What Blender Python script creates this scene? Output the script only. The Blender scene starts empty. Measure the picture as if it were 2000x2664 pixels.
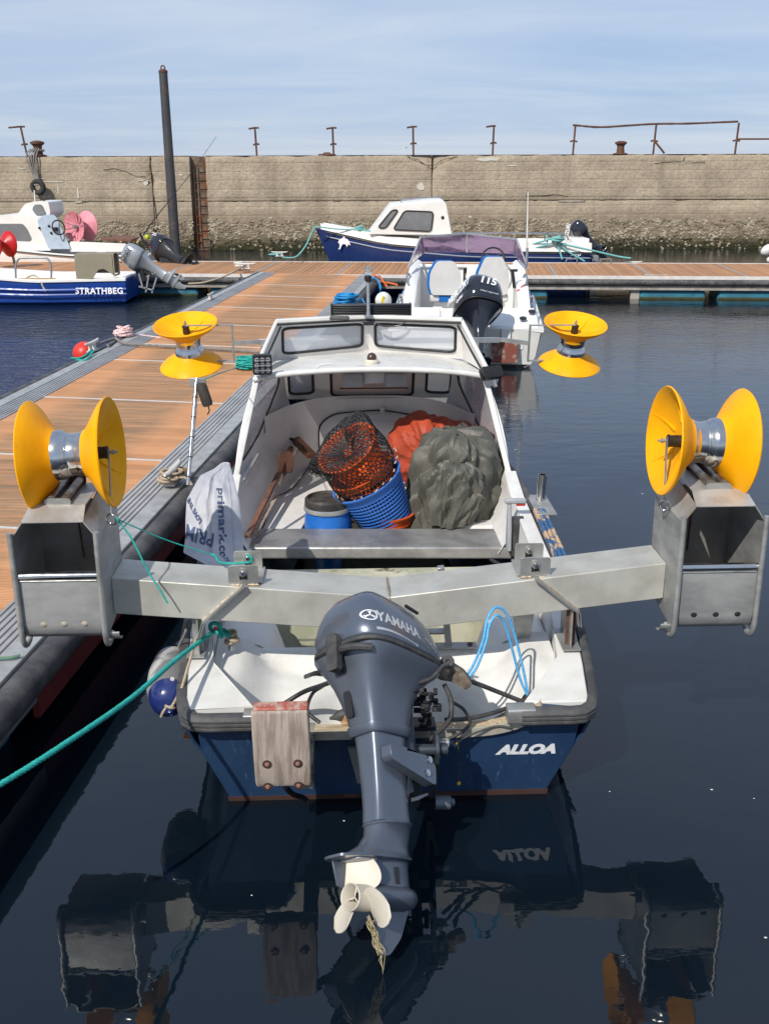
import bpy, math, random
from mathutils import Vector as V, Matrix as M, noise as mnoise
from mathutils.geometry import tessellate_polygon
R = math.radians
PI = math.pi
random.seed(7)
sc = bpy.context.scene
col = sc.collection

# ---------------------------------------------------------------- camera
CAM_H = 2.9
PITCH = math.atan(902 / 2700)
ROLL = R(.2)
cam_d = bpy.data.cameras.new('camera')
cam = bpy.data.objects.new('camera', cam_d)
col.objects.link(cam)
cam_d.sensor_fit = 'VERTICAL'
cam_d.sensor_height = 24
cam_d.lens = 2700 / 2664 * 24
cam_d.clip_start = .05
cam_d.clip_end = 6000
_fw = V((0, math.cos(PITCH), -math.sin(PITCH)))
_u0 = V((0, math.sin(PITCH), math.cos(PITCH)))
_r0 = V((1, 0, 0))
_rt = _r0 * math.cos(ROLL) - _u0 * math.sin(ROLL)
_up = _u0 * math.cos(ROLL) + _r0 * math.sin(ROLL)
cam.matrix_world = M(((_rt.x, _up.x, -_fw.x, 0), (_rt.y, _up.y, -_fw.y, 0), (_rt.z, _up.z, -_fw.z, CAM_H), (0, 0, 0, 1)))
sc.camera = cam

# ---------------------------------------------------------------- light
SUN_EL = 43
SUN_AZ = 210          # compass-like: direction the light comes from, measured from +Y towards +X
w = bpy.data.worlds.new('World')
sc.world = w
w.use_nodes = True
nt = w.node_tree
for n in list(nt.nodes):
    nt.nodes.remove(n)
wo = nt.nodes.new('ShaderNodeOutputWorld')
bg = nt.nodes.new('ShaderNodeBackground')
bg.inputs['Strength'].default_value = .15
sky = nt.nodes.new('ShaderNodeTexSky')
sky.sky_type = 'NISHITA'
sky.sun_disc = False
sky.sun_elevation = R(SUN_EL)
sky.sun_rotation = R(SUN_AZ)
sky.altitude = 0
sky.air_density = 1.0
sky.dust_density = .3
sky.ozone_density = 3.5
# thin cirrus laid over the whole sky
tc = nt.nodes.new('ShaderNodeTexCoord')
sep = nt.nodes.new('ShaderNodeSeparateXYZ')
nt.links.new(tc.outputs['Generated'], sep.inputs[0])
def wmath(op, a, b):
    n = nt.nodes.new('ShaderNodeMath'); n.operation = op
    for i, x in enumerate((a, b)):
        if x is None: continue
        if isinstance(x, (int, float)): n.inputs[i].default_value = x
        else: nt.links.new(x, n.inputs[i])
    return n.outputs[0]
zz = wmath('MAXIMUM', wmath('ADD', sep.outputs[2], .12), .03)
cx = wmath('DIVIDE', sep.outputs[0], zz)
cy = wmath('DIVIDE', sep.outputs[1], zz)
comb = nt.nodes.new('ShaderNodeCombineXYZ')
nt.links.new(cx, comb.inputs[0]); nt.links.new(cy, comb.inputs[1])
mp = nt.nodes.new('ShaderNodeMapping')
mp.inputs['Rotation'].default_value = (0, 0, R(24))
mp.inputs['Scale'].default_value = (.45, 1.15, 1)
nt.links.new(comb.outputs[0], mp.inputs[0])
cn = nt.nodes.new('ShaderNodeTexNoise')
cn.inputs['Scale'].default_value = .8
cn.inputs['Detail'].default_value = 9
cn.inputs['Roughness'].default_value = .58
cn.inputs['Distortion'].default_value = .5
nt.links.new(mp.outputs[0], cn.inputs[0])
cr = nt.nodes.new('ShaderNodeValToRGB')
cr.color_ramp.elements[0].position = .34
cr.color_ramp.elements[0].color = (1.55, 2.12, 3.25, 1)
cr.color_ramp.elements[1].position = .68
cr.color_ramp.elements[1].color = (2.6, 2.95, 3.55, 1)
nt.links.new(cn.outputs[0], cr.inputs[0])
cm = nt.nodes.new('ShaderNodeMixRGB')
cm.inputs[0].default_value = .90
nt.links.new(cr.outputs[0], cm.inputs[2])
nt.links.new(sky.outputs[0], cm.inputs[1])
nt.links.new(cm.outputs[0], bg.inputs[0])
nt.links.new(bg.outputs[0], wo.inputs[0])

sun_d = bpy.data.lights.new('sun', 'SUN')
sun_d.energy = 3.2
sun_d.angle = R(.5)
sun_d.color = (1, .95, .87)
sun = bpy.data.objects.new('sun', sun_d)
col.objects.link(sun)
_s = V((math.sin(R(SUN_AZ)) * math.cos(R(SUN_EL)), math.cos(R(SUN_AZ)) * math.cos(R(SUN_EL)), math.sin(R(SUN_EL))))
sun.rotation_euler = _s.to_track_quat('Z', 'Y').to_euler()
sun.location = (0, 0, 20)
sc.view_settings.view_transform = 'Standard'
sc.view_settings.look = 'None'
sc.view_settings.gamma = 1
sc.view_settings.exposure = .48
sc.view_settings.use_curve_mapping = False
sc.cycles.max_bounces = 8
sc.cycles.transparent_max_bounces = 12

# ---------------------------------------------------------------- helpers
def ray(px, py):
    return _fw + _rt * ((px - 1000) / 2700) - _up * ((py - 1332) / 2700)
def spot(px, py, z=None, Y=None):
    """world point seen at a place in the 2000 x 2664 picture, at height z or distance Y"""
    d = ray(px, py)
    t = (z - CAM_H) / d.z if z is not None else Y / d.y
    return V((0, 0, CAM_H)) + d * t

_mats = {}
def mat(name, c=(.5, .5, .5), rough=.5, metal=0, c2=None, scale=8, amt=.5, lo=.42, hi=.62, bump=0, bscale=None, coord='Object',
        stretch=(1, 1, 1), spec=.5, coat=0, c3=None, c3scale=3, c3lo=.58, c3hi=.66, trans=0, ior=1.45, alpha=1, rvar=.12, emit=None, detail=6, rand=0):
    """procedural material: base colour, a second colour in soft patches, a third one in hard-edged wear, fine relief"""
    if name in _mats: return _mats[name]
    m = bpy.data.materials.new(name); _mats[name] = m
    m.use_nodes = True
    t = m.node_tree; N = t.nodes; Lk = t.links
    b = N['Principled BSDF']
    tcn = N.new('ShaderNodeTexCoord') if coord != 'World' else N.new('ShaderNodeNewGeometry')
    out = tcn.outputs[coord] if coord != 'World' else tcn.outputs['Position']
    mpn = N.new('ShaderNodeMapping'); mpn.inputs['Scale'].default_value = stretch
    Lk.new(out, mpn.inputs[0])
    def nz(s, d=detail, rg=.6):
        n = N.new('ShaderNodeTexNoise'); n.inputs['Scale'].default_value = s; n.inputs['Detail'].default_value = d; n.inputs['Roughness'].default_value = rg
        Lk.new(mpn.outputs[0], n.inputs[0]); return n.outputs[0]
    def rmp(s, a, bb, v0=0, v1=1):
        n = N.new('ShaderNodeMapRange'); n.inputs[1].default_value = a; n.inputs[2].default_value = bb; n.inputs[3].default_value = v0; n.inputs[4].default_value = v1
        Lk.new(s, n.inputs[0]); return n.outputs[0]
    if c2 is None: c2 = tuple(x * .72 for x in c)
    mx = N.new('ShaderNodeMixRGB'); mx.inputs[1].default_value = (*c, 1); mx.inputs[2].default_value = (*c2, 1)
    Lk.new(rmp(nz(scale), lo, hi, 0, amt), mx.inputs[0])
    cur = mx.outputs[0]
    if c3:
        m3 = N.new('ShaderNodeMixRGB'); m3.inputs[2].default_value = (*c3, 1)
        Lk.new(cur, m3.inputs[1]); Lk.new(rmp(nz(c3scale, 9, .68), c3lo, c3hi), m3.inputs[0]); cur = m3.outputs[0]
    if rand:
        oi = N.new('ShaderNodeObjectInfo'); hs = N.new('ShaderNodeHueSaturation')
        Lk.new(rmp(oi.outputs['Random'], 0, 1, 1 - rand, 1 + rand), hs.inputs['Value']); Lk.new(cur, hs.inputs['Color']); cur = hs.outputs[0]
    Lk.new(cur, b.inputs['Base Color'])
    b.inputs['Metallic'].default_value = metal
    Lk.new(rmp(nz(scale * 2.3), .3, .7, max(0, rough - rvar), min(1, rough + rvar)), b.inputs['Roughness'])
    b.inputs['Specular IOR Level'].default_value = spec
    b.inputs['IOR'].default_value = ior
    b.inputs['Coat Weight'].default_value = coat
    b.inputs['Coat Roughness'].default_value = .08
    b.inputs['Transmission Weight'].default_value = trans
    b.inputs['Alpha'].default_value = alpha
    if emit: b.inputs['Emission Color'].default_value = (*emit, 1); b.inputs['Emission Strength'].default_value = 1
    if bump:
        bn = N.new('ShaderNodeBump'); bn.inputs['Strength'].default_value = 1; bn.inputs['Distance'].default_value = bump
        Lk.new(nz(bscale or scale * 3), bn.inputs['Height']); Lk.new(bn.outputs[0], b.inputs['Normal'])
    return m

class MB:
    def __init__(s): s.v = []; s.f = []; s.m = []; s.k = 0
    def add(s, vs, fs):
        o = len(s.v); s.v += [V(p) for p in vs]
        for f in fs: s.f.append([i + o for i in f]); s.m.append(s.k)
        return s
    def mi(s, k): s.k = k; return s
    def hexa(s, p):
        """eight points: bottom ring 0-3, top ring 4-7"""
        return s.add(p, [(3, 2, 1, 0), (4, 5, 6, 7), (0, 1, 5, 4), (1, 2, 6, 5), (2, 3, 7, 6), (3, 0, 4, 7)])
    def box(s, c, d, rot=None):
        c = V(c); x, y, z = d[0] / 2, d[1] / 2, d[2] / 2
        p = [V((-x, -y, -z)), V((x, -y, -z)), V((x, y, -z)), V((-x, y, -z)), V((-x, -y, z)), V((x, -y, z)), V((x, y, z)), V((-x, y, z))]
        if rot is not None: p = [rot @ q for q in p]
        return s.hexa([c + q for q in p])
    def bb(s, a, b):
        return s.box([(a[i] + b[i]) / 2 for i in range(3)], [abs(b[i] - a[i]) for i in range(3)])
    def rings(s, rs, closed=True, caps=True, loop=False):
        n = len(rs[0]); vs = [p for r in rs for p in r]; fs = []
        m = len(rs)
        for i in range(m if loop else m - 1):
            a = i * n; b = ((i + 1) % m) * n
            for j in range(n if closed else n - 1):
                k = (j + 1) % n
                fs.append((a + j, a + k, b + k, b + j))
        if caps and closed and not loop:
            fs.append(tuple(range(n - 1, -1, -1))); fs.append(tuple((m - 1) * n + i for i in range(n)))
        return s.add(vs, fs)
    def tube(s, pts, r, n=8, closed=False, caps=True, flat=1):
        pts = [V(p) for p in pts]
        rs = []; m = len(pts); prev = None
        for i, p in enumerate(pts):
            a = pts[(i - 1) % m] if (closed or i > 0) else p
            b = pts[(i + 1) % m] if (closed or i < m - 1) else p
            t = (b - a).normalized() if (b - a).length > 1e-9 else V((0, 0, 1))
            if prev is None:
                u = t.orthogonal().normalized() if abs(t.z) > .95 else V((0, 0, 1)).cross(t).normalized()
            else:
                u = prev - t * prev.dot(t)
                u = u.normalized() if u.length > 1e-6 else t.orthogonal().normalized()
            prev = u; w_ = t.cross(u)
            rr = r[i] if isinstance(r, (list, tuple)) else r
            rs.append([p + u * (rr * math.cos(2 * PI * j / n)) + w_ * (rr * flat * math.sin(2 * PI * j / n)) for j in range(n)])
        return s.rings(rs, True, caps, closed)
    def cyl(s, a, b, r, r2=None, n=16): return s.tube([a, b], [r, r if r2 is None else r2], n)
    def bar(s, a, b, w_, h, up=(0, 0, 1)):
        """rectangular bar from a to b"""
        a = V(a); b = V(b); t = (b - a).normalized(); u = V(up); u = (u - t * u.dot(t)).normalized(); x = t.cross(u)
        q = [x * (-w_ / 2) - u * (h / 2), x * (w_ / 2) - u * (h / 2), x * (w_ / 2) + u * (h / 2), x * (-w_ / 2) + u * (h / 2)]
        return s.rings([[a + k for k in q], [b + k for k in q]])
    def lathe(s, prof, o=(0, 0, 0), ax=(0, 0, 1), n=32, closed=False, sx=1):
        """profile of (radius, height along the axis)"""
        o = V(o); ax = V(ax).normalized(); u = ax.orthogonal().normalized(); w_ = ax.cross(u)
        rs = [[o + ax * h + (u * math.cos(2 * PI * j / n) * sx + w_ * math.sin(2 * PI * j / n)) * r for j in range(n)] for r, h in prof]
        return s.rings(rs, True, not closed, closed)
    def sphere(s, c, r, n=16, m=10, sc_=(1, 1, 1), rot=None):
        pr = [(math.sin(PI * i / m) * r + 1e-5, -math.cos(PI * i / m) * r) for i in range(m + 1)]
        k = len(s.v); s.lathe(pr, (0, 0, 0), (0, 0, 1), n)
        for i in range(k, len(s.v)):
            p = V((s.v[i].x * sc_[0], s.v[i].y * sc_[1], s.v[i].z * sc_[2]))
            if rot is not None: p = rot @ p
            s.v[i] = V(c) + p
        return s
    def plate(s, outer, holes, fn, th):
        """flat plate with holes; fn(u, v, w) maps to space, w runs 0..th"""
        polys = [[V((p[0], p[1], 0)) for p in pl] for pl in [outer] + list(holes)]
        flat = [p for pl in polys for p in pl]
        tr = tessellate_polygon(polys)
        n = len(flat)
        vs = [fn(p.x, p.y, 0) for p in flat] + [fn(p.x, p.y, th) for p in flat]
        fs = []
        for a, b, c in tr:
            ar = (flat[b] - flat[a]).cross(flat[c] - flat[a]).z
            if ar < 0: a, b, c = a, c, b
            fs.append((a, c, b)); fs.append((a + n, b + n, c + n))
        o = 0
        for pl in polys:
            k = len(pl)
            for i in range(k):
                j = (i + 1) % k; fs.append((o + i, o + j, o + j + n, o + i + n))
            o += k
        return s.add(vs, fs)
    def prism(s, poly, fn, th): return s.plate(poly, [], fn, th)
    def grid(s, nu, nv, fn, th=None):
        """surface; th gives it a thickness along its normals"""
        P = [[V(fn(i / nu, j / nv)) for j in range(nv + 1)] for i in range(nu + 1)]
        k = nv + 1
        fs = [(i * k + j, (i + 1) * k + j, (i + 1) * k + j + 1, i * k + j + 1) for i in range(nu) for j in range(nv)]
        flat = [p for r_ in P for p in r_]
        if th is None: return s.add(flat, fs)
        nr = []
        for i in range(nu + 1):
            for j in range(nv + 1):
                a = P[min(i + 1, nu)][j] - P[max(i - 1, 0)][j]; b = P[i][min(j + 1, nv)] - P[i][max(j - 1, 0)]
                q = a.cross(b); nr.append(q.normalized() if q.length > 1e-12 else V((0, 0, 1)))
        n = len(flat)
        vs = flat + [p - q * th for p, q in zip(flat, nr)]
        fs2 = list(fs) + [tuple(x + n for x in reversed(f)) for f in fs]
        rim = [(i, 0) for i in range(nu + 1)] + [(nu, j) for j in range(1, nv + 1)] + [(i, nv) for i in range(nu - 1, -1, -1)] + [(0, j) for j in range(nv - 1, 0, -1)]
        rim = [a * k + b for a, b in rim]
        for i in range(len(rim)):
            a, b = rim[i], rim[(i + 1) % len(rim)]; fs2.append((a, a + n, b + n, b))
        return s.add(vs, fs2)
    def build(s, name, mats, parent=None, ang=35, bevel=0, seg=2, sub=0, label=None, wob=0):
        me = bpy.data.meshes.new(name)
        me.from_pydata([tuple(p) for p in s.v], [], s.f)
        if not isinstance(mats, (list, tuple)): mats = [mats]
        for m_ in mats: me.materials.append(m_)
        me.polygons.foreach_set('material_index', s.m)
        me.polygons.foreach_set('use_smooth', [True] * len(s.f))
        me.update()
        me.set_sharp_from_angle(angle=R(ang))
        o = bpy.data.objects.new(name, me); col.objects.link(o)
        if parent is not None: o.parent = parent
        if bevel:
            md = o.modifiers.new('bevel', 'BEVEL'); md.width = bevel; md.segments = seg; md.limit_method = 'ANGLE'; md.angle_limit = R(40); md.harden_normals = False
        if sub:
            md = o.modifiers.new('sub', 'SUBSURF'); md.levels = sub; md.render_levels = sub
        if label: o['label'] = label
        return o

def tag(o, label, cat, group=None):
    o['label'] = label; o['category'] = cat
    if group: o['group'] = group
    return o
def thing(name, label, cat, loc=(0, 0, 0), rz=0, group=None, rot=None):
    o = bpy.data.objects.new(name, None); col.objects.link(o); o.location = loc
    o.rotation_euler = rot if rot else (0, 0, rz)
    o.empty_display_size = .1
    return tag(o, label, cat, group)
def stuff(o): o['kind'] = 'stuff'; return o
def struct(o): o['kind'] = 'structure'; return o
def copy_tree(o, parent=None):
    c = o.copy(); col.objects.link(c)
    if parent is not None: c.parent = parent
    for ch in [x for x in KIDS(o)]: copy_tree(ch, c)
    return c
def KIDS(o): return [x for x in bpy.data.objects if x.parent == o]
def reuse(src, parent, loc=(0, 0, 0), rot=(0, 0, 0), scale=None):
    c = src.copy(); col.objects.link(c); c.parent = parent; c.location = loc; c.rotation_euler = rot
    if scale: c.scale = scale
    return c
def curve(pts, n=8):
    """Catmull-Rom through the points"""
    P = [V(p) for p in pts]; out = []
    for i in range(len(P) - 1):
        a = P[i - 1] if i else P[0] * 2 - P[1]; b = P[i]; c = P[i + 1]; d = P[i + 2] if i + 2 < len(P) else P[-1] * 2 - P[-2]
        for k in range(n):
            t = k / n
            out.append(.5 * ((2 * b) + (c - a) * t + (2 * a - 5 * b + 4 * c - d) * t * t + (3 * b - a - 3 * c + d) * t ** 3))
    out.append(P[-1]); return out
def lerp(a, b, t): return a + (b - a) * t
def interp(t, ks):
    if t <= ks[0][0]: return ks[0][1]
    for (a, va), (b, vb) in zip(ks, ks[1:]):
        if t <= b: return lerp(va, vb, (t - a) / (b - a))
    return ks[-1][1]
def sm(t): t = max(0, min(1, t)); return t * t * (3 - 2 * t)
def rrect(x0, y0, x1, y1, r, n=5):
    out = []
    for cx_, cy_, a0 in ((x1 - r, y0 + r, -90), (x1 - r, y1 - r, 0), (x0 + r, y1 - r, 90), (x0 + r, y0 + r, 180)):
        for i in range(n + 1):
            a = R(a0 + 90 * i / n); out.append((cx_ + r * math.cos(a), cy_ + r * math.sin(a)))
    return out
def rpoly(pts, r, n=4):
    """polygon with rounded corners (counter-clockwise)"""
    out = []; m = len(pts)
    for i in range(m):
        p = V((*pts[i], 0)); a = V((*pts[i - 1], 0)); b = V((*pts[(i + 1) % m], 0))
        da = (a - p); db = (b - p); k = min(r, da.length * .45, db.length * .45)
        s0 = p + da.normalized() * k; s1 = p + db.normalized() * k
        for j in range(n + 1):
            t = j / n; q = s0 * (1 - t) ** 2 + p * (2 * t * (1 - t)) + s1 * t * t; out.append((q.x, q.y))
    return out
def inset(poly, d):
    m = len(poly); out = []
    for i in range(m):
        a, p, b = V((*poly[i - 1], 0)), V((*poly[i], 0)), V((*poly[(i + 1) % m], 0))
        e = (p - a); f = (b - p)
        if e.length < 1e-9: e = f
        if f.length < 1e-9: f = e
        n1 = V((-e.y, e.x, 0)).normalized(); n2 = V((-f.y, f.x, 0)).normalized()
        nn = (n1 + n2); nn = nn.normalized() if nn.length > 1e-6 else n1
        out.append((p.x + nn.x * d, p.y + nn.y * d))
    return out
def text_mesh(body, size, mtl, parent, mx, name='lettering', bold=.0, shear=0, ext=.002, sx=1, spacing=1):
    cu = bpy.data.curves.new(name, 'FONT'); cu.body = body; cu.size = size; cu.offset = bold; cu.shear = shear; cu.extrude = ext
    cu.align_x = 'CENTER'; cu.align_y = 'CENTER'; cu.resolution_u = 4; cu.space_character = spacing
    t_ = bpy.data.objects.new(name, cu); col.objects.link(t_)
    dg = bpy.context.evaluated_depsgraph_get()
    me = bpy.data.meshes.new_from_object(t_.evaluated_get(dg))
    bpy.data.objects.remove(t_); bpy.data.curves.remove(cu)
    me.materials.clear(); me.materials.append(mtl)
    for v_ in me.vertices: v_.co.x *= sx
    o = bpy.data.objects.new(name, me); col.objects.link(o); o.parent = parent; o.matrix_local = mx
    return o
def trinoise(x, y, seed=0):
    """noise made of flat triangles: creases like crumpled sheet"""
    s = (x + y) * .366; i, j = math.floor(x + s), math.floor(y + s); t = (i + j) * .2113
    fx, fy = x - (i - t), y - (j - t)
    def hsh(a, b): q = math.sin(a * 127.1 + b * 311.7 + seed * 74.7) * 43758.5453; return q - math.floor(q)
    if fx > fy: c = ((0, 0), (1, 0), (1, 1))
    else: c = ((0, 0), (0, 1), (1, 1))
    # barycentric in the skewed cell
    sx = fx + (fx + fy) * .366; sy = fy + (fx + fy) * .366
    if fx > fy: w_ = (1 - sx, sx - sy, sy)
    else: w_ = (1 - sy, sy - sx, sx)
    return sum(k * hsh(i + a, j + b) for k, (a, b) in zip(w_, c)) - .5
def frame3(o, x, y):
    """matrix with origin o, x and y directions (z follows)"""
    x = V(x).normalized(); y = V(y); y = (y - x * y.dot(x)).normalized(); z = x.cross(y); o = V(o)
    return M(((x.x, y.x, z.x, o.x), (x.y, y.y, z.y, o.y), (x.z, y.z, z.z, o.z), (0, 0, 0, 1)))
def rope(name, pts, r, mtl, parent=None, n=8, seg=8, lay=0):
    """rope; lay > 0 gives three visible twisted strands"""
    P = curve(pts, seg); mb = MB()
    if not lay: mb.tube(P, r, n)
    else:
        # resample evenly
        L_ = [0]
        for a, b in zip(P, P[1:]): L_.append(L_[-1] + (b - a).length)
        st = max(6, int(L_[-1] / (lay / 7))); Q = []; j = 0
        for i in range(st + 1):
            d = L_[-1] * i / st
            while j < len(P) - 2 and L_[j + 1] < d: j += 1
            t = (d - L_[j]) / max(1e-9, L_[j + 1] - L_[j]); Q.append(P[j].lerp(P[j + 1], t))
        for k in range(3):
            S = []; u = None
            for i, p in enumerate(Q):
                tt = (Q[min(i + 1, st)] - Q[max(i - 1, 0)]).normalized()
                u = (V((0, 0, 1)).cross(tt).normalized() if abs(tt.z) < .95 else tt.orthogonal().normalized()) if u is None else (u - tt * u.dot(tt)).normalized()
                w_ = tt.cross(u); a = 2 * PI * (L_[-1] * i / st / lay + k / 3)
                S.append(p + (u * math.cos(a) + w_ * math.sin(a)) * r * .5)
            mb.tube(S, r * .56, 6)
    return mb.build(name, mtl, parent, 60)

# ---------------------------------------------------------------- materials
def stain(m, col3, scale, lo, hi): pass
WHITE = mat('white_gelcoat', (.68, .67, .635), .34, c2=(.56, .545, .50), scale=5, amt=.7, bump=.0006, bscale=60, c3=(.48, .43, .36), c3scale=14, c3lo=.70, c3hi=.78)
WHITE2 = mat('white_liner', (.72, .70, .67), .5, c2=(.60, .57, .54), scale=3, amt=.7, bump=.0012, bscale=25, c3=(.42, .36, .30), c3scale=9, c3lo=.69, c3hi=.78)
NAVY = mat('navy_hull_paint', (.015, .040, .095), .36, c2=(.022, .054, .12), scale=3, amt=.7, bump=.0008, bscale=30, c3=(.10, .16, .26), c3scale=14, c3lo=.60, c3hi=.78, stretch=(1.6, 1, .5))
RUB = mat('black_rubber', (.035, .035, .037), .6, c2=(.07, .068, .064), scale=20, amt=.8, bump=.001)
RUBW = mat('worn_rubber', (.05, .05, .052), .65, c2=(.12, .115, .11), scale=6, amt=.7, bump=.002, c3=(.25, .24, .22), c3scale=10, c3lo=.70, c3hi=.78)
BLK = mat('black_plastic', (.02, .02, .022), .4)
SEAL = mat('black_sealant', (.018, .018, .018), .55, bump=.002, bscale=40)
STEEL = mat('stainless_steel', (.52, .51, .48), .36, .75, c2=(.38, .37, .34), scale=7, amt=.7, bump=.0006, bscale=60, c3=(.62, .61, .58), c3scale=30, c3lo=.68, c3hi=.75, rvar=.1)
STEELD = mat('weathered_steel_plate', (.42, .42, .40), .45, .55, c2=(.27, .27, .255), scale=5, amt=.8, bump=.0008, bscale=45, c3=(.30, .21, .13), c3scale=11, c3lo=.67, c3hi=.76, rvar=.1, stretch=(1, 1, 2.5))
POL = mat('polished_steel', (.62, .61, .59), .16, 1, c2=(.45, .43, .40), scale=9, amt=.6, rvar=.06)
GALV = mat('galvanised_metal', (.36, .38, .40), .5, .6, c2=(.27, .29, .30), scale=12, amt=.8, bump=.0006)
WELD = mat('weld_bead', (.42, .30, .18), .5, .8, c2=(.60, .55, .45), scale=60, amt=1, bump=.004, bscale=120)
RUST = mat('rusty_iron', (.13, .060, .036), .85, c2=(.07, .035, .026), scale=6, amt=1, bump=.006, bscale=22, c3=(.22, .10, .05), c3scale=9)
YEL = mat('orange_yellow_plastic', (.93, .42, .002), .48, spec=.22, c2=(.82, .34, .002), scale=4, amt=.8, bump=.0006, bscale=40, c3=(.50, .24, .05), c3scale=7, c3lo=.63, c3hi=.78)
GLASS = mat('hazy_perspex', (.72, .74, .78), .22, c2=(.62, .66, .72), scale=3, rvar=.08, alpha=.42)
TEAL = mat('teal_rope', (.018, .36, .31), .75, c2=(.012, .24, .21), scale=40, amt=.8)
BLUER = mat('blue_rope', (.012, .25, .56), .6, c2=(.01, .15, .36), scale=60, amt=.8)
BEIGER = mat('natural_rope', (.42, .34, .24), .85, c2=(.27, .21, .15), scale=50, amt=.8)
GREYR = mat('grey_rope', (.24, .23, .21), .85, c2=(.13, .12, .11), scale=40, amt=.8)
PINKR = mat('pink_white_rope', (.66, .28, .27), .8, c2=(.75, .70, .66), scale=60, amt=1, lo=.48, hi=.52)
ORR = mat('orange_rope', (.75, .16, .03), .7)
LIGHT = mat('white_print', (.82, .83, .84), .45, c2=(.7, .71, .72), scale=30)
WOODG = mat('weathered_wood', (.40, .33, .27), .8, c2=(.24, .18, .14), scale=7, amt=.9, bump=.004, bscale=18, stretch=(7, 7, .7), c3=(.30, .10, .07), c3scale=3.5, c3lo=.55, c3hi=.70)
WOODR = mat('old_red_wood', (.20, .085, .05), .75, c2=(.11, .06, .04), scale=9, amt=.9, bump=.004, stretch=(1, 1, .3))

# ================================================================ WATER
def water_mat():
    m = bpy.data.materials.new('harbour_water'); m.use_nodes = True
    t = m.node_tree; N = t.nodes; Lk = t.links; b = N['Principled BSDF']
    b.inputs['Base Color'].default_value = (.003, .007, .012, 1)
    b.inputs['Roughness'].default_value = .015
    b.inputs['IOR'].default_value = 1.52
    g = N.new('ShaderNodeNewGeometry')
    def mapped(sc_, rz=0):
        mp_ = N.new('ShaderNodeMapping'); mp_.inputs['Scale'].default_value = sc_; mp_.inputs['Rotation'].default_value = (0, 0, rz)
        Lk.new(g.outputs['Position'], mp_.inputs[0]); return mp_.outputs[0]
    def nz(v_, s, d, rg=.55, dist=0):
        n = N.new('ShaderNodeTexNoise'); n.inputs['Scale'].default_value = s; n.inputs['Detail'].default_value = d
        n.inputs['Roughness'].default_value = rg; n.inputs['Distortion'].default_value = dist; Lk.new(v_, n.inputs[0]); return n.outputs[0]
    def mth(op, a, b_):
        n = N.new('ShaderNodeMath'); n.operation = op
        for i, x in enumerate((a, b_)):
            if isinstance(x, (int, float)): n.inputs[i].default_value = x
            else: Lk.new(x, n.inputs[i])
        return n.outputs[0]
    def rng(v_, a, b_, c, d):
        n = N.new('ShaderNodeMapRange'); n.interpolation_type = 'SMOOTHSTEP'
        for i, x in enumerate((a, b_, c, d)): n.inputs[i + 1].default_value = x
        Lk.new(v_, n.inputs[0]); return n.outputs[0]
    sp = N.new('ShaderNodeSeparateXYZ'); Lk.new(g.outputs['Position'], sp.inputs[0])
    # ripples: open basin rougher, lee of the pontoon calm
    left = mth('MULTIPLY', rng(sp.outputs[0], -4.2, -3.2, 2.6, 0), rng(sp.outputs[1], 8, 12, 0, 1))
    mid = mth('MULTIPLY', rng(sp.outputs[1], 6.5, 17, .04, .5), rng(nz(mapped((.14, .30, 1)), 1, 3), .3, .7, .35, 1))
    amp = mth('MAXIMUM', left, mid)
    a1 = nz(mapped((.8, 1.9, 1), .15), 3.4, 4, .6, .4)
    a2 = nz(mapped((1, 1.7, 1), -.35), 1.1, 3, .5, .3)
    a3 = nz(mapped((1, 1.5, 1), .5), 14, 2, .5)
    h = mth('ADD', mth('MULTIPLY', mth('ADD', mth('MULTIPLY', a1, .020), mth('MULTIPLY', a3, .0022)), amp), mth('MULTIPLY', a2, .0045))
    h = mth('ADD', h, mth('MULTIPLY', nz(mapped((1, 1.3, 1)), 5.5, 2), .0007))
    bn = N.new('ShaderNodeBump'); bn.inputs['Strength'].default_value = 1; bn.inputs['Distance'].default_value = 1
    Lk.new(h, bn.inputs['Height']); Lk.new(bn.outputs[0], b.inputs['Normal'])
    return m
WATER = water_mat()
struct(MB().add([(-400, -60, 0), (400, -60, 0), (400, 900, 0), (-400, 900, 0)], [(0, 1, 2, 3)]).build('harbour_water', WATER))
FOAM = mat('foam_fleck', (.6, .6, .56), .7)
mb = MB()
for px, py in [(895, 2136), (1585, 2060), (1850, 2055), (1960, 2078), (1990, 2440), (1670, 1285), (655, 2330), (1340, 1170)]:
    p = spot(px, py, z=0); r = random.uniform(.003, .0065)
    if py < 1400: r *= 1.5
    mb.sphere((p.x, p.y, .002), r, 7, 4, (1.4, 1, .35))
stuff(mb.build('floating_foam_flecks', FOAM)); 

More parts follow.
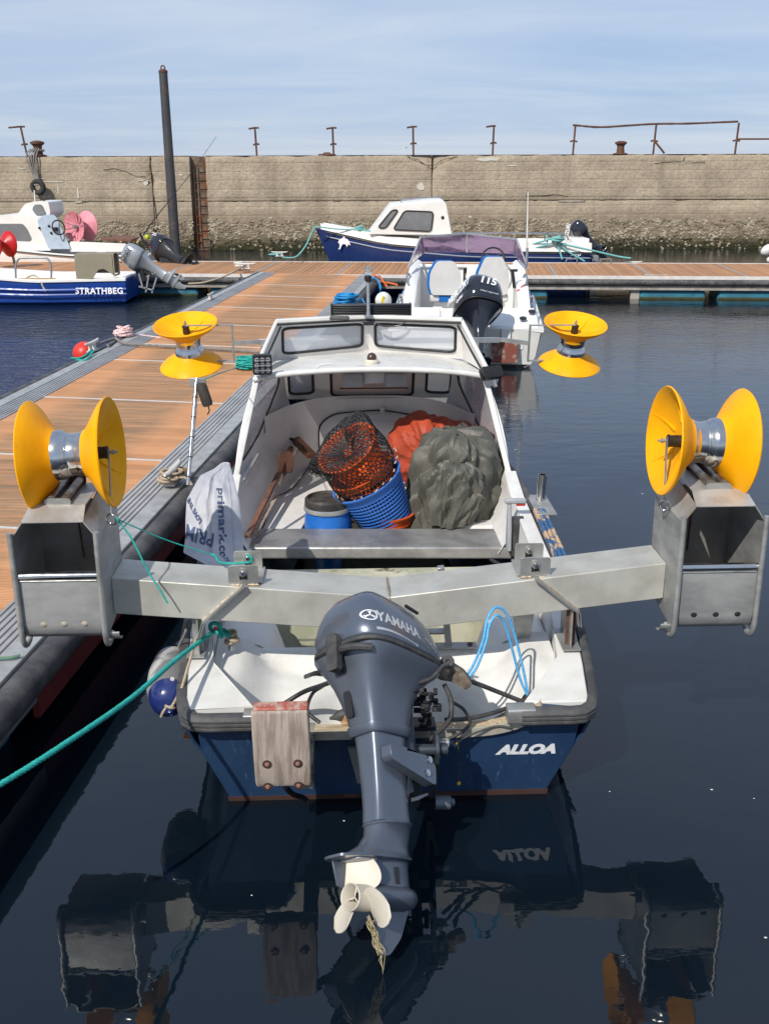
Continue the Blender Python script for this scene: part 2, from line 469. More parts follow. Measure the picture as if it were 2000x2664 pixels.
# ================================================================ HARBOUR WALL
def concrete_mat():
    m = bpy.data.materials.new('old_harbour_concrete'); m.use_nodes = True
    t = m.node_tree; N = t.nodes; Lk = t.links; b = N['Principled BSDF']; b.inputs['Roughness'].default_value = .92; b.inputs['Specular IOR Level'].default_value = .2
    g = N.new('ShaderNodeNewGeometry'); sp = N.new('ShaderNodeSeparateXYZ'); Lk.new(g.outputs['Position'], sp.inputs[0])
    def mapped(sc_):
        mp_ = N.new('ShaderNodeMapping'); mp_.inputs['Scale'].default_value = sc_; Lk.new(g.outputs['Position'], mp_.inputs[0]); return mp_.outputs[0]
    def nz(v_, s, d=6, rg=.62):
        n = N.new('ShaderNodeTexNoise'); n.inputs['Scale'].default_value = s; n.inputs['Detail'].default_value = d; n.inputs['Roughness'].default_value = rg; Lk.new(v_, n.inputs[0]); return n.outputs[0]
    def rng(v_, a, b_, c=0, d=1):
        n = N.new('ShaderNodeMapRange')
        for i, x in enumerate((a, b_, c, d)): n.inputs[i + 1].default_value = x
        Lk.new(v_, n.inputs[0]); return n.outputs[0]
    def mth(op, a, b_):
        n = N.new('ShaderNodeMath'); n.operation = op
        for i, x in enumerate((a, b_)):
            if isinstance(x, (int, float)): n.inputs[i].default_value = x
            else: Lk.new(x, n.inputs[i])
        return n.outputs[0]
    def mix(f, a, c):
        n = N.new('ShaderNodeMixRGB'); Lk.new(f, n.inputs[0])
        if isinstance(a, tuple): n.inputs[1].default_value = (*a, 1)
        else: Lk.new(a, n.inputs[1])
        n.inputs[2].default_value = (*c, 1); return n.outputs[0]
    c = mix(rng(nz(mapped((1, 1, 1.6)), .9), .35, .65), (.47, .39, .285), (.35, .285, .21))
    c = mix(rng(nz(mapped((1, 1, 1)), 11, 7, .78), .46, .66, 0, .55), c, (.17, .135, .095))
    c = mix(rng(nz(mapped((.9, 1, .12)), 2.2, 4), .52, .70, 0, .55), c, (.22, .18, .13))           # drip streaks
    c = mix(rng(nz(mapped((.35, 1, 2.2)), 2.6, 9, .72), .655, .69, 0, .8), c, (.52, .47, .38))         # lime bleeding from lift lines
    c = mix(mth('MULTIPLY', rng(sp.outputs[2], 1.45, 1.05), rng(nz(mapped((1, 1, 1)), 3.5, 6, .7), .25, .55)), c, (.25, .195, .135))
    c = mix(rng(mth('ADD', sp.outputs[2], mth('MULTIPLY', nz(mapped((1, 1, 1)), 2.0), .5)), .95, .60), c, (.13, .105, .065))
    c = mix(rng(mth('ADD', sp.outputs[2], mth('MULTIPLY', nz(mapped((1, 1, 1)), 1.4), .4)), .52, .32), c, (.035, .035, .016))
    Lk.new(c, b.inputs['Base Color'])
    # board marks and pitting
    wv = N.new('ShaderNodeTexWave'); wv.wave_type = 'BANDS'; wv.bands_direction = 'Z'; wv.inputs['Scale'].default_value = 1.05; wv.inputs['Distortion'].default_value = .8; wv.inputs['Detail'].default_value = 3
    Lk.new(mapped((.12, .12, 1)), wv.inputs[0])
    h = mth('ADD', mth('MULTIPLY', rng(wv.outputs[0], .0, .12), .007), mth('ADD', mth('MULTIPLY', nz(mapped((1, 1, 1)), 9, 8, .7), .035), mth('MULTIPLY', nz(mapped((1, 1, 1)), 1.5), .05)))
    bn = N.new('ShaderNodeBump'); bn.inputs['Distance'].default_value = 1; bn.inputs['Strength'].default_value = .9
    Lk.new(h, bn.inputs['Height']); Lk.new(bn.outputs[0], b.inputs['Normal'])
    return m
CONC = concrete_mat()
WY, WZ = 38.7, 3.24
wall = thing('harbour_wall', 'long weathered concrete harbour wall across the whole view, barnacled at its foot', 'sea wall', (0, WY, 0))
def wx(px): return spot(px, 450, Y=WY).x
def wz(py): return spot(1000, py, Y=WY).z
LIFT = wz(522)
cols_ = [-700, -200, 394, 495, None, 535, 1123, 2500, 2501, 2502]
edges = [wx(p) if p is not None else None for p in cols_]
def panel(x0, x1, z0, z1, chips, top=False):
    mb = MB(); nx = max(6, int((x1 - x0) / .16)); nz_ = 14
    def f(u, v_):
        x = lerp(x0, x1, u); z = lerp(z0, z1, v_)
        dx = min(x - x0, x1 - x); dz = min(z - z0, z1 - z)
        n = mnoise.noise(V((x * 1.3, z * 1.5, 3))) ; e = mnoise.noise(V((x * 4, z * 4, 9)))
        y = .012 * n + .01 * e
        d = min(dx, dz + (0 if not top or v_ < .5 else .0))
        y += .035 * math.exp(-d / .035) * (1 + 1.2 * e)
        for (cx_, cz_, cr_, cd) in chips:
            q = math.hypot((x - cx_), (z - cz_) * 1.5)
            if q < cr_: y += cd * sm(1.3 * (1 - q / cr_) + .5 * e)
        if top and v_ == 1: z += .035 * mnoise.noise(V((x * 1.5, 7, 0))) + .02 * mnoise.noise(V((x * 6, 3, 0))) - .02
        return (x, max(0, y), z)
    k = len(mb.v)
    mb.grid(nx, nz_, f)
    # top, sides and back close the block
    mb.add([(x0, .03, z1), (x1, .03, z1), (x1, 4.6, z1), (x0, 4.6, z1), (x0, .03, z0), (x1, .03, z0), (x1, 4.6, z0), (x0, 4.6, z0)], [(0, 1, 2, 3), (7, 6, 5, 4), (4, 0, 3, 7), (1, 5, 6, 2), (3, 2, 6, 7)])
    return mb.build('concrete_panel', CONC, wall, 50)
xs = edges
c1 = wx(1123)
chips = [(c1, WZ - .02, .9, .10), (c1 + .15, WZ - .45, .35, .07), (wx(394), wz(465), .35, .06), (wx(360), wz(452), .5, .05), (wx(640), wz(405), .3, .04), (wx(1790), wz(418), .9, .04), (c1 - .3, wz(480), .25, .05)]
pairs = [(0, 1), (1, 2), (2, 3), (5, 6), (6, 7)]
for a, b in pairs:
    g_ = .014
    panel(xs[a] + g_, xs[b] - g_, LIFT + .012, WZ, chips, True)
    panel(xs[a] + g_, xs[b] - g_, -1.2, LIFT - .012, chips)
# recess for the ladder
mb = MB().bb((xs[3] - .02, .34, -1.2), (xs[5] + .02, 4.6, WZ - .03)); mb.build('recess_back', mat('rust_stained_concrete', (.20, .15, .105), .95, c2=(.09, .065, .045), scale=2, amt=1, bump=.02, c3=(.22, .075, .03), c3scale=1.6, c3lo=.50, c3hi=.62), wall)
MB().bb((-30, .12, -1.2), (40, 4.4, WZ - .25)).build('core', CONC, wall)
bpy.data.objects['core'].location.y = .3
# white lime scabs and the barnacle belt
SHELL = mat('barnacle_shell', (.40, .34, .25), .9, c2=(.15, .12, .08), scale=3, amt=1, lo=.40, hi=.60, coord='World')
WEED = mat('dark_weed', (.045, .040, .018), .8, c2=(.02, .022, .01), scale=4, amt=1, coord='World')
mb = MB(); rnd = random.Random(3)
ico = []
t_ = (1 + 5 ** .5) / 2
icv = [V(p).normalized() for p in [(-1, t_, 0), (1, t_, 0), (-1, -t_, 0), (1, -t_, 0), (0, -1, t_), (0, 1, t_), (0, -1, -t_), (0, 1, -t_), (t_, 0, -1), (t_, 0, 1), (-t_, 0, -1), (-t_, 0, 1)]]
icf = [(0, 11, 5), (0, 5, 1), (0, 1, 7), (0, 7, 10), (0, 10, 11), (1, 5, 9), (5, 11, 4), (11, 10, 2), (10, 7, 6), (7, 1, 8), (3, 9, 4), (3, 4, 2), (3, 2, 6), (3, 6, 8), (3, 8, 9), (4, 9, 5), (2, 4, 11), (6, 2, 10), (8, 6, 7), (9, 8, 1)]
for i in range(11000):
    x = rnd.uniform(-17, 17); z = abs(rnd.gauss(0, 1)); z = 1.0 - rnd.random() ** 1.2 * 1.0 + rnd.gauss(0, .05)
    if xs[3] < x < xs[5]: continue
    dens = mnoise.noise(V((x * .7, z * 2, 0))) * .5 + .6
    if rnd.random() > dens: continue
    r = rnd.uniform(.014, .058); mb.mi(0 if (z > .36 or rnd.random() < .25) else 1)
    q = [V((x, -.002, z)) + V((p.x * r * rnd.uniform(.8, 1.5), p.y * r * .6, p.z * r * rnd.uniform(.7, 1.1))) for p in icv]
    mb.add(q, icf)
stuff(mb.build('barnacle_belt', [SHELL, WEED], wall, 30))
CHALK = mat('lime_scab', (.62, .58, .50), .9, c2=(.45, .40, .33), scale=5, coord='World')
mb = MB()
for px, py, w_, h_ in [(1094, 486, 20, 18), (135, 470, 60, 2.5), (148, 488, 3, 26), (100, 462, 30, 3), (378, 472, 12, 14), (199, 500, 4, 30), (198, 523, 20, 3), (372, 468, 30, 2), (1270, 415, 60, 9), (1490, 525, 70, 1.8), (1330, 432, 30, 3), (1225, 565, 8, 5), (470, 453, 12, 4), (700, 566, 12, 3), (250, 468, 14, 2), (60, 436, 16, 2)]:
    cx_, cz_ = wx(px), wz(py); sx, sz = w_ / 73 / 2, h_ / 73 / 2
    n = 14; ring = []
    for i in range(n):
        a = 2 * PI * i / n; k = 1 + .5 * mnoise.noise(V((px + math.cos(a) * 2, py + math.sin(a) * 2, 0)))
        ring.append((cx_ + sx * k * math.cos(a), -.016, cz_ + sz * k * math.sin(a)))
    mb.rings([[V((x, .05, z)) for x, y, z in ring], [V((x, -.014, z)) for x, y, z in ring]])
stuff(mb.build('lime_scabs', CHALK, wall, 40))

# cracks where the lifts have opened
mb = MB(); rc_ = random.Random(12)
for pts in ([(1123, 432), (1105, 428), (1090, 418), (1068, 412), (1060, 407)], [(1123, 432), (1140, 424), (1152, 416), (1190, 408)], [(270, 440), (300, 436), (330, 445), (352, 455), (380, 458), (394, 448)], [(1700, 428), (1735, 424), (1772, 422), (1776, 410)], [(1776, 424), (1830, 424)], [(394, 408), (390, 430), (394, 470), (396, 520), (400, 570), (404, 600)], [(1370, 512), (1440, 508), (1480, 512)]):
    q = []
    for (xa, ya), (xb, yb_) in zip(pts, pts[1:]):
        for k in range(5): q.append((lerp(xa, xb, k / 5) + rc_.uniform(-1.2, 1.2), lerp(ya, yb_, k / 5) + rc_.uniform(-1.2, 1.2)))
    q.append(pts[-1])
    mb.tube([(wx(x), -.008, wz(y)) for x, y in q], [rc_.uniform(.005, .015) for _ in q], 4)
stuff(mb.build('cracks', mat('dark_crack', (.05, .04, .03), 1), wall, 20))
# ladder in the recess
lad = thing('wall_ladder', 'rusty iron ladder in its recess in the harbour wall, right of the steel pile', 'ladder', (0, WY, 0))
for s_, x in enumerate((xs[3] + .12, xs[5] - .07)):
    MB().bar((x, .12, -.5), (x, .12, WZ - .15), .05, .015, (1, 0, 0)).build('stile', RUST, lad)
rg = None
for i in range(12):
    z = WZ - .33 - i * .29
    o = MB().cyl((xs[3] + .12, .12, 0), (xs[5] - .07, .12, 0), .016, n=8).build('rung', RUST, lad) if rg is None else reuse(rg, lad)
    rg = rg or o; o.location = (0, 0, z)

# stumps of the old railing, a surviving length, bollards
def stump(px, topy, lean, label, arm=(-1, 1)):
    t = thing('railing_stump', label, 'railing post', (wx(px), WY + .5, WZ), group='broken railing posts on the wall top')
    h = spot(px, topy, Y=WY + .5).z - WZ
    MB().cyl((0, 0, -.05), (lean, 0, h), .035, n=10).build('post', RUST, t)
    k = MB(); k.tube([(lean - .17 * max(0, -arm[0]) - .05, 0, h + .0), (lean, 0, h + .035), (lean + .12 * arm[1] + .02, 0, h + .03)], .045, 8, flat=.7); k.build('rail_stub', RUST, t)
    k = MB(); k.tube([(lean * .5 - .10, 0, h * .42 - .02), (lean * .5, 0, h * .44 + .01), (lean * .5 + .12, 0, h * .42)], .032, 8); k.build('socket', RUST, t)
stump(65, 332, -.13, 'rusty railing stump with a bent arm, leftmost on the wall top', (-2.2, 1))
stump(666, 335, -.03, 'rusty T-shaped railing stump, first to the right of the steel pile')
stump(867, 335, -.02, 'rusty T-shaped railing stump above the flat iron plate on the wall')
stump(1076, 332, -.02, 'rusty T-shaped railing stump beside the tiny lattice mast')
stump(1283, 330, .02, 'rusty T-shaped railing stump, nearest left of the surviving rail', (-1.3, .4))
rl = thing('broken_railing', 'rusty iron railing still standing on the right end of the wall top', 'railing', (0, WY + .5, WZ))
hh = spot(1500, 327, Y=WY + .5).z - WZ
prx = [wx(1493), wx(1703), wx(1917), wx(2120)]
for i, x in enumerate(prx):
    MB().cyl((x, 0, -.05), (x + .04, 0, hh + .08 * i * .5), .036, n=10).build('post', RUST, rl)
    MB().tube([(x - .12, 0, hh * .46), (x, 0, hh * .48), (x + .14, 0, hh * .45)], .03, 8).build('socket', RUST, rl)
mb = MB(); mb.tube(curve([(prx[0] - .05, 0, hh + .02), (prx[0] + .9, 0, hh - .05), (prx[0] + 1.9, 0, hh), (prx[1], 0, hh + .05), (prx[1] + 1.2, 0, hh + .06), (prx[2], 0, hh + .12)], 6), [.035 + .012 * mnoise.noise(V((i * .7, 0, 0))) for i in range(31)], 8); mb.build('top_rail', RUST, rl)
MB().tube([(prx[2], 0, hh * .52), (prx[3], 0, hh * .52)], .03, 8).build('middle_rail', RUST, rl)
MB().tube([(prx[1] + .02, -.05, hh * .45), (prx[1] + .38, -.1, .03)], .035, 8).build('loose_strut', RUST, rl)

def bollard(px, y0, scale_, label):
    t = thing('bollard', label, 'bollard', (wx(px), WY + .42, WZ), group='iron bollards on the wall top')
    s = scale_
    MB().lathe([(.30 * s, -.02), (.30 * s, .04 * s), (.17 * s, .07 * s), (.145 * s, .28 * s), (.16 * s, .36 * s), (.24 * s, .42 * s), (.25 * s, .48 * s), (.12 * s, .53 * s), (0.001, .54 * s)], n=20).build('body', RUST, t)
    return t
bollard(96, 0, 1.0, 'rusty mushroom bollard with grey rope round its neck, left of the pile')
bollard(1616, 0, .85, 'bare rusty mushroom bollard inside the surviving railing on the right')
tag(MB().lathe([(.32, 0), (.30, .05), (.14, .06), (.12, .10), (.001, .11)], (wx(850), WY + .4, WZ), n=16).build('iron_plate', RUST), 'flat rusty iron mooring plate on the wall edge with a rust streak below', 'iron plate')
mb = MB(); tx_ = wx(1046)
for dx, dy in ((-.25, -.25), (.25, -.25), (.25, .25), (-.25, .25)): mb.bar((tx_ * 2.2 + dx, 85 + dy, 3.0), (tx_ * 2.2 + dx, 85 + dy, 4.35), .06, .06)
for k in range(4):
    z = 3.1 + .35 * k
    for s_ in (-.25, .25): mb.bar((tx_ * 2.2 - .25, 85 + s_, z), (tx_ * 2.2 + .25, 85 + s_, z + .3), .05, .05)
mb.bar((tx_ * 2.2 - .5, 85, 4.2), (tx_ * 2.2 + .5, 85, 4.2), .06, .06); mb.bar((tx_ * 2.2, 85, 4.3), (tx_ * 2.2, 85, 4.8), .07, .07)
tag(mb.build('lattice_mast', mat('distant_white_metal', (.6, .62, .64), .6)), 'tiny white lattice mast far beyond the wall between two railing stumps', 'mast')

# tyre fender on ropes
TY = mat('tyre_rubber', (.028, .027, .026), .8, c2=(.06, .056, .05), scale=5, bump=.008)
tp = V((wx(103), WY - .30, wz(483)))
def torus(mb, c, ax, R_, r_, n=32, m=12, sx=1):
    ax = V(ax).normalized(); u = ax.orthogonal().normalized(); w_ = ax.cross(u)
    rs = []
    for i in range(n):
        a = 2 * PI * i / n; d = u * math.cos(a) + w_ * math.sin(a)
        rs.append([V(c) + d * (R_ + r_ * math.cos(2 * PI * j / m)) + ax * (r_ * sx * math.sin(2 * PI * j / m)) for j in range(m)])
    return mb.rings(rs, True, False, True)
tag(torus(MB(), tp, (.12, 1, .1), .195, .085, 32, 12, 1.1).build('tyre_fender', TY), 'black tyre hung on ropes against the harbour wall above the white cabin boat', 'tyre')
hr = thing('tyre_hanging_rope', 'thick grey rope holding the tyre from the left bollard', 'rope', (0, 0, 0))
for k in range(5):
    o_ = (k - 2) * .035
    rope('strand', [(wx(93) + o_ * 2, WY + .2, WZ + .25), (wx(90) + o_ * 2.5, WY - .12, WZ + .03), (wx(92) + o_ * 1.5, WY - .14, wz(435)), (wx(98) + o_, WY - .2, wz(462)), (wx(101) + o_ * .8, WY - .40, wz(475) - .06)], .022, GREYR, hr, 6)
torus(MB(), (wx(96), WY + .42, WZ + .2), (0, 0, 1), .19, .04).build('neck_turns', GREYR, hr)

# ================================================================ STEEL PILE
PILE = mat('dark_steel_pile', (.055, .055, .060), .55, c2=(.035, .034, .036), scale=2, amt=.8, bump=.003, c3=(.11, .06, .04), c3scale=2.5, c3lo=.55, c3hi=.62, coat=.1)
pb, pt = spot(460, 690, Y=29.6), spot(425, 190, Y=29.6)
pl_ = thing('mooring_pile', 'tall dark steel mooring pile leaning left in front of the harbour wall', 'pile', (pb.x, pb.y, 0))
d_ = (pt - pb); pb0 = pb - d_ * (pb.z + 1) / d_.z
org = V((pb.x, pb.y, 0))
MB().cyl(pb0 - org, pt - org, .150, .112, 28).build('shaft', PILE, pl_)
MB().lathe([(.118, 0), (.12, .05), (.08, .09), (.001, .10)], pt - org, (0, 0, 1), 24).build('cap', RUST, pl_)
torus(MB(), pt - org + V((0, 0, .13)), (0, 1, 0), .05, .018, 16, 8).build('lifting_eye', RUST, pl_)

# ================================================================ PONTOONS
DZ = .5
WA = R(4.9)
WO = V((-.55, 24.4, DZ))
HEEL = .023
def decking(name, c1, c2, dirt, along):
    """orange-brown grooved decking; dirt lies along the trodden middle"""
    m = bpy.data.materials.new(name); m.use_nodes = True
    t = m.node_tree; N = t.nodes; Lk = t.links; b = N['Principled BSDF']; b.inputs['Roughness'].default_value = .75; b.inputs['Specular IOR Level'].default_value = .3
    tcn = N.new('ShaderNodeTexCoord'); g = N.new('ShaderNodeNewGeometry'); oi = N.new('ShaderNodeObjectInfo')
    sp = N.new('ShaderNodeSeparateXYZ'); Lk.new(tcn.outputs['Object'], sp.inputs[0])
    def nz(s, d=6, sc_=(1, 1, 1), rg=.6):
        mp_ = N.new('ShaderNodeMapping'); mp_.inputs['Scale'].default_value = sc_; Lk.new(g.outputs['Position'], mp_.inputs[0])
        n = N.new('ShaderNodeTexNoise'); n.inputs['Scale'].default_value = s; n.inputs['Detail'].default_value = d; n.inputs['Roughness'].default_value = rg; Lk.new(mp_.outputs[0], n.inputs[0]); return n.outputs[0]
    def rng(v_, a, b_, c=0, d=1):
        n = N.new('ShaderNodeMapRange'); 
        for i, x in enumerate((a, b_, c, d)): n.inputs[i + 1].default_value = x
        Lk.new(v_, n.inputs[0]); return n.outputs[0]
    def mth(op, a, b_=None):
        n = N.new('ShaderNodeMath'); n.operation = op
        for i, x in enumerate((a, b_)):
            if x is None: continue
            if isinstance(x, (int, float)): n.inputs[i].default_value = x
            else: Lk.new(x, n.inputs[i])
        return n.outputs[0]
    m1 = N.new('ShaderNodeMixRGB'); m1.inputs[1].default_value = (*c1, 1); m1.inputs[2].default_value = (*c2, 1); Lk.new(rng(nz(2.5), .3, .7), m1.inputs[0])
    st = (.5, 9, 1) if along == 'x' else (9, .5, 1)
    half = .74 if along == 'x' else 5
    band = rng(mth('ADD', mth('ABSOLUTE', sp.outputs[0]), mth('MULTIPLY', nz(1.4, 4, (1, 1, 1)), .55)), half + .02, half + .25, 1, 0) if along == 'x' else rng(nz(.35, 3), .35, .6, .3, 1)
    d1 = mth('MULTIPLY', band, rng(nz(3, 8, st, .7), .38, .60, .10, dirt))
    m2 = N.new('ShaderNodeMixRGB'); m2.inputs[2].default_value = (.27, .175, .10, 1); Lk.new(m1.outputs[0], m2.inputs[1]); Lk.new(d1, m2.inputs[0])
    d2 = mth('MULTIPLY', band, rng(nz(6, 10, st, .75), .60, .66, 0, .9))
    m3 = N.new('ShaderNodeMixRGB'); m3.inputs[2].default_value = (.10, .066, .04, 1); Lk.new(m2.outputs[0], m3.inputs[1]); Lk.new(d2, m3.inputs[0])
    hs = N.new('ShaderNodeHueSaturation'); Lk.new(rng(oi.outputs['Random'], 0, 1, .86, 1.12), hs.inputs['Value']); Lk.new(m3.outputs[0], hs.inputs['Color'])
    Lk.new(hs.outputs[0], b.inputs['Base Color'])
    # fine grooves run along the board
    comp = sp.outputs[1] if along == 'x' else sp.outputs[0]
    wv = mth('SINE', mth('MULTIPLY', comp, 2 * PI * 6))
    bn = N.new('ShaderNodeBump'); bn.inputs['Distance'].default_value = .0018; Lk.new(mth('ADD', wv, nz(60, 3)), bn.inputs['Height']); Lk.new(bn.outputs[0], b.inputs['Normal'])
    return m
DECK = decking('orange_brown_decking', (.59, .295, .14), (.51, .245, .112), 1.0, 'x')
DECKF = decking('far_decking', (.52, .26, .125), (.43, .21, .10), .55, 'y')
ALU = mat('dull_aluminium', (.42, .42, .41), .5, .25, c2=(.30, .30, .29), scale=9, amt=.8, bump=.0006, coord='World')
ALUW = mat('pale_joint_strip', (.62, .60, .57), .6, c2=(.45, .42, .38), scale=9, coord='World')
RIDGE = mat('ribbed_grey_edge', (.40, .395, .39), .6, .1, c2=(.29, .285, .28), scale=3, amt=.8, coord='World', c3=(.42, .43, .43), c3scale=2.2, c3lo=.62, c3hi=.72)
FLOATM = mat('teal_float', (.035, .19, .27), .45, c2=(.03, .13, .19), scale=2, amt=.8, c3=(.03, .035, .015), c3scale=8, c3lo=.6, c3hi=.7)
FLOATG = mat('weed_line', (.05, .055, .02), .9, c2=(.02, .02, .01), bump=.01)
CONC2 = mat('pontoon_concrete', (.36, .33, .29), .9, c2=(.24, .21, .18), scale=6, amt=1, bump=.004, coord='World')
DARKS = mat('dark_underside', (.02, .018, .018), .8)
walk = thing('walkway_pontoon', 'long orange-decked floating walkway running away on the left beside the fishing boat', 'pontoon', WO)
walk.rotation_euler = (0, HEEL, -WA)   # rotates about its right inner edge: left side higher
walk.rotation_mode = 'XYZ'
UW = 1.95
bpy.context.view_layer.update()
WMI = M.Rotation(-WA, 4, 'Z').inverted()
def wloc(px, py):
    p = WMI @ (spot(px, py, z=DZ) - WO); return p
jv = [0] + sorted([wloc(*p).y for p in [(894, 746.4), (860, 776), (837, 806.6), (793, 852), (734, 906), (688, 949), (582, 1050), (425, 1198), (219, 1382)]], reverse=True)
jv = jv + [jv[-1] - 1.9, jv[-1] - 3.8, jv[-1] - 5.7, jv[-1] - 7.6]
brd = None
for a, b in zip(jv, jv[1:]):
    L_ = a - b; nb = max(2, round(L_ / .142)); w_ = (L_ - .034) / nb
    if -b > 23: break
    for i in range(nb):
        if brd is None:
            brd = MB().bb((-UW / 2 + .004, -.5, -.04), (UW / 2 - .004, .5, 0)).build('deck_board', DECK, walk, bevel=0)
            o = brd
        else: o = reuse(brd, walk)
        o.scale = (1, w_ - .009, 1)
        o.location = (-UW / 2, a - .017 - w_ * (i + .5), random.uniform(-.0012, .0012)); o.rotation_euler = (0, 0, 0)
st_ = None
for v_ in jv[1:-1]:
    if -v_ > 23: continue
    o = MB().bb((-UW + .0, -.015, -.03), (0, .015, .003)).build('joint_strip', ALUW, walk) if st_ is None else reuse(st_, walk)
    st_ = st_ or o; o.location = (0, v_, 0)
VL = -23.5
def ribbed(x0, sgn):
    prof = []; w_ = .24; n = 6
    prof.append((0, -.05))
    for k in range(n):
        a = k / n * w_
        prof += [(a + .002, .0), (a + .006, .010), (a + w_ / n * .55, .010), (a + w_ / n * .62, .0)]
    prof += [(w_, .0), (w_, -.05)]
    pts = [(x0 + sgn * p, q) for p, q in prof]
    mb = MB(); segs = [0.0, -2.1, -4.2, -6.3, -8.4, -10.5, -12.6, -14.7, -16.8, -18.9, -21.0, VL]
    for a, b in zip(segs, segs[1:]):
        mb.rings([[V((x, a - .004, z)) for x, z in pts], [V((x, b + .004, z)) for x, z in pts]])
    mb.build('ribbed_edge', RIDGE, walk, 30)
    a, b = sorted((x0 + sgn * .243, x0 + sgn * .37))
    MB().bb((a, VL, -.12), (b, .0, .014)).build('edge_beam', ALU, walk, bevel=.006)
    cx_ = x0 + sgn * .43
    mb = MB()
    for a, b in zip(segs, segs[1:]): mb.tube([(cx_, a - .006, -.07), (cx_, b + .006, -.07)], .082, 16)
    mb.build('rubber_fender', RUBW, walk, 40)
    MB().bb((min(x0 + sgn * .33, x0 + sgn * .37), VL, -.30), (max(x0 + sgn * .33, x0 + sgn * .37), 0, -.12)).build('side_beam', GALV, walk)
ribbed(0, 1); ribbed(-UW, -1)
fl = None
for k in range(11):
    v_ = -.9 - k * 2.15
    for u in (-.05, -UW + .05):
        o = MB().box((0, 0, -.42), (.55, 1.5, .5)).build('float_tank', FLOATM, walk, bevel=.08, seg=3) if fl is None else reuse(fl, walk)
        fl = fl or o; o.location = (u, v_, 0)
MB().bb((-UW, VL, -.20), (0, 0, -.05)).build('under_frame', DARKS, walk)
REDB = mat('faded_red_board', (.22, .03, .03), .6, c2=(.12, .02, .02), scale=5)
MB().bb((.34, -19.5, -.40), (.375, -14, -.14)).build('kick_board', REDB, walk)

# far cross pontoon
FPL = 3.42
farp = thing('cross_pontoon', 'orange-decked cross pontoon running left to right in front of the harbour wall', 'pontoon', WO, -WA)
U0, U1 = -12.5, 12.5
cutl = [-1.0 - 2.07 * k for k in range(0, 6)]
fl_u = sorted([u for u in [wloc(675, 704).x - 2.08 * k for k in range(0, 5)] + [wloc(886, 707).x] + [wloc(1445, 715).x + 2.13 * k for k in range(0, 5)] + [1.35]])
fl_u = [U0] + [u for u in fl_u if U0 < u < U1] + [U1]
bf = None
for a, b in zip(fl_u, fl_u[1:]):
    nb = max(2, round((b - a) / .142)); w_ = (b - a - .05) / nb
    for i in range(nb):
        if bf is None:
            bf = MB().bb((-.5, .06, -.04), (.5, FPL - .06, 0)).build('deck_board', DECKF, farp)
            o = bf
        else: o = reuse(bf, farp)
        o.scale = (w_ - .010, 1, 1); o.location = (a + .025 + w_ * (i + .5), 0, random.uniform(-.002, .002))
st2 = None
for u in fl_u[1:-1]:
    o = MB().bb((-.022, .06, -.03), (.022, FPL - .06, .004)).build('joint_strip', ALU, farp) if st2 is None else reuse(st2, farp)
    st2 = st2 or o; o.location = (u, 0, 0)
EDGEW = mat('white_edge_strip', (.66, .62, .58), .6, c2=(.5, .46, .42), scale=6, coord='World')
MB().bb((U0, 0, -.06), (U1, .055, .012)).build('front_edge', EDGEW, farp)
MB().bb((U0, FPL - .055, -.06), (U1, FPL, .012)).build('back_edge', EDGEW, farp)
for s0, s1 in ((.4, U1), (U0, -UW - .4)):
    MB().tube([(s0, -.05, -.125), (s1, -.05, -.125)], .068, 14).build('rubber_fender', RUBW, farp)
    mb = MB(); u = s0 + .2
    while u < s1 - .1: mb.cyl((u, -.121, -.12), (u, -.105, -.12), .016, n=8); u += .39
    mb.build('fender_bolts', BLK, farp)
    MB().bb((s0, -.03, -.30), (s1, .05, -.195)).build('side_beam', CONC2, farp, bevel=.008)
lg = None
for px, l_ in ((1691, 1), (640, 0), (1240, 1)):
    u = wloc(px, 745).x
    o = MB().bb((-.10, .05, -.75), (.10, .25, -.30)).build('concrete_leg', CONC2, farp, bevel=.01) if lg is None else reuse(lg, farp)
    lg = lg or o; o.location = (u, 0, 0)
ft = None
for px in (1796, 2020, 2240, 1350, 560, 790, 340, 1120):
    u = wloc(px, 745).x
    if ft is None:
        ft = MB().box((0, .55, -.52), (1.50, 1.0, .44)).build('float_tank', FLOATM, farp, bevel=.09, seg=4)
        wl_ = MB().box((0, .55, -.485), (1.47, 1.03, .07)).build('weed_line', FLOATG, ft, bevel=.02)
        o = ft
    else:
        o = reuse(ft, farp); reuse(wl_, o)
    o.location = (u, 0, 0)
MB().bb((U0, .1, -.29), (U1, FPL - .05, -.05)).build('under_frame', DARKS, farp)
for px in (1483, 1570):
    u = wloc(px, 682).x
    MB().tube(curve([(u - .13, FPL - .1, 0), (u - .13, FPL - .1, .10), (u, FPL - .1, .11), (u + .13, FPL - .1, .10), (u + .13, FPL - .1, 0)], 5), .012, 6).build('hoop', GALV, farp)

# ================================================================ THE FISHING BOAT IN FRONT
BO = V((.02, 4.2, 0)); BYAW = R(2.0)
BM = M.Translation(BO) @ M.Rotation(BYAW, 4, 'Z'); BMI = BM.inverted()
def bl(px, py, z=None, ly=None, Y=None):
    """boat coordinates of a picture point"""
    if ly is None: return BMI @ spot(px, py, z=z, Y=Y)
    o = BMI @ V((0, 0, CAM_H)); d = BMI.to_3x3() @ ray(px, py); return o + d * ((ly - o.y) / d.y)
def bt(p): return BM @ V(p)
HB = [(0, .92), (.35, .965), (.7, 1.0), (1.5, 1.03), (2.8, 1.03), (3.5, .93), (4.2, .68), (4.7, .38), (5.1, .05)]
HZ = [(0, .545), (.7, .61), (1.5, .67), (2.8, .76), (4.0, .90), (5.1, 1.05)]
def hb(y): return interp(y, HB)
def hz(y): return interp(y, HZ)
boat = thing('fishing_boat', 'white and navy open fishing boat named ALLOA seen from its stern, with small forward cuddy', 'boat', BO, BYAW)
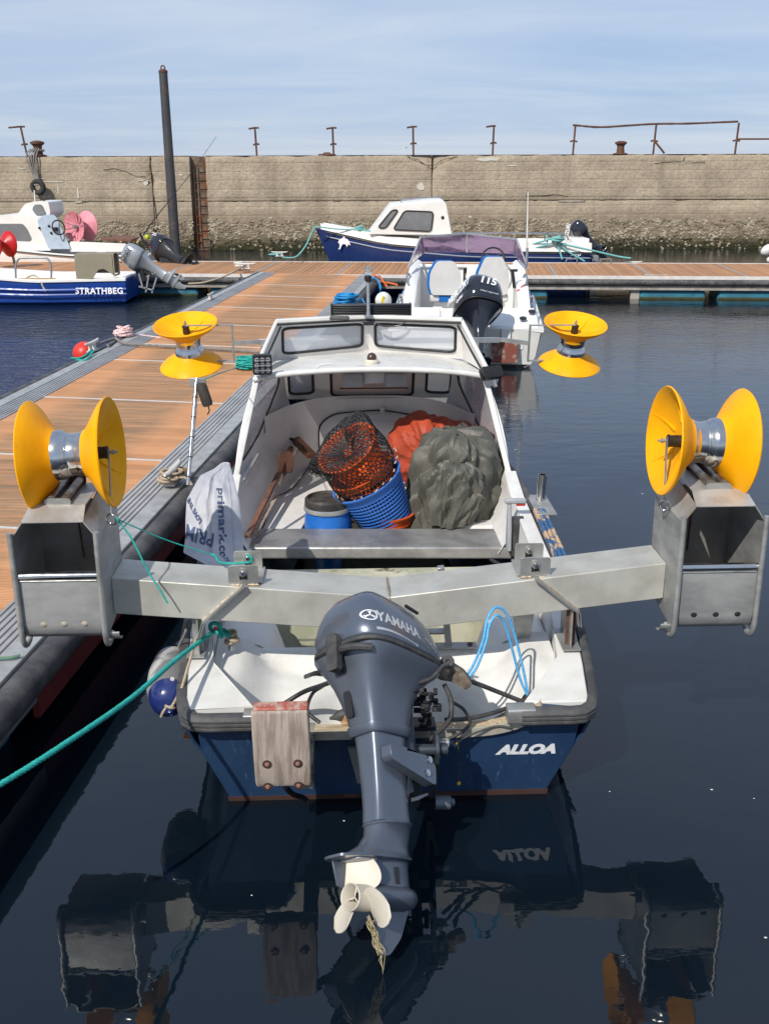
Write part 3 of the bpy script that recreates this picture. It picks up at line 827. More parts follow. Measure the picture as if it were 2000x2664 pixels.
# hull skin
NS = 22
def hull(u, v_):
    y = 5.1 * u; b = hb(y); zg = hz(y)
    sec = [(1.0, zg - .02), (1.0, zg - .09), (.975, lerp(.40, zg - .2, .3)), (.925, .30 + .12 * u), (.865, .235 + .25 * u), (.83, .14 + .2 * u), (.74, .02 + .1 * u), (.45, -.10), (0, -.16)]
    s = (v_ * 2 - 1); a = abs(s) * 8; i = min(7, int(a)); t = a - i
    ss = [sec[8 - k] for k in range(9)]
    x = lerp(ss[i][0], ss[i + 1][0], t) * b; z = lerp(ss[i][1], ss[i + 1][1], t)
    yy = y + (.55 - z) * .25 * max(0, 1 - y / .8) - max(0, .5 - z) * max(0, y - 3.6) * .5
    return (x * (1 if s > 0 else -1), yy, z)
ANTI = mat('red_brown_antifoul', (.060, .026, .02), .75, c2=(.06, .03, .022), scale=6, amt=1, bump=.003, c3=(.16, .07, .045), c3scale=5)
mb = MB().grid(NS, 32, hull, -.012)
mb.build('hull', NAVY, boat, 30)
def th_(y): return
# transom
def ty(z): return (.53 - z) * .25
TP = [(-.765, .02), (.765, .02), (.845, .245), (.868, .30), (.885, .525), (.70, .545), (.665, .520), (.60, .470), (.50, .435), (.38, .420), (-.40, .420), (-.47, .47), (-.50, .525), (-.885, .525), (-.868, .30), (-.845, .245)]
def tfn(x, z, w_): return (x, ty(z) - .004 + w_, z)
MB().prism(TP, tfn, .05).build('transom', NAVY, boat, 30, bevel=.004)
MB().prism([(-.76, -.12), (.76, -.12), (.77, .032), (-.77, .026)], lambda x, z, w_: (x, ty(z) - .008 + w_, z), .05).build('boot_line', ANTI, boat)
PLY = mat('bare_plywood_edge', (.50, .40, .26), .7, c2=(.30, .22, .14), scale=5, amt=.9, stretch=(2, 12, 60), bump=.002, c3=(.60, .54, .42), c3scale=6)
CAPM = mat('dull_alu_trim', (.52, .50, .43), .45, .35, c2=(.40, .36, .28), scale=9, amt=.9)
cut = curve([(-.46, 0, .43), (-.38, 0, .421), (-.1, 0, .421), (.2, 0, .421), (.38, 0, .421), (.50, 0, .436), (.60, 0, .472), (.665, 0, .522), (.70, 0, .548)], 5)
def sweep(mb, path, sec, up=(0, 0, 1), closed=False):
    """section of (side, up) points carried along the path"""
    P = [V(p) for p in path]; m = len(P); rs = []
    for i, p in enumerate(P):
        a = P[(i - 1) % m] if closed or i else p; b = P[(i + 1) % m] if closed or i < m - 1 else p
        t = (b - a).normalized(); U = V(up); s_ = t.cross(U).normalized(); uu = s_.cross(t).normalized()
        rs.append([p + s_ * q[0] + uu * q[1] for q in sec])
    return mb.rings(rs, True, True, closed)
cutp = [(p.x, ty(p.z) + .022, p.z) for p in cut]
sweep(MB(), cutp, [(-.03, -.01), (.03, -.01), (.03, .012), (-.03, .012)]).build('transom_cap', PLY, boat, 30)
sweep(MB(), [(p[0], p[1] - .034, p[2] - .008) for p in cutp], [(-.006, -.022), (.006, -.022), (.006, .022), (-.006, .022)]).build('transom_trim', CAPM, boat, 30)
# gunwale cap and corner mouldings
for s in (-1, 1):
    ys = [0.03, .35, .7, 1.1, 1.5, 2.1, 2.8, 3.4]
    outer = [(hb(y) * .995, y) for y in ys]
    inner = [(hb(3.4) - .10, 3.4), (hb(2.8) - .10, 2.8), (.93, 2.1), (.925, 1.5), (.91, 1.1), (.885, .75), (.845, .42), (.62, .035)]
    poly = [(x * s, y) for x, y in outer + inner]
    if s < 0: pass
    MB().plate(poly, [], lambda x, y, w_: (x, y, hz(y) - .028 + w_), .034).build('gunwale', WHITE, boat, 30, bevel=.006)
    # inner face falling from the cap into the stern well and cockpit
    iy = [.035, .20, .42, .75, 1.1, 1.5, 2.1, 2.8, 3.4]; ix = [.62, .735, .845, .885, .91, .925, .93, hb(2.8) - .10, hb(3.4) - .10]
    def face(u, v_):
        y = lerp(iy[0], iy[-1], u); x = interp(y, list(zip(iy, ix)))
        dx = -.02 * v_ if y > .5 else -.10 * v_ * (1 - y / .5) - .03 * v_
        return ((x + dx) * s, y + (.06 + v_ * .12) * max(0, 1 - y / .6), hz(y) - .02 - v_ * (.60 if y > .8 else .40))
    MB().grid(26, 5, face).build('inner_side', WHITE2, boat, 50)
    # rubbing strip with ridges, round the corner onto the transom
    sec = [(0, -.044), (.038, -.044), (.046, -.034), (.046, -.024), (.040, -.020), (.048, -.014), (.048, -.004), (.042, 0), (.048, .006), (.048, .014), (.040, .026), (.026, .034), (0, .034)]
    path = [(hb(y), y) for y in (3.4, 2.8, 2.1, 1.5, 1.1, .7, .35, .12)] + [(.918, .06), (.905, .02), (.875, -.008), (.83, -.014), (.72, -.014), (.60, -.014)]
    P3 = [(x * s, y, hz(y) - .022) for x, y in path]
    sw = [(q[0] if s > 0 else -q[0], q[1]) for q in sec]
    # the strip is carried from bow to stern, so its outside is on the side's right or left
    sweep(MB(), P3, [(-a, b) for a, b in (sw if s > 0 else sw)]).build('rubbing_strip', RUBW, boat, 30)
    x0, x1 = sorted((.535 * s, .66 * s))
    o = MB().prism(rrect(-.050, -.040, .030, .036, .012, 3), lambda a, b, w_: (x0 + w_, a, hz(0) - .022 + b), .125).build('end_cap', STEEL, boat, 40)
# motor well
def well(u, v_):
    x = lerp(-.86, .86, u); y = lerp(.045, .78, v_)
    e = abs(x)
    rho = math.hypot(e / .56, (y - .02) / .66)
    outer = .30 + .21 * sm((e - .52) / .30) + .10 * sm((y - .25) / .4)
    z = lerp(.13, outer, sm((rho - .78) / .20))
    z = max(z, interp(y, [(.045, .0), (.42, .10), (.52, .22), (.735, .472), (.78, .484)]))
    return (x, y + (.03 + (.53 - z) * .3) * max(0, 1 - y / .5), min(z, hz(y) - .06))
MB().grid(40, 22, well, .0).build('motor_well', WHITE, boat, 60) if False else MB().grid(44, 24, well).build('motor_well', WHITE, boat, 60)
MB().bb((-.87, .775, .10), (.87, .80, .484)).build('well_bulkhead', WHITE, boat, bevel=.006)
SOLE = mat('speckled_green_sole', (.27, .31, .30), .6, c2=(.16, .21, .21), scale=5, amt=1, bump=.002, c3=(.60, .58, .50), c3scale=16, c3lo=.60, c3hi=.64)
MB().bb((-.93, .80, .06), (.93, 2.66, .10)).build('cockpit_sole', SOLE, boat)
for s in (-1, 1):
    pl = rpoly([(.50, 0), (.90, 0), (.90, .40), (.74, .40), (.62, .37)], .07)
    pl = [(x * s, z) for x, z in pl]
    MB().prism(pl, lambda x, z, w_: (x, .84 + w_, .10 + z), .42).build('side_locker', WHITE2, boat, bevel=.01)
# steel post with foot plate by the well
mb = MB(); mb.bar((.345, .78, .485), (.30, .82, .92), .035, .05, (0, 1, 0)); mb.build('steel_post', STEEL, boat, bevel=.003)
MB().bb((.20, .735, .484), (.49, .80, .496)).build('foot_plate', STEELD, boat, bevel=.003)
MB().cyl((-.28, .80, .56), (.32, .80, .56), .017, n=10).build('cross_tube', STEEL, boat)
for x in (.235, .455, -.32): MB().cyl((x, .76, .496), (x, .76, .507), .014, n=6).build('bolt', RUST, boat)
# thwart: stainless box bench
def pxl(px, py, **k): return bl(px, py, **k)
bA, bB_ = pxl(643, 1424, z=.5), pxl(1332, 1424, z=.5); bC, bD = pxl(1322, 1374, z=.5), pxl(655, 1374, z=.5)
BT = mat('bench_steel', (.40, .39, .38), .42, .55, c2=(.27, .26, .25), scale=4, amt=1, bump=.0005, bscale=60, c3=(.46, .45, .42), c3scale=8, c3lo=.66, c3hi=.76)
mb = MB().hexa([(bA.x, bA.y, .415), (bB_.x, bB_.y, .415), (bC.x, bC.y, .415), (bD.x, bD.y, .415), (bA.x, bA.y, .5), (bB_.x, bB_.y, .5), (bC.x, bC.y, .5), (bD.x, bD.y, .5)])
mb.build('bench', BT, boat, bevel=.014, seg=3)
CREAM = mat('translucent_cream_plastic', (.52, .50, .38), .4, c2=(.34, .34, .24), scale=4, amt=.9, c3=(.12, .11, .07), c3scale=6)
MB().bb((-.78, 1.45, .10), (.78, 2.18, .385)).build('cream_tank', CREAM, boat, bevel=.02)
# ---- cuddy
def arch(): pass
yB0, yB1 = 2.88, 4.45
def Bl(u, s): y = lerp(yB0, yB1, u); return V((s * (interp(y, [(2.88, .985), (3.5, .90), (4.45, .68)])), y, hz(y) + .005))
def Tl(u, s): y = lerp(3.24, 4.15, u); return V((s * interp(y, [(3.24, .83), (4.15, .68)]), y, 1.46 - .02 * u))
def sidefn(s):
    def f(u, v_, w_):
        p = Bl(u, s).lerp(Tl(u, s), v_); p.x += s * (.03 * math.sin(PI * v_)); p.x -= s * w_; return p
    return f
TINT = mat('scratched_side_window', (.74, .71, .72), .25, c2=(.60, .58, .60), scale=4, alpha=.42)
for s in (-1, 1):
    win = rpoly([(.05, .12), (.42, .10), (.86, .55), (.86, .86), (.10, .92)], .10)
    hol = win if s > 0 else win
    def dense(pl):
        out = []
        for i in range(len(pl)):
            a, b = pl[i], pl[(i + 1) % len(pl)]; n = max(1, int(math.hypot(b[0] - a[0], b[1] - a[1]) / .12))
            for k in range(n): out.append((lerp(a[0], b[0], k / n), lerp(a[1], b[1], k / n)))
        return out
    MB().plate(dense([(0, 0), (1, 0), (1, 1), (0, 1)]), [win], sidefn(s), .022).build('cuddy_side', WHITE2, boat, 40)
    g_ = MB().plate(win, [], lambda u, v_, w_: sidefn(s)(u, v_, .008 + w_), .005).build('side_window', TINT, boat)
    q = [sidefn(s)(u, v_, .012) for u, v_ in win]
    MB().tube(q, .011, 6, closed=True).build('window_seal', SEAL, g_, 60)
    # arch post
    a, b = V((s * 1.00, 2.84, hz(2.84) - .02)), V((s * .83, 3.22, 1.475))
    mb = MB(); mb.rings([[a + V((0, 0, 0)), a + V((-s * .070, .02, 0)), a + V((-s * .070, .08, .03)), a + V((0, .09, .03))], [a.lerp(b, .12) + V((.005 * s, 0, 0)), a.lerp(b, .12) + V((-s * .036, .01, 0)), a.lerp(b, .12) + V((-s * .036, .05, .02)), a.lerp(b, .12) + V((0, .07, .02))], [b + V((.01 * s, 0, 0)), b + V((-s * .032, 0, -.01)), b + V((-s * .032, .05, -.01)), b + V((.01 * s, .06, 0))]])
    mb.build('arch_post', WHITE, boat, 40, bevel=.008)
    # foot moulding on the gunwale
    MB().rings([[(s * .93, 2.45, hz(2.45)), (s * 1.02, 2.45, hz(2.45)), (s * 1.02, 2.45, hz(2.45) + .01), (s * .93, 2.45, hz(2.45) + .01)], [(s * .91, 2.86, hz(2.86)), (s * 1.02, 2.86, hz(2.86)), (s * 1.015, 2.86, hz(2.86) + .07), (s * .93, 2.86, hz(2.86) + .07)]]).build('coaming', WHITE, boat, bevel=.006)
# roof
def roof(u, v_):
    x0 = lerp(-1, 1, u); y = lerp(3.20, 4.18, v_); hx = interp(y, [(3.2, .845), (4.18, .69)])
    return (x0 * hx, y, lerp(1.475, 1.46, v_) + .045 * (1 - x0 * x0) - .02 * abs(x0) ** 6)
MB().grid(24, 8, roof, .03).build('roof', WHITE, boat, 50)
MB().tube([V(roof(i / 24, 0)) + V((0, 0, -.012)) for i in range(25)], .021, 8).build('roof_edge', WHITE, boat, 60)
# front of the cuddy
wins = [rrect(-.66, .10, -.46, .95, .06), rrect(-.31, .02, .38, .95, .07), rrect(.49, .10, .69, .95, .06)]
def ffn(x, v_, w_):
    return (x, lerp(4.43, 4.19, v_) + w_ + .10 * (1 - (x / .75) ** 2), lerp(1.03, 1.46, v_))
MB().plate(dense([(-.74, 0), (.74, 0), (.72, 1.0), (-.72, 1.0)]), wins, ffn, .02).build('cuddy_front', WHITE2, boat, 40)
for i, wn in enumerate(wins):
    g_ = MB().plate(wn, [], lambda x, v_, w_: ffn(x, v_, .006 + w_), .006).build('front_window', TINT if i != 1 else mat('hazy_hatch_lining', (.60, .50, .46), .5, c2=(.45, .36, .32), scale=5, c3=(.18, .10, .06), c3scale=9, c3lo=.66, c3hi=.72), boat)
    MB().tube([ffn(x, v_, .0) for x, v_ in wn], .012, 6, closed=True).build('window_seal', SEAL, g_, 60)
# two grey speaker boxes and a duct under the roof
for px0, px1 in ((888, 945), (1002, 1058)):
    a, b = pxl(px0, 975, ly=3.5), pxl(px1, 1004, ly=3.5)
    MB().bb((a.x, 3.45, b.z), (b.x, 3.56, a.z + .02)).build('speaker_box', mat('grey_speaker', (.42, .40, .40), .5), boat, bevel=.014, seg=3)
a, b = pxl(945, 978, ly=3.52), pxl(1003, 996, ly=3.52)
MB().bb((a.x, 3.5, b.z), (b.x, 3.6, a.z + .03)).build('duct', WHITE, boat, bevel=.01)
MB().tube([ffn(-.24, .20, -.03), ffn(.34, .20, -.03)], .006, 6).build('rail', RUST, boat)
# forward bulkhead with its hatch
def bulk(u, v_):
    a = lerp(-1, 1, u); z = lerp(.46, 1.05, v_); hx = .80 + .02 * v_
    return (a * hx, 4.46 - .75 * abs(a) ** 3.2 - .10 * v_ * 0, z)
MB().grid(30, 4, bulk).build('forward_bulkhead', WHITE2, boat, 60)
hp = rpoly([(-.42, .55), (.60, .55), (.60, .86), (.10, .925), (-.30, .90), (-.42, .82)], .09)
hfn = lambda x, z, w_: (x, 4.455 - .75 * abs(x / .81) ** 3.2 - w_, z)
h_ = MB().plate(dense(hp), [], hfn, .012).build('locker_hatch', WHITE2, boat, 40)
MB().tube([hfn(x, z, .008) for x, z in dense(hp)], .008, 6, closed=True).build('hatch_seal', SEAL, h_, 60)
MB().bb((.10, 4.42, .90), (.14, 4.45, .955)).build('hatch_latch', WHITE, h_, bevel=.004)
# liner, bunks, foot well
for s in (-1, 1):
    def ln(u, v_):
        y = lerp(2.2, 4.42, u); b0 = hb(y) - .09 - .05 * sm((y - 2.9) / 1.2)
        b0 = interp(y, [(2.2, .935), (2.9, .93), (3.5, .86), (4.1, .74), (4.42, .60)])
        return (s * (b0 - .13 * v_ ** 1.5), y, lerp(hz(y) + .02, .455, v_))
    MB().grid(18, 8, ln).build('liner_side', WHITE2, boat, 60)
bk = [(-.86, 2.62), (.86, 2.62), (.82, 3.3), (.70, 4.0), (.50, 4.46), (-.50, 4.46), (-.70, 4.0), (-.82, 3.3)]
fw_ = rpoly([(-.53, 2.66), (.52, 2.66), (.52, 3.50), (-.40, 3.50)], .08)
MB().plate(bk, [fw_], lambda x, y, w_: (x, y, .43 + w_), .03).build('bunk_top', WHITE2, boat, 30, bevel=.006)
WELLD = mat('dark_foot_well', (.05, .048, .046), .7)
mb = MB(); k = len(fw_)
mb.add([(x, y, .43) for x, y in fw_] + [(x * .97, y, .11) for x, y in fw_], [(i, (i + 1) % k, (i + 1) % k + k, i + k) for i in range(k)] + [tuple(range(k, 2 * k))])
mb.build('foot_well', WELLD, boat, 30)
MB().bb((.53, 2.64, .462), (.86, 3.0, .50)).build('seat_step', WHITE2, boat, bevel=.02, seg=3)
# windscreen on the roof
WTZ = 1.785
f0, f1 = V((0, 3.985, 1.50)), V((0, 3.86, WTZ))
RIM = WHITE
for s in (-1, 1):
    c0, c1_ = V((s * .745, 3.80, 1.468)), V((s * .70, 3.72, WTZ - .01))
    r0 = V((s * .835, 3.24, 1.475)); r1 = V((s * .838, 3.235, 1.50))
    def wf(u, v_, w_, a=f0, b=c0, c=f1, d=c1_):
        p = a.lerp(b, u).lerp(c.lerp(d, u), v_); n = (b - a).cross(c - a).normalized()
        return p + n * (w_ * (1 if n.y > 0 else -1))
    win = rpoly([(.07, .20), (.90, .17), (.93, .84), (.07, .84)], .09) if True else 0
    pl = [(0, 0), (1, 0), (1, 1), (0, 1)]
    MB().plate(pl, [win], wf, .018).build('windscreen_frame', WHITE2, boat, 30)
    g_ = MB().plate(win, [], lambda u, v_, w_: wf(u, v_, .006 + w_), .004).build('windscreen_pane', GLASS, boat)
    MB().tube([wf(u, v_, -.002) for u, v_ in win], .011, 6, closed=True).build('pane_seal', SEAL, g_, 60)
    # wing panel
    def wg(u, v_, w_):
        p = c0.lerp(r0, u).lerp(c1_.lerp(r1, u), v_); return p + V((-s * w_, 0, 0))
    MB().plate([(0, 0), (1, 0), (1, 1), (0, 1)], [], wg, .014).build('wing_panel', WHITE2, boat, 30)
    MB().tube([c1_ + V((0, 0, .004)), c1_.lerp(r1, .5) + V((0, 0, .004)), r1], .017, 8).build('wing_rail', WHITE, boat, 60)
    MB().tube([c1_ + V((-s * .03, -.02, -.03)), c1_.lerp(r1, .5) + V((-s * .03, 0, -.03)), r1 + V((-s * .03, 0, -.02))], .009, 6).build('wing_seal', SEAL, boat, 60)
top = [V((-.705, 3.715, WTZ)), V((-.35, 3.79, WTZ + .006)), V((0, 3.855, WTZ + .008)), V((.35, 3.79, WTZ + .006)), V((.705, 3.715, WTZ))]
sweep(MB(), curve(top, 4), [(-.03, -.012), (.03, -.012), (.03, .016), (-.03, .016)]).build('windscreen_top', WHITE, boat, 40, bevel=.005)
MB().tube([p + V((0, -.03, -.022)) for p in curve(top, 4)], .008, 6).build('top_seal', SEAL, boat, 60)
MB().bb((-.045, 3.80, WTZ - .05), (.04, 3.86, WTZ - .014)).build('camera_box', BLK, boat, bevel=.006)
mb = MB(); mb.bb((-.30, 3.725, WTZ + .002), (-.15, 3.77, WTZ + .03)); mb.build('latch', RUBW, boat, bevel=.01)
MB().tube(curve([(.05, 3.80, WTZ - .03), (.12, 3.79, WTZ - .055), (.22, 3.78, WTZ - .05), (.28, 3.77, WTZ - .02)], 6), .006, 6).build('cable', BLK, boat)
# roof handle
hx = [pxl(p, q, z=1.5) for p, q in ((822, 963), (822, 963), (838, 950), (868, 950), (880, 963))]
h0, h1 = pxl(822, 966, z=1.50), pxl(872, 962, z=1.505)
MB().tube(curve([h0, h0 + V((.012, .0, .035)), h0.lerp(h1, .5) + V((0, 0, .045)), h1 + V((-.012, 0, .035)), h1], 5), .007, 8).build('roof_handle', WHITE, boat)
# name on the transom
a, b = bl(1272, 1969, ly=.02), bl(1470, 1952, ly=.02)
text_mesh('ALLOA', .078, LIGHT, boat, frame3(V(((a.x + b.x) / 2, ty((a.z + b.z) / 2) - .0062, (a.z + b.z) / 2)), V((1, 0, 0)), (0, -.25, 1)), 'name_lettering', bold=.0052, shear=.30, sx=1.10, ext=.0003)
# ladder-like strake: peeling blue and wood rubbing strake on the right quarter
PEEL = mat('peeling_blue_paint', (.48, .33, .20), .75, c2=(.035, .10, .22), scale=7, amt=1, lo=.49, hi=.52, bump=.004, stretch=(1, .6, 1), c3=(.62, .58, .5), c3scale=14, c3lo=.66, c3hi=.7)
mb = MB()
for k in range(3): mb.rings([[(1.035 + .028 * k, y, hz(y) + .01), (1.058 + .028 * k, y, hz(y) + .01), (1.058 + .028 * k, y, hz(y) + .035), (1.035 + .028 * k, y, hz(y) + .035)] for y in (.9, 1.6, 2.25)])
mb.build('rubbing_strake', PEEL, boat, bevel=.004)
rh = bl(1403, 1312, z=.72)
MB().bb((rh.x - .07, rh.y - .30, hz(2) + .035), (rh.x + .06, rh.y + .12, hz(2) + .047)).build('rod_plate', STEELD, boat, bevel=.003)
mb = MB(); mb.lathe([(.030, 0), (.030, .21), (.026, .21), (.026, .01)], rh + V((0, 0, .0)), (.06, 0, 1), 16); mb.build('rod_holder', POL, boat, 40)
for s in (-1, 1):
    MB().prism([(0, 0), (.10, 0), (.10, .25)] if s > 0 else [(0, 0), (0, .25), (-.10, 0)], lambda x, z, w_: (s * .88 + x - s * .0, 1.10 + w_ * 40 * .02 + z * 1.5, hz(1.5) + .01 + z * .1), .012).build('gusset_plate', STEELD, boat) if s > 0 else None
# engine control lever on the right coaming
c_ = bl(1318, 1370, z=.66)
ctl = thing('throttle_control', 'grey throttle lever with red trim button on a black box at the right coaming', 'control lever', BO, BYAW)
MB().prism(rpoly([(-.05, -.14), (.05, -.14), (.05, .10), (.0, .14), (-.05, .10)], .03), lambda a, b, w_: (c_.x + .035 + w_, c_.y + a, c_.z - .06 + b), .07).build('box', mat('black_box_worn', (.03, .03, .03), .5, c2=(.10, .10, .10), scale=20), ctl, bevel=.01)
MB().rings([[(c_.x, c_.y - .045 + .0, c_.z - .16), (c_.x + .03, c_.y - .045, c_.z - .16), (c_.x + .03, c_.y + .045, c_.z - .16), (c_.x, c_.y + .045, c_.z - .16)], [(c_.x, c_.y - .035, c_.z), (c_.x + .03, c_.y - .035, c_.z), (c_.x + .03, c_.y + .035, c_.z), (c_.x, c_.y + .035, c_.z)], [(c_.x, c_.y - .01, c_.z + .16), (c_.x + .025, c_.y - .01, c_.z + .16), (c_.x + .025, c_.y + .02, c_.z + .16), (c_.x, c_.y + .02, c_.z + .16)]]).build('lever', mat('grey_lever', (.33, .34, .36), .45), ctl, bevel=.008)
MB().box((c_.x + .05, c_.y, c_.z + .175), (.14, .035, .035)).build('grip', mat('grey_lever'), ctl, bevel=.01)
MB().box((c_.x + .085, c_.y, c_.z + .150), (.06, .02, .016)).build('trim_button', mat('red_button', (.5, .03, .02), .4), ctl, bevel=.004)
e = bl(1266, 1452, z=.44); e2 = bl(1300, 1460, z=.45)
MB().tube(curve([(c_.x + .06, c_.y, c_.z - .2), (c_.x + .02, c_.y - .08, c_.z - .26), (e.x + .02, e.y - .02, e.z), (e.x + .08, e.y - .04, e.z - .03), (e2.x + .06, e2.y - .02, e2.z - .03)], 6), .010, 8).build('cable', BLK, ctl)

# things standing on the roof
nav = bl(958, 822, ly=3.82)
t = thing('mast_light', 'short metal mast with clear all-round light on the windscreen top', 'light', bt((nav.x, 3.80, WTZ + .02)), BYAW)
MB().lathe([(.035, 0), (.035, .008), (.016, .012), (.013, .05), (.013, .26), (.011, .27)], n=14).build('mast', GALV, t, 30)
MB().lathe([(.020, .26), (.028, .275), (.028, .30), (.020, .31)], n=14).build('socket', BLK, t, 30)
MB().lathe([(.026, .31), (.030, .315), (.030, .365), (.026, .37), (.001, .375)], n=16).build('lens', mat('clear_lens', (.8, .78, .72), .1, trans=.85), t, 40)
la, lb = bl(862, 793, ly=3.86), bl(1068, 823, ly=3.86)
t = thing('light_bar', 'long black ribbed light bar mounted above the windscreen', 'light bar', bt(((la.x + lb.x) / 2, 3.88, (la.z + lb.z) / 2)), BYAW)
mb = MB(); hh_ = (la.z - lb.z) / 2; wd = (lb.x - la.x) / 2
mb.bb((-wd, -.02, -hh_), (wd, .05, hh_))
for k in range(7): z = -hh_ + (k + .5) / 7 * 2 * hh_; mb.bb((-wd + .01, -.032, z - hh_ * .07), (wd - .01, -.02, z + hh_ * .07))
mb.build('housing', BLK, t, bevel=.003)
for s in (-1, 1):
    MB().bb((s * wd - .006, -.036, -hh_ - .006), (s * wd + .006, .055, hh_ + .006)).build('end_plate', BLK, t, bevel=.004)
    MB().bb((s * .16 - .016, -.03, -hh_ - .04), (s * .16 + .016, .0, -hh_)).build('bracket', STEELD, t, bevel=.003)
def worklight(px, py, yaw, tilt, label, roundy=False):
    p = bl(px, py, z=1.56 if not roundy else 1.50)
    t = thing('work_light', label, 'work light', bt(p), 0); t.rotation_euler = (R(tilt), 0, BYAW + R(yaw))
    if not roundy:
        MB().prism(rrect(-.068, -.072, .068, .072, .018), lambda a, b, w_: (a, w_, b), .045).build('housing', BLK, t, bevel=.004)
        mb = MB()
        for i in range(3):
            for j in range(3): mb.lathe([(.018, 0), (.016, -.004), (.001, -.005)], ((i - 1) * .039, -.002, (j - 1) * .039), (0, -1, 0), 10)
        mb.build('lens', mat('lens_grey', (.35, .37, .38), .15, c2=(.2, .2, .2)), t, 30)
        mb = MB()
        for k in range(6): mb.bb((-.05, -.007, -.045 + k * .018), (.05, -.003, -.0435 + k * .018))
        mb.build('grille', BLK, t)
    else:
        MB().prism(rrect(-.085, -.045, .085, .045, .02), lambda a, b, w_: (a, w_, b), .05).build('housing', BLK, t, bevel=.005)
        mb = MB()
        for k in range(8): mb.bb((-.075 + k * .02, -.006, -.04), (-.069 + k * .02, .0, .04))
        mb.build('cooling_fins', BLK, t)
        MB().lathe([(.001, -.01), (.04, 0), (.055, .03), (.056, .045), (.05, .05)], (.03, .05, -.02), (0, 1, 0), 20).build('lens', mat('milky_lens', (.62, .66, .70), .15), t, 40)
    MB().bar((0, .03, -.11), (0, .03, -.06), .02, .02, (0, 1, 0)).build('bracket', STEELD, t)
    return t
worklight(683, 950, 8, 6, 'square black work lamp on the left rear corner of the cuddy roof')
worklight(1282, 966, 28, -35, 'dark finned lamp with milky round lens hanging off the right roof corner', True)
dm = bl(967, 940, z=1.53)
t = thing('dome_light', 'small dark amber dome light on a white base at the roof centre', 'light', bt((dm.x, dm.y - .02, 1.515)), BYAW)
MB().lathe([(.050, 0), (.052, .02), (.044, .034), (.001, .034)], n=24).build('base', mat('cream_plastic', (.66, .60, .48), .5), t)
MB().lathe([(.036, .034), (.035, .055), (.025, .075), (.001, .085)], n=24).build('dome', mat('amber_brown_dome', (.06, .03, .018), .2, coat=.5), t, 60)
MB().tube(curve([bt((-.0, 3.9, 1.5)) * 1, bt((.0, 3.9, 1.5))], 2), .003, 4) 

# ================================================================ STAINLESS CROSS BEAM ON THE STERN
def onboat(name, label, cat, group=None):
    return thing(name, label, cat, BO, BYAW, group)
beam = onboat('stern_cross_beam', 'wide shallow-V stainless steel beam bolted across the stern of the fishing boat', 'beam')
bc, bL, bR_ = bl(1012, 1554, ly=.45), bl(291, 1504, ly=.45), bl(1730, 1465, ly=.45)
bL.x, bR_.x = -1.312, 1.362
BH = .186
def arm(a, b):
    k = V((0, .26, 0)); d = V((0, 0, -BH)); g = (b - a).normalized() * .0
    return [a + d, b + d, b + d + k, a + d + k, a, b, b + k, a + k]
gap = V((.0012, 0, 0))
BEAMM = mat('beam_steel', (.50, .49, .44), .5, .35, c2=(.40, .385, .34), scale=5, amt=.9, bump=.0006, bscale=55, c3=(.36, .32, .26), c3scale=10, c3lo=.66, c3hi=.78, rvar=.1)
MB().hexa(arm(bL, bc - gap)).build('beam_arm', BEAMM, beam, bevel=.005)
MB().hexa(arm(bc + gap, bR_)).build('beam_arm', BEAMM, beam, bevel=.005)
def bead(name, pts, r, par, m_=WELD):
    P = curve(pts, 10); return MB().tube(P, [r * (1 + .35 * mnoise.noise(V((i * 1.3, r * 99, 0)))) for i in range(len(P))], 6).build(name, m_, par)
bead('weld', [bc + V((0, -.001, -BH)), bc + V((0, -.001, 0)), bc + V((0, .26, .001))], .004, beam)
def bz(x): return (bL.z + (bc.z - bL.z) * (x - bL.x) / (bc.x - bL.x)) if x < bc.x else (bc.z + (bR_.z - bc.z) * (x - bc.x) / (bR_.x - bc.x))
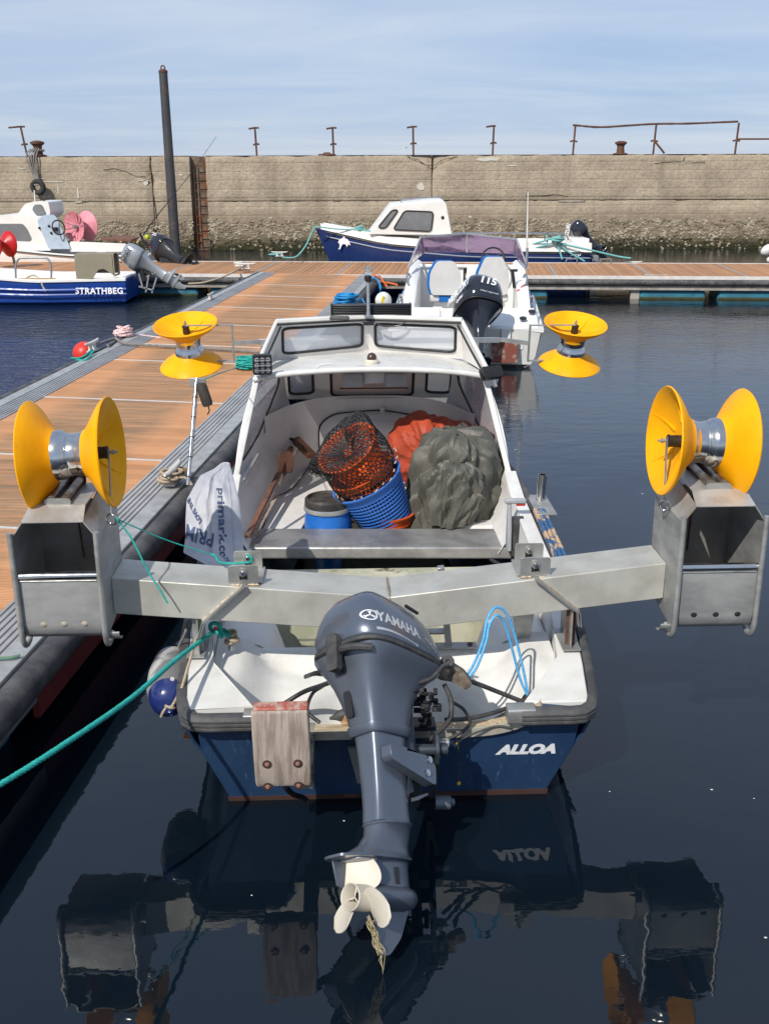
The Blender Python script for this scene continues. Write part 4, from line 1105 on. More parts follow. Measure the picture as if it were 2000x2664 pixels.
for s, (f0x, f0y), (f1x, f1y), (r0x, r1x) in ((-1, (594, 1480), (672, 1527), (608, 682)), (1, (1352, 1458), (1430, 1503), (1338, 1412))):
    for row, ly_, a_, b_ in (('f', .475, f0x, f1x), ('r', .675, r0x, r1x)):
        xa = bl(a_, 1500 if row == 'f' else 1450, ly=ly_).x; xb = bl(b_, 1500 if row == 'f' else 1450, ly=ly_).x
        zc = bz((xa + xb) / 2); w2 = (xb - xa) / 2; xm = (xa + xb) / 2
        pl = rpoly([(-w2, 0), (w2, 0), (w2, .098), (-w2, .098)], .016)
        hole = [(-.019, .022), (.019, .022), (.019, .052), (-.019, .052)]
        MB().plate(pl, [hole], lambda a, b, w_: (xm + a, ly_ + w_, zc + .004 + b), .006).build('clamp_plate', STEEL, beam, bevel=.001)
        MB().bb((xm - .019, ly_ + .012, zc + .006), (xm + .019, ly_ + .03, zc + .06)).build('gap_block', mat('dark_gap', (.03, .03, .03), .7), beam)  # near-black block behind the slot, painted as the shade in the gap
        MB().cyl((xm, ly_ - .016, zc + .068), (xm, ly_ + .02, zc + .068), .013, n=6).build('nut', POL, beam, bevel=.002)
        MB().cyl((xm, ly_ - .006, zc + .068), (xm, ly_ + .01, zc + .068), .021, n=18).build('washer', STEEL, beam)
        MB().cyl((xm, ly_ - .030, zc + .068), (xm, ly_ - .01, zc + .068), .007, n=10).build('bolt', POL, beam)
        bead('weld', [(xm - w2, ly_ - .003, zc + .003), (xm - .02, ly_ - .003, zc + .004)], .0045, beam)
        bead('weld', [(xm + .02, ly_ - .003, zc + .004), (xm + w2, ly_ - .003, zc + .003)], .0045, beam)
    MB().bb((xm - w2 - .012, .50, bz(xm) + .0), (xm + w2 + .012, .70, bz(xm) + .008)).build('base_pad', STEELD, beam)
    # diagonal strap over the front face, then leg to the gunwale
    if s < 0: p0, p1, p2 = bl(632, 1522, ly=.44), bl(527, 1616, ly=.44), bl(516, 1655, ly=.44)
    else: p0, p1, p2 = bl(1395, 1504, ly=.44), bl(1505, 1590, ly=.44), bl(1508, 1625, ly=.44)
    for o_ in (0, .012):
        mb = MB(); q = [V((p.x + s * -o_, .428, p.z + o_ * .3)) for p in (p0, p1, p2)]
        for a, b in zip(q, q[1:]): mb.bar(a, b, .005, .040, (0, 1, 0))
        mb.build('strap', STEEL, beam)
    bead('weld', [V((p0.x + s * .004, .449, p0.z)), V((p1.x + s * .004, .449, p1.z))], .0035, beam)
    MB().bb((s * .925 - .025, .50, hz(.6) + .005), (s * .925 + .025, .506, bz(s * .9) - BH)).build('leg_plate', RUST if s > 0 else STEELD, beam)
    MB().bb((s * .92 - .004, .46, hz(.6) + .005), (s * .92 + .004, .70, bz(s * .9) - BH)).build('leg_plate', STEELD, beam)
    MB().bb((s * .93 - .05, .44, hz(.6) + .006), (s * .93 + .04, .72, hz(.6) + .014)).build('foot_plate', STEELD, beam)
    if s > 0: MB().hexa([(.70, .74, .50), (.76, .72, .50), (.78, .84, .50), (.72, .86, .50), (.66, .70, .74), (.78, .70, .74), (.80, .86, .74), (.66, .86, .74)]).build('under_bracket', STEELD, beam, bevel=.004)

# ================================================================ POT HAULERS
def flange(mb, sgn):
    """one trumpet-shaped disc; axis along x, rim at |x| = .168"""
    prof = [(.106, .060), (.114, .072), (.140, .092), (.180, .116), (.215, .139), (.237, .158), (.2475, .171), (.244, .177), (.233, .172), (.212, .154), (.180, .132), (.140, .112), (.105, .099), (.060, .093), (.001, .093)]
    mb.lathe([(r, h * sgn) for r, h in prof], (0, 0, 0), (1, 0, 0), 48)
    for k in range(6):       # ribs in the hollow side
        a = 2 * PI * k / 6 + .35
        d = V((0, math.cos(a), math.sin(a))); e = V((0, -math.sin(a), math.cos(a)))
        q = []
        for r, h in ((.085, .103), (.14, .119), (.19, .142), (.222, .164)):
            q.append([d * r + V((h * sgn, 0, 0)) + e * .0045, d * r + V(((h - .012) * sgn, 0, 0)) + e * .006, d * r + V(((h - .012) * sgn, 0, 0)) - e * .006, d * r + V((h * sgn, 0, 0)) - e * .0045])
        mb.rings(q)
def wheel(par, inner):
    """drum and two flanges along local x; inner is the side that faces the boat"""
    mb = MB(); flange(mb, 1); mb.build('disc', YEL, par, 50)
    mb = MB(); flange(mb, -1); mb.build('disc', YEL, par, 50)
    MB().lathe([(.112, .076 * inner * -1), (.112, .048 * -inner), (.108, .034 * -inner), (.097, .020 * -inner), (.093, .013 * -inner), (.097, .009 * -inner), (.093, .002 * -inner), (.094, .028 * inner), (.097, .036 * inner), (.104, .055 * inner), (.110, .076 * inner)], (0, 0, 0), (1, 0, 0), 48).build('drum', POL, par, 25)
    MB().lathe([(.028, .094 * inner), (.028, .125 * inner), (.0265, .126 * inner), (.0265, .148 * inner), (.030, .149 * inner), (.030, .155 * inner), (.001, .155 * inner)], (0, 0, 0), (1, 0, 0), 12).build('bearing', mat('dark_bearing', (.05, .042, .036), .5, .6), par, 30)
    MB().lathe([(.006, .15 * inner), (.006, .172 * inner), (.013, .172 * inner), (.013, .184 * inner), (.006, .184 * inner), (.006, .20 * inner), (.001, .20 * inner)], (0, 0, 0), (1, 0, 0), 6).build('axle_bolt', STEELD, par, 30)
INS = mat('darker_steel_inside', (.30, .285, .265), .55, .35, c2=(.19, .175, .16), scale=4, amt=1, c3=(.20, .13, .08), c3scale=7, c3lo=.64, c3hi=.72)  # darker, patchy steel for the inside back plate
FACE = mat('chute_front_steel', (.40, .40, .385), .42, .35, c2=(.27, .27, .265), scale=3, amt=1, bump=.0006, bscale=50, c3=(.52, .52, .50), c3scale=6, c3lo=.66, c3hi=.78, rvar=.1, stretch=(1, 1, 2))
HOOD = mat('worn_hood_steel', (.50, .48, .44), .45, .5, c2=(.34, .32, .29), scale=4, amt=1, bump=.0006, bscale=50, c3=(.42, .24, .10), c3scale=4, c3lo=.60, c3hi=.74, rvar=.1)
for s, lab in ((-1, 'near left pot hauler: orange drum discs over a steel chute, teal line on its ring'), (1, 'near right pot hauler: orange drum discs over a steel chute, above open water')):
    h = onboat('pot_hauler', lab, 'pot hauler', 'pot haulers with paired orange discs')
    h.location = bt((0, .27, 0))
    xi, xo = (-1.312, -1.700) if s < 0 else (1.362, 1.750)
    cx_ = (xi + xo) / 2; hw = abs(xo - xi) / 2
    z0 = .795 if s < 0 else .785
    zt = (1.304 if s < 0 else 1.334) ; zr = zt + .078; D_ = .44
    tw = hw - .055
    th = .005
    inn = -s   # direction towards the boat
    # side walls (outer cheek and inner cheek)
    for e in (-1, 1):
        MB().plate([(0, z0), (D_, z0 + .05), (D_, zt), (0, zt)], [], lambda a, b, w_: (cx_ + e * (hw - w_), a, b), th).build('side_wall', STEELD if e == inn else FACE, h, bevel=.001)
        # chamfer of the hood
        mb = MB().hexa([(cx_ + e * hw, 0, zt), (cx_ + e * hw, D_, zt), (cx_ + e * (hw - .006), D_, zt), (cx_ + e * (hw - .006), 0, zt),
                        (cx_ + e * tw, .0, zr), (cx_ + e * (tw - .01), D_, zr + .05), (cx_ + e * (tw - .016), D_, zr + .05), (cx_ + e * (tw - .006), .0, zr)])
        mb.build('hood_chamfer', HOOD, h)
    # sloping lip and top with rollers
    MB().hexa([(cx_ - tw, 0, zr - .004), (cx_ + tw, 0, zr - .004), (cx_ + tw - .012, .11, zr + .040), (cx_ - tw + .012, .11, zr + .040),
               (cx_ - tw, 0, zr), (cx_ + tw, 0, zr), (cx_ + tw - .012, .11, zr + .045), (cx_ - tw + .012, .11, zr + .045)]).build('hood_lip', HOOD, h)
    MB().hexa([(cx_ - tw + .012, .11, zr + .040), (cx_ + tw - .012, .11, zr + .040), (cx_ + tw - .012, D_, zr + .046), (cx_ - tw + .012, D_, zr + .046),
               (cx_ - tw + .012, .11, zr + .045), (cx_ + tw - .012, .11, zr + .045), (cx_ + tw - .012, D_, zr + .051), (cx_ - tw + .012, D_, zr + .051)]).build('hood_top', HOOD, h)
    MB().prism(rpoly([(-.06, 0), (.06, 0), (.06, .024), (.042, .03), (-.042, .03), (-.06, .024)], .008), lambda a, b, w_: (cx_ + a, .115 + w_, zr + .045 + b), .005).build('roller_plate', STEELD, h)
    MB().prism(rpoly([(-.06, 0), (.06, 0), (.06, .06), (-.06, .06)], .012), lambda a, b, w_: (cx_ + a, D_ - .02 + w_, zr + .05 + b), .005).build('roller_plate', RUST, h)
    for e in (-.032, .032):
        MB().cyl((cx_ + e, .125, zr + .066), (cx_ + e, D_ - .02, zr + .075), .019, n=14).build('roller', mat('worn_roller', (.22, .16, .11), .4, .8, c2=(.40, .36, .32), scale=14, amt=1), h)
    # back and dark inside
    MB().bb((cx_ - hw + th, D_ - th, z0 + .05), (cx_ + hw - th, D_, zt + .05)).build('back_plate', INS, h)
    bead('inner_seam', [(cx_ - .01 * s, D_ - th - .002, z0 + .25), (cx_ - .005, D_ - th - .002, zt + .02)], .005, h, RUST)
    # front plate, rolled top and curled bottom
    zp = z0 + .315
    prof = [(.0, zp), (0, z0 + .08), (.01, z0 + .035), (.04, z0 + .005), (.09, z0 - .01), (D_ - .08, z0 + .03), (D_, z0 + .05)]
    P = [V((0, y, z)) for y, z in prof]
    mb = MB(); mb.rings([[p + V((cx_ - hw + .012, 0, 0)), p + V((cx_ + hw - .012, 0, 0)), p + V((cx_ + hw - .012, .004, .002)), p + V((cx_ - hw + .012, .004, .002))] for p in P]); mb.build('front_plate', FACE, h, 50)
    MB().cyl((cx_ - hw + .012, .008, zp + .008), (cx_ + hw - .012, .008, zp + .008), .020, n=16).build('rolled_edge', POL, h)
    bead('weld', [(cx_ - hw + .02, -.004, zp - .012), (cx_ + hw - .02, -.004, zp - .012)], .003, h, STEELD)
    for e in (-1, 1):
        x = cx_ + e * (hw - .002)
        MB().tube(curve([(x, -.012, zt + .03), (x, -.012, zt - .1), (x, -.012, z0 + .10), (x, -.008, z0 + .02), (x, .02, z0 - .028), (x, .07, z0 - .035), (x, .115, z0 - .01)], 6), .0135, 12).build('guard_rod', STEELD, h, 50)
    xk = cx_ + inn * hw if s < 0 else cx_ - hw
    xk0, xk1 = sorted((xk + (.012 if s < 0 else -.012), xk + (.058 if s < 0 else -.058)))
    cv = [(.07 * math.cos(a) + .075, .055 * math.sin(a)) for a in [PI * 1.02 + PI * .48 * k / 7 for k in range(8)]]
    MB().rings([[(xk0, y, z0 + .035 + z), (xk1, y, z0 + .035 + z), (xk1, y + .003, z0 + .04 + z), (xk0, y + .003, z0 + .04 + z)] for y, z in cv]).build('hook_plate', STEELD, h, 50)
    for k in range(3):
        mb = MB(); mb.sphere((cx_ + (-.10 + k * .105) * (1 if s > 0 else .9), -.001, z0 + .085), .012, 8, 6, (1.3, .3, 1)); mb.build('blemish', mat('worn_scar', (.42, .36, .28), .7, .3) if s < 0 else mat('dark_hole', (.015, .015, .015), .9), h)
    # wheel
    hubc = bl(192, 1182, ly=.52) if s < 0 else bl(1826, 1150, ly=.52)
    w_e = bpy.data.objects.new('wheel', None); col.objects.link(w_e); w_e.parent = h; w_e.location = (cx_ + (.055 if s < 0 else -.055), .25, hubc.z); w_e.rotation_euler = (0, R(3) * s, R(1) * s)
    # wheel parts sit directly on the hauler: bake the wheel transform
    wm = M.Translation(w_e.location) @ M.Scale(1.05, 4) @ w_e.rotation_euler.to_matrix().to_4x4(); bpy.data.objects.remove(w_e)
    before = set(bpy.data.objects)
    wheel(h, inn)
    for o in set(bpy.data.objects) - before: o.matrix_local = wm
    # stay and ring
    a = wm @ V((.160 * inn, 0, 0)); b = V((cx_ + inn * (hw + .022), .22, zt + .04))
    MB().bar(a + V((0, 0, .02)), b, .006, .018, (0, 1, 0)).build('stay', STEELD, h)
    rc = b + V((inn * .004, -.02, -.02))
    torus(MB(), rc, (.5, 1, .1), .026, .0055, 24, 8).build('ring', POL, h, 60)
    MB().cyl(rc + V((inn * -.02, .02, -.01)), rc + V((inn * -.05, .03, -.015)), .012, n=8).build('ring_lug', STEELD, h)
# line guards join beam and chute
for s, (px, py, lab) in ((-1, (491, 897, 'far left pot hauler, orange discs on an upright drum over the walkway')), (1, (1488, 895, 'far right pot hauler, orange discs on an upright drum beside the white speedboat'))):
    h = onboat('pot_hauler', lab, 'pot hauler', 'pot haulers with paired orange discs')
    c_ = bl(px, py, ly=3.9)
    ax = V((.05 * -s * -1 * -1, -.25, 1)).normalized() if False else V((.055 * s, -.26, 1)).normalized()
    u = V((0, 1, 0)); u = (u - ax * u.dot(ax)).normalized(); w_ = ax.cross(u)
    wm = M(((ax.x, u.x, w_.x, c_.x), (ax.y, u.y, w_.y, c_.y), (ax.z, u.z, w_.z, c_.z), (0, 0, 0, 1)))
    before = set(bpy.data.objects); wheel(h, 1)
    for o in set(bpy.data.objects) - before: o.matrix_local = wm
    top = wm @ V((.16, 0, 0)); botm = wm @ V((-.13, 0, 0))
    x2 = c_.x - s * .345
    t2, b2 = V((x2, top.y, top.z + .0)), V((x2 + s * .0, botm.y - .03, botm.z - .005))
    MB().bar(top, t2, .035, .008).build('frame_bar', STEELD, h)
    MB().bar(t2 + V((0, 0, .004)), b2 - V((0, 0, .004)), .012, .035, (0, 1, 0)).build('frame_bar', STEELD, h)
    MB().bar(b2, botm + V((-s * .09, 0, 0)), .035, .008).build('frame_bar', STEELD, h)
    MB().bar(t2.lerp(b2, .5), V((c_.x - s * .55, 3.99, 1.588)), .03, .03).build('stub_tube', STEEL, h)
ct = onboat('front_cross_tube', 'square steel tube running across the cuddy roof behind the windscreen', 'tube')
MB().bar((-.86, 3.99, 1.590), (1.04, 3.99, 1.585), .03, .042).build('tube', GALV, ct, bevel=.003)
for x in (-.80, .82): MB().bb((x - .05, 3.97, 1.46), (x + .05, 4.01, 1.568)).build('bracket', STEELD, ct, bevel=.004)

# ================================================================ OUTBOARD
GUN = mat('gunmetal_paint', (.115, .135, .168), .30, .5, c2=(.095, .112, .142), scale=3, coat=.5, c3=(.22, .23, .24), c3scale=40, c3lo=.74, c3hi=.78, rvar=.05)
GUN2 = mat('gunmetal_lower', (.110, .128, .158), .36, .45, c2=(.088, .104, .13), scale=4, coat=.4, c3=(.2, .2, .2), c3scale=30, c3lo=.72, c3hi=.77, rvar=.06)
eA = spot(1026, 2487, Y=3.2); eB = spot(956, 1553, Y=4.28)
eU = (eB - eA).normalized(); EL = (eB - eA).length; ES = EL / 1.42
PSI = R(40)
n0 = V((0, -1, 0)) ; n0 = (n0 - eU * n0.dot(eU)).normalized()          # aft with straight steering: towards camera and up
side0 = V((1, 0, 0)); side0 = (side0 - eU * side0.dot(eU)).normalized()
eAft = (n0 * math.cos(PSI) - side0 * math.sin(PSI)).normalized()
eS = eU.cross(eAft) * -1
if eS.x < 0: eS = -eS
eng = thing('outboard_motor', 'tilted-up dark grey outboard on the near transom, cream propeller clear of the water', 'outboard motor', eA)
def E(a, s, t): return (eAft * a + eS * s + eU * t) * ES      # aft, starboard, up along the leg (origin: skeg tip)
def sect(t, A_, F_, W_, ex=2.6, n=36, c=0, tiltf=0):
    r_ = []
    for i in range(n):
        q = 2 * PI * i / n; ca, sa = math.cos(q), math.sin(q)
        a = (abs(ca) ** (2 / ex)) * (A_ if ca > 0 else -F_); s_ = (abs(sa) ** (2 / ex)) * W_ * (1 if sa > 0 else -1)
        r_.append(E(a + c, s_, t + tiltf * a))
    return r_
def body(name, rows, m_, ex=2.6, ang=40, tilt=0, **k):
    return MB().rings([sect(*r_, ex=ex, tiltf=tilt) for r_ in rows]).build(name, m_, eng, ang, **k)
body('cowling', [(1.140, .205, .300, .196), (1.150, .212, .308, .202), (1.20, .212, .303, .196), (1.26, .200, .286, .180), (1.315, .176, .258, .155), (1.36, .142, .220, .125), (1.395, .090, .165, .085), (1.415, .035, .105, .045), (1.42, .005, .06, .015)], GUN, ex=3.3, ang=60, tilt=.10)
body('seam_gasket', [(1.118, .206, .300, .196), (1.122, .214, .310, .204), (1.136, .214, .310, .204), (1.140, .206, .300, .197)], RUB, ex=3.3, tilt=.10)
body('lower_cowling', [(1.118, .200, .296, .194), (1.09, .190, .270, .182), (1.05, .172, .215, .150), (1.00, .152, .170, .122), (.94, .130, .145, .102), (.88, .112, .130, .088), (.815, .100, .122, .078)], GUN2, ex=4.6, ang=50, tilt=.07)
body('leg_collar', [(.845, .107, .130, .085), (.842, .112, .136, .090), (.815, .108, .134, .087), (.805, .100, .126, .080)], GUN2, ex=4.2)
body('leg', [(.812, .088, .118, .068), (.72, .082, .114, .062), (.60, .078, .110, .057), (.52, .080, .110, .055), (.47, .086, .114, .056)], GUN, ex=4.2, ang=50)
body('lower_unit', [(.470, .092, .130, .066), (.462, .096, .134, .070), (.455, .092, .128, .062), (.42, .105, .118, .054), (.38, .150, .110, .046), (.352, .215, .108, .052), (.340, .245, .108, .058)], GUN2, ex=2.4, ang=45, tilt=-.03)
mb = MB(); pl = rpoly([(-.11, -.04), (.02, -.075), (.20, -.085), (.295, -.05), (.295, .05), (.20, .085), (.02, .075), (-.11, .04)], .03)
mb.plate(pl, [], lambda a, s_, w_: E(a, s_, .330 + w_ - a * .03), .010); mb.build('cavitation_plate', GUN2, eng, bevel=.002)
mb = MB(); mb.plate([(.185, .325), (.205, .23), (.235, .235), (.255, .325)], [], lambda a, t_, w_: E(a, -.045 + w_, t_), .007); mb.build('trim_fin', GUN2, eng, bevel=.001)
mb = MB(); mb.plate(rpoly([(.10, -.05), (.215, -.055), (.215, .055), (.10, .05)], .02), [], lambda a, s_, w_: E(a, s_, .318 + w_), .010); mb.build('anode', mat('grey_anode', (.45, .46, .45), .5, .3), eng, bevel=.003)
body('gearcase_strut', [(.335, .10, .108, .034), (.29, .085, .108, .031), (.24, .08, .108, .034), (.21, .08, .105, .040)], GUN2, ex=2.1, ang=60)
MB().lathe([(.001, -.150), (.022, -.140), (.040, -.115), (.050, -.07), (.052, 0), (.050, .07), (.045, .118), (.001, .12)], E(0, 0, .200), eAft, 28).build('torpedo', GUN2, eng, 60)
mb = MB(); mb.plate(rpoly([(.10, .175), (.085, .05), (.075, .0), (.03, .0), (-.04, .06), (-.10, .17)], .02), [], lambda a, t_, w_: E(a, -.004 + w_, t_), .008); mb.build('skeg', GUN2, eng, bevel=.0025)
MB().plate([(-.02, .245), (.0, .245), (.0, .305), (-.02, .305)], [], lambda a, t_, w_: E(a, .0335 + w_, t_), .003).build('water_intake', BLK, eng)
PROP = mat('cream_propeller_paint', (.60, .55, .46), .45, c2=(.50, .45, .37), scale=6, c3=(.3, .26, .2), c3scale=20, c3lo=.72, c3hi=.78)
pr = bpy.data.objects.new('propeller', None)
hubm = MB().lathe([(.040, .110), (.048, .116), (.050, .15), (.048, .205), (.051, .222), (.048, .226), (.043, .218), (.041, .14), (.001, .14)], E(0, 0, .192), eAft, 28).build('propeller', PROP, eng, 40)
MB().lathe([(.018, .14), (.022, .17), (.016, .19), (.001, .192)], E(0, 0, .192), eAft, 10).build('prop_nut', mat('dark_nut', (.03, .027, .022), .6, .5), hubm, 30)
for k in range(3):
    MB().bar(E(0, 0, .192) + eAft * .190 * ES, E(0, 0, .192) + eAft * .190 * ES + (eU * math.cos(2 * PI * k / 3 + .4) + eS * math.sin(2 * PI * k / 3 + .4)) * .038 * ES, .004, .004).build('hub_spoke', PROP, hubm)
for k in range(3):
    th0 = R(0 + 120 * k)
    def blade(u, v_, th0=th0):
        r_ = .042 + .122 * u
        half = .078 * math.sin(PI * (.16 + .80 * u)) ** .75 * (1 + .15 * u)
        if u > .93: half *= max(0, (1 - u) / .07) ** .5
        c_ = (v_ * 2 - 1) * half
        pa = R(44 - 24 * u)
        ang_ = c_ * math.cos(pa) / r_ if r_ > 0 else 0
        ax_ = -c_ * math.sin(pa)
        d = eU * math.cos(th0 + ang_) + eS * math.sin(th0 + ang_)
        return E(0, 0, .192) + (d * r_ + eAft * (.150 + ax_ + .01 * u)) * ES
    MB().grid(14, 12, blade, .0045).build('blade', PROP, hubm, 70)
# cowling furniture
MB().prism(rpoly([(-.028, -.085), (.028, -.085), (.034, .05), (.012, .075), (-.03, .06)], .014), lambda a, t_, w_: E(.212 + w_, a + .0, 1.125 + t_), .030).build('latch', RUB, eng, bevel=.006)
mb = MB()
mb.rings([[E(.10 + k * .035, -.20 - .0 * k, 1.10 - .012 * k * k * .3 + dz) for dz in (.0, .018)] + [E(.10 + k * .035, -.165, 1.10 - .004 * k * k + dz) for dz in (.018, 0)] for k in range(4)]); mb.build('carry_handle', RUB, eng, bevel=.004)
MB().tube(curve([E(.215, .03, 1.118), E(.232, .06, 1.115), E(.222, .12, 1.106), E(.180, .165, 1.098)], 5), .016, 8).build('rear_grip', RUB, eng)
MB().lathe([(.018, -.004), (.018, .004), (.010, .004), (.009, .0), (.001, -.002)], E(.183, -.022, 1.055), eAft, 18).build('flush_port', BLK, eng, 30)
pl = rpoly([(-.018, .875), (.020, .875), (.024, .98), (-.014, .98)], .012)
MB().plate(pl, [], lambda s_, t_, w_: E(.108 + (t_ - .8) * .16 + .002 + w_ * .5, s_ - .03, t_), .006).build('rear_hatch', BLK, eng)
MB().plate(rpoly([(-.09, 1.355), (.05, 1.38), (.05, 1.352), (-.09, 1.335)], .006), [], lambda a, t_, w_: E(a, -.150 - (1.36 - t_) * .9 + w_, t_ + .0), .012).build('air_intake', BLK, eng)
MB().plate(rpoly([(-.15, 1.345), (-.07, 1.362), (-.07, 1.350), (-.15, 1.335)], .004), [], lambda a, t_, w_: E(a, .150 - w_, t_ - .008), .010).build('air_intake', BLK, eng)
# lettering and stripe on the starboard side of the cowling
def cowl_pt(a, t_):
    """point on the starboard face of the cowling"""
    rows = [(1.150, .212, .308, .202), (1.20, .212, .303, .196), (1.26, .200, .286, .180), (1.315, .176, .258, .155), (1.36, .142, .220, .125), (1.395, .090, .165, .085)]
    t0 = t_ - .10 * a
    for r0, r1 in zip(rows, rows[1:]):
        if r0[0] <= t0 <= r1[0]: break
    k = max(0, min(1, (t0 - r0[0]) / (r1[0] - r0[0]))); A_, F_, W_ = (lerp(r0[i], r1[i], k) for i in (1, 2, 3))
    L_ = A_ if a > 0 else F_; ex = 3.3
    s_ = W_ * max(0, 1 - min(1, abs(a / L_)) ** ex) ** (1 / ex)
    return E(a, s_, t_)
def on_cowl(o, a0, t0, ang):
    """lay a flat print over the cowling: mesh x runs forward, y up"""
    for v_ in o.data.vertices:
        x, y = v_.co.x, v_.co.y; ca, sa = math.cos(ang), math.sin(ang)
        a = a0 - (x * ca - y * sa); t_ = t0 + (x * sa + y * ca)
        p = cowl_pt(a, t_); q = cowl_pt(a - .004, t_) - cowl_pt(a + .004, t_); r_ = cowl_pt(a, t_ + .004) - cowl_pt(a, t_ - .004)
        n = q.cross(r_).normalized()
        if n.dot(eS) < 0: n = -n
        v_.co = p + n * (.0014 + abs(v_.co.z) * .2)
    o.matrix_local = M.Identity(4)
o = text_mesh('YAMAHA', .066, LIGHT, eng, M.Identity(4), 'brand_lettering', bold=.0020, sx=.86, ext=.0002, spacing=1.0); on_cowl(o, .030, 1.222, -.14)
mb = MB(); n = 28
def flat_ring(mb, r0, r1, n=28):
    rs = [[V((r * math.cos(2 * PI * i / n), r * math.sin(2 * PI * i / n), 0)) for i in range(n)] for r in (r0, r1)]; return mb.rings(rs, True, False)
flat_ring(mb, .0215, .0255)
for k in range(3):
    a = PI / 2 + 2 * PI * k / 3; c, s_ = math.cos(a), math.sin(a)
    def b2(x, y): return V((c * x - s_ * y, s_ * x + c * y, 0))
    mb.add([b2(.001, -.0018), b2(.0185, -.0018), b2(.0185, .0018), b2(.001, .0018)], [(0, 1, 2, 3)])
    mb.add([b2(.015, -.0062), b2(.0178, -.0062), b2(.0178, .0062), b2(.015, .0062)], [(0, 1, 2, 3)])
    mb.add([b2(.008, -.0045), b2(.0100, -.0045), b2(.0100, .0045), b2(.008, .0045)], [(0, 1, 2, 3)])
o = mb.build('emblem', LIGHT, eng); on_cowl(o, .166, 1.243, -.14)
mb = MB()
for i in range(60):
    x0, x1 = -.155 + .31 * i / 60, -.155 + .31 * (i + 1) / 60
    f = lambda x: -.45 * (x + .155) ** 2 - .02 * (x + .155)
    h_ = lambda x: .012 * (1 - (x + .155) / .36)
    mb.mi(0 if i < 42 else 1); mb.add([(x0, f(x0) - h_(x0) / 2, 0), (x1, f(x1) - h_(x1) / 2, 0), (x1, f(x1) + h_(x1) / 2, 0), (x0, f(x0) + h_(x0) / 2, 0)], [(0, 1, 2, 3)])
o = mb.build('side_stripe', [mat('silver_stripe', (.50, .52, .56), .3, .4), mat('blue_stripe', (.05, .10, .38), .3)], eng); on_cowl(o, .0, 1.176, -.04)
o = text_mesh('FOUR STROKE', .016, LIGHT, eng, M.Identity(4), 'model_lettering', bold=.0003, ext=.0002, spacing=1.2); on_cowl(o, -.175, 1.168, -.55)
# bracket, ram, steering
BRK = mat('bracket_dark', (.045, .055, .070), .4, .3, c2=(.03, .035, .045), c3=(.16, .15, .14), c3scale=20, c3lo=.70, c3hi=.77)
MB().cyl(E(-.165, 0, .66), E(-.165, 0, 1.00), .042 * ES, n=20).build('swivel_tube', BRK, eng)
MB().prism(rpoly([(-.20, .615), (.055, .690), (.060, .755), (-.15, .735), (-.21, .70)], .02), lambda a, t_, w_: E(a, .062 + w_, t_), .050).build('mount_arm', GUN, eng, bevel=.012, seg=3)
for a, t_ in ((-.15, .66), (-.17, .715)): MB().lathe([(.014, 0), (.014, .006), (.008, .006), (.008, .010), (.001, .010)], E(a, .113, t_), eS, 12).build('mount_bolt', POL, eng, 30)
MB().prism(rpoly([(-.115, .70), (-.135, .62), (-.09, .60)], .01), lambda a, t_, w_: E(a, .0 + w_, t_ - .02), .05).build('shock_block', BRK, eng, bevel=.004)
MB().prism(rpoly([(-.13, .56), (-.20, .59), (-.20, .598), (-.13, .575)], .003), lambda a, t_, w_: E(a, -.045 + w_, t_), .11).build('splash_fin', GUN2, eng)
eO = eA
def W2E(p): return V(p) - eO
cb = [bt((.02, -.03, .44)), bt((.19, -.03, .44))]
for cx0 in (.045, .185):
    pts = [(-.06, .47), (-.27, .58), (-.33, .52), (-.26, .30), (-.12, .14), (-.03, .13), (-.03, .42)]
    MB().plate(rpoly(pts, .02), [], lambda y, z, w_: W2E(bt((cx0 + w_, y, z))), .016).build('clamp_bracket', BRK, eng, bevel=.003)
MB().bb((0, 0, 0), (.16, .06, .05))
mb = MB(); q = [W2E(bt(p)) for p in [(.03, -.05, .46), (.21, -.05, .46), (.21, .05, .455), (.03, .05, .455), (.03, -.05, .485), (.21, -.05, .485), (.21, .05, .48), (.03, .05, .48)]]; mb.hexa(q); mb.build('clamp_hook', BRK, eng, bevel=.004)
MB().cyl(W2E(bt((.02, -.27, .50))), W2E(bt((.24, -.27, .50))), .024, n=16).build('tilt_tube', BRK, eng)
MB().cyl(W2E(bt((.10, -.20, .18))), W2E(bt((.115, -.33, .44))), .026, n=16).build('tilt_ram', BRK, eng)
p0, p1 = bt((.20, -.17, .165)), bt((.285, -.17, .165))
MB().lathe([(.001, 0), (.032, 0), (.032, .065), (.018, .075), (.018, .085), (.001, .09)], W2E(p0), (p1 - p0), 20).build('trim_motor', mat('trim_motor_grey', (.13, .15, .17), .4, .4), eng, 30)
SIL = mat('silver_cable_end', (.62, .60, .55), .35, .7)
q = bt((.10, -.27, .53))
MB().box(W2E(bt((.23, -.20, .49))), (.05, .035, .03)).build('cable_end', SIL, eng, bevel=.006)
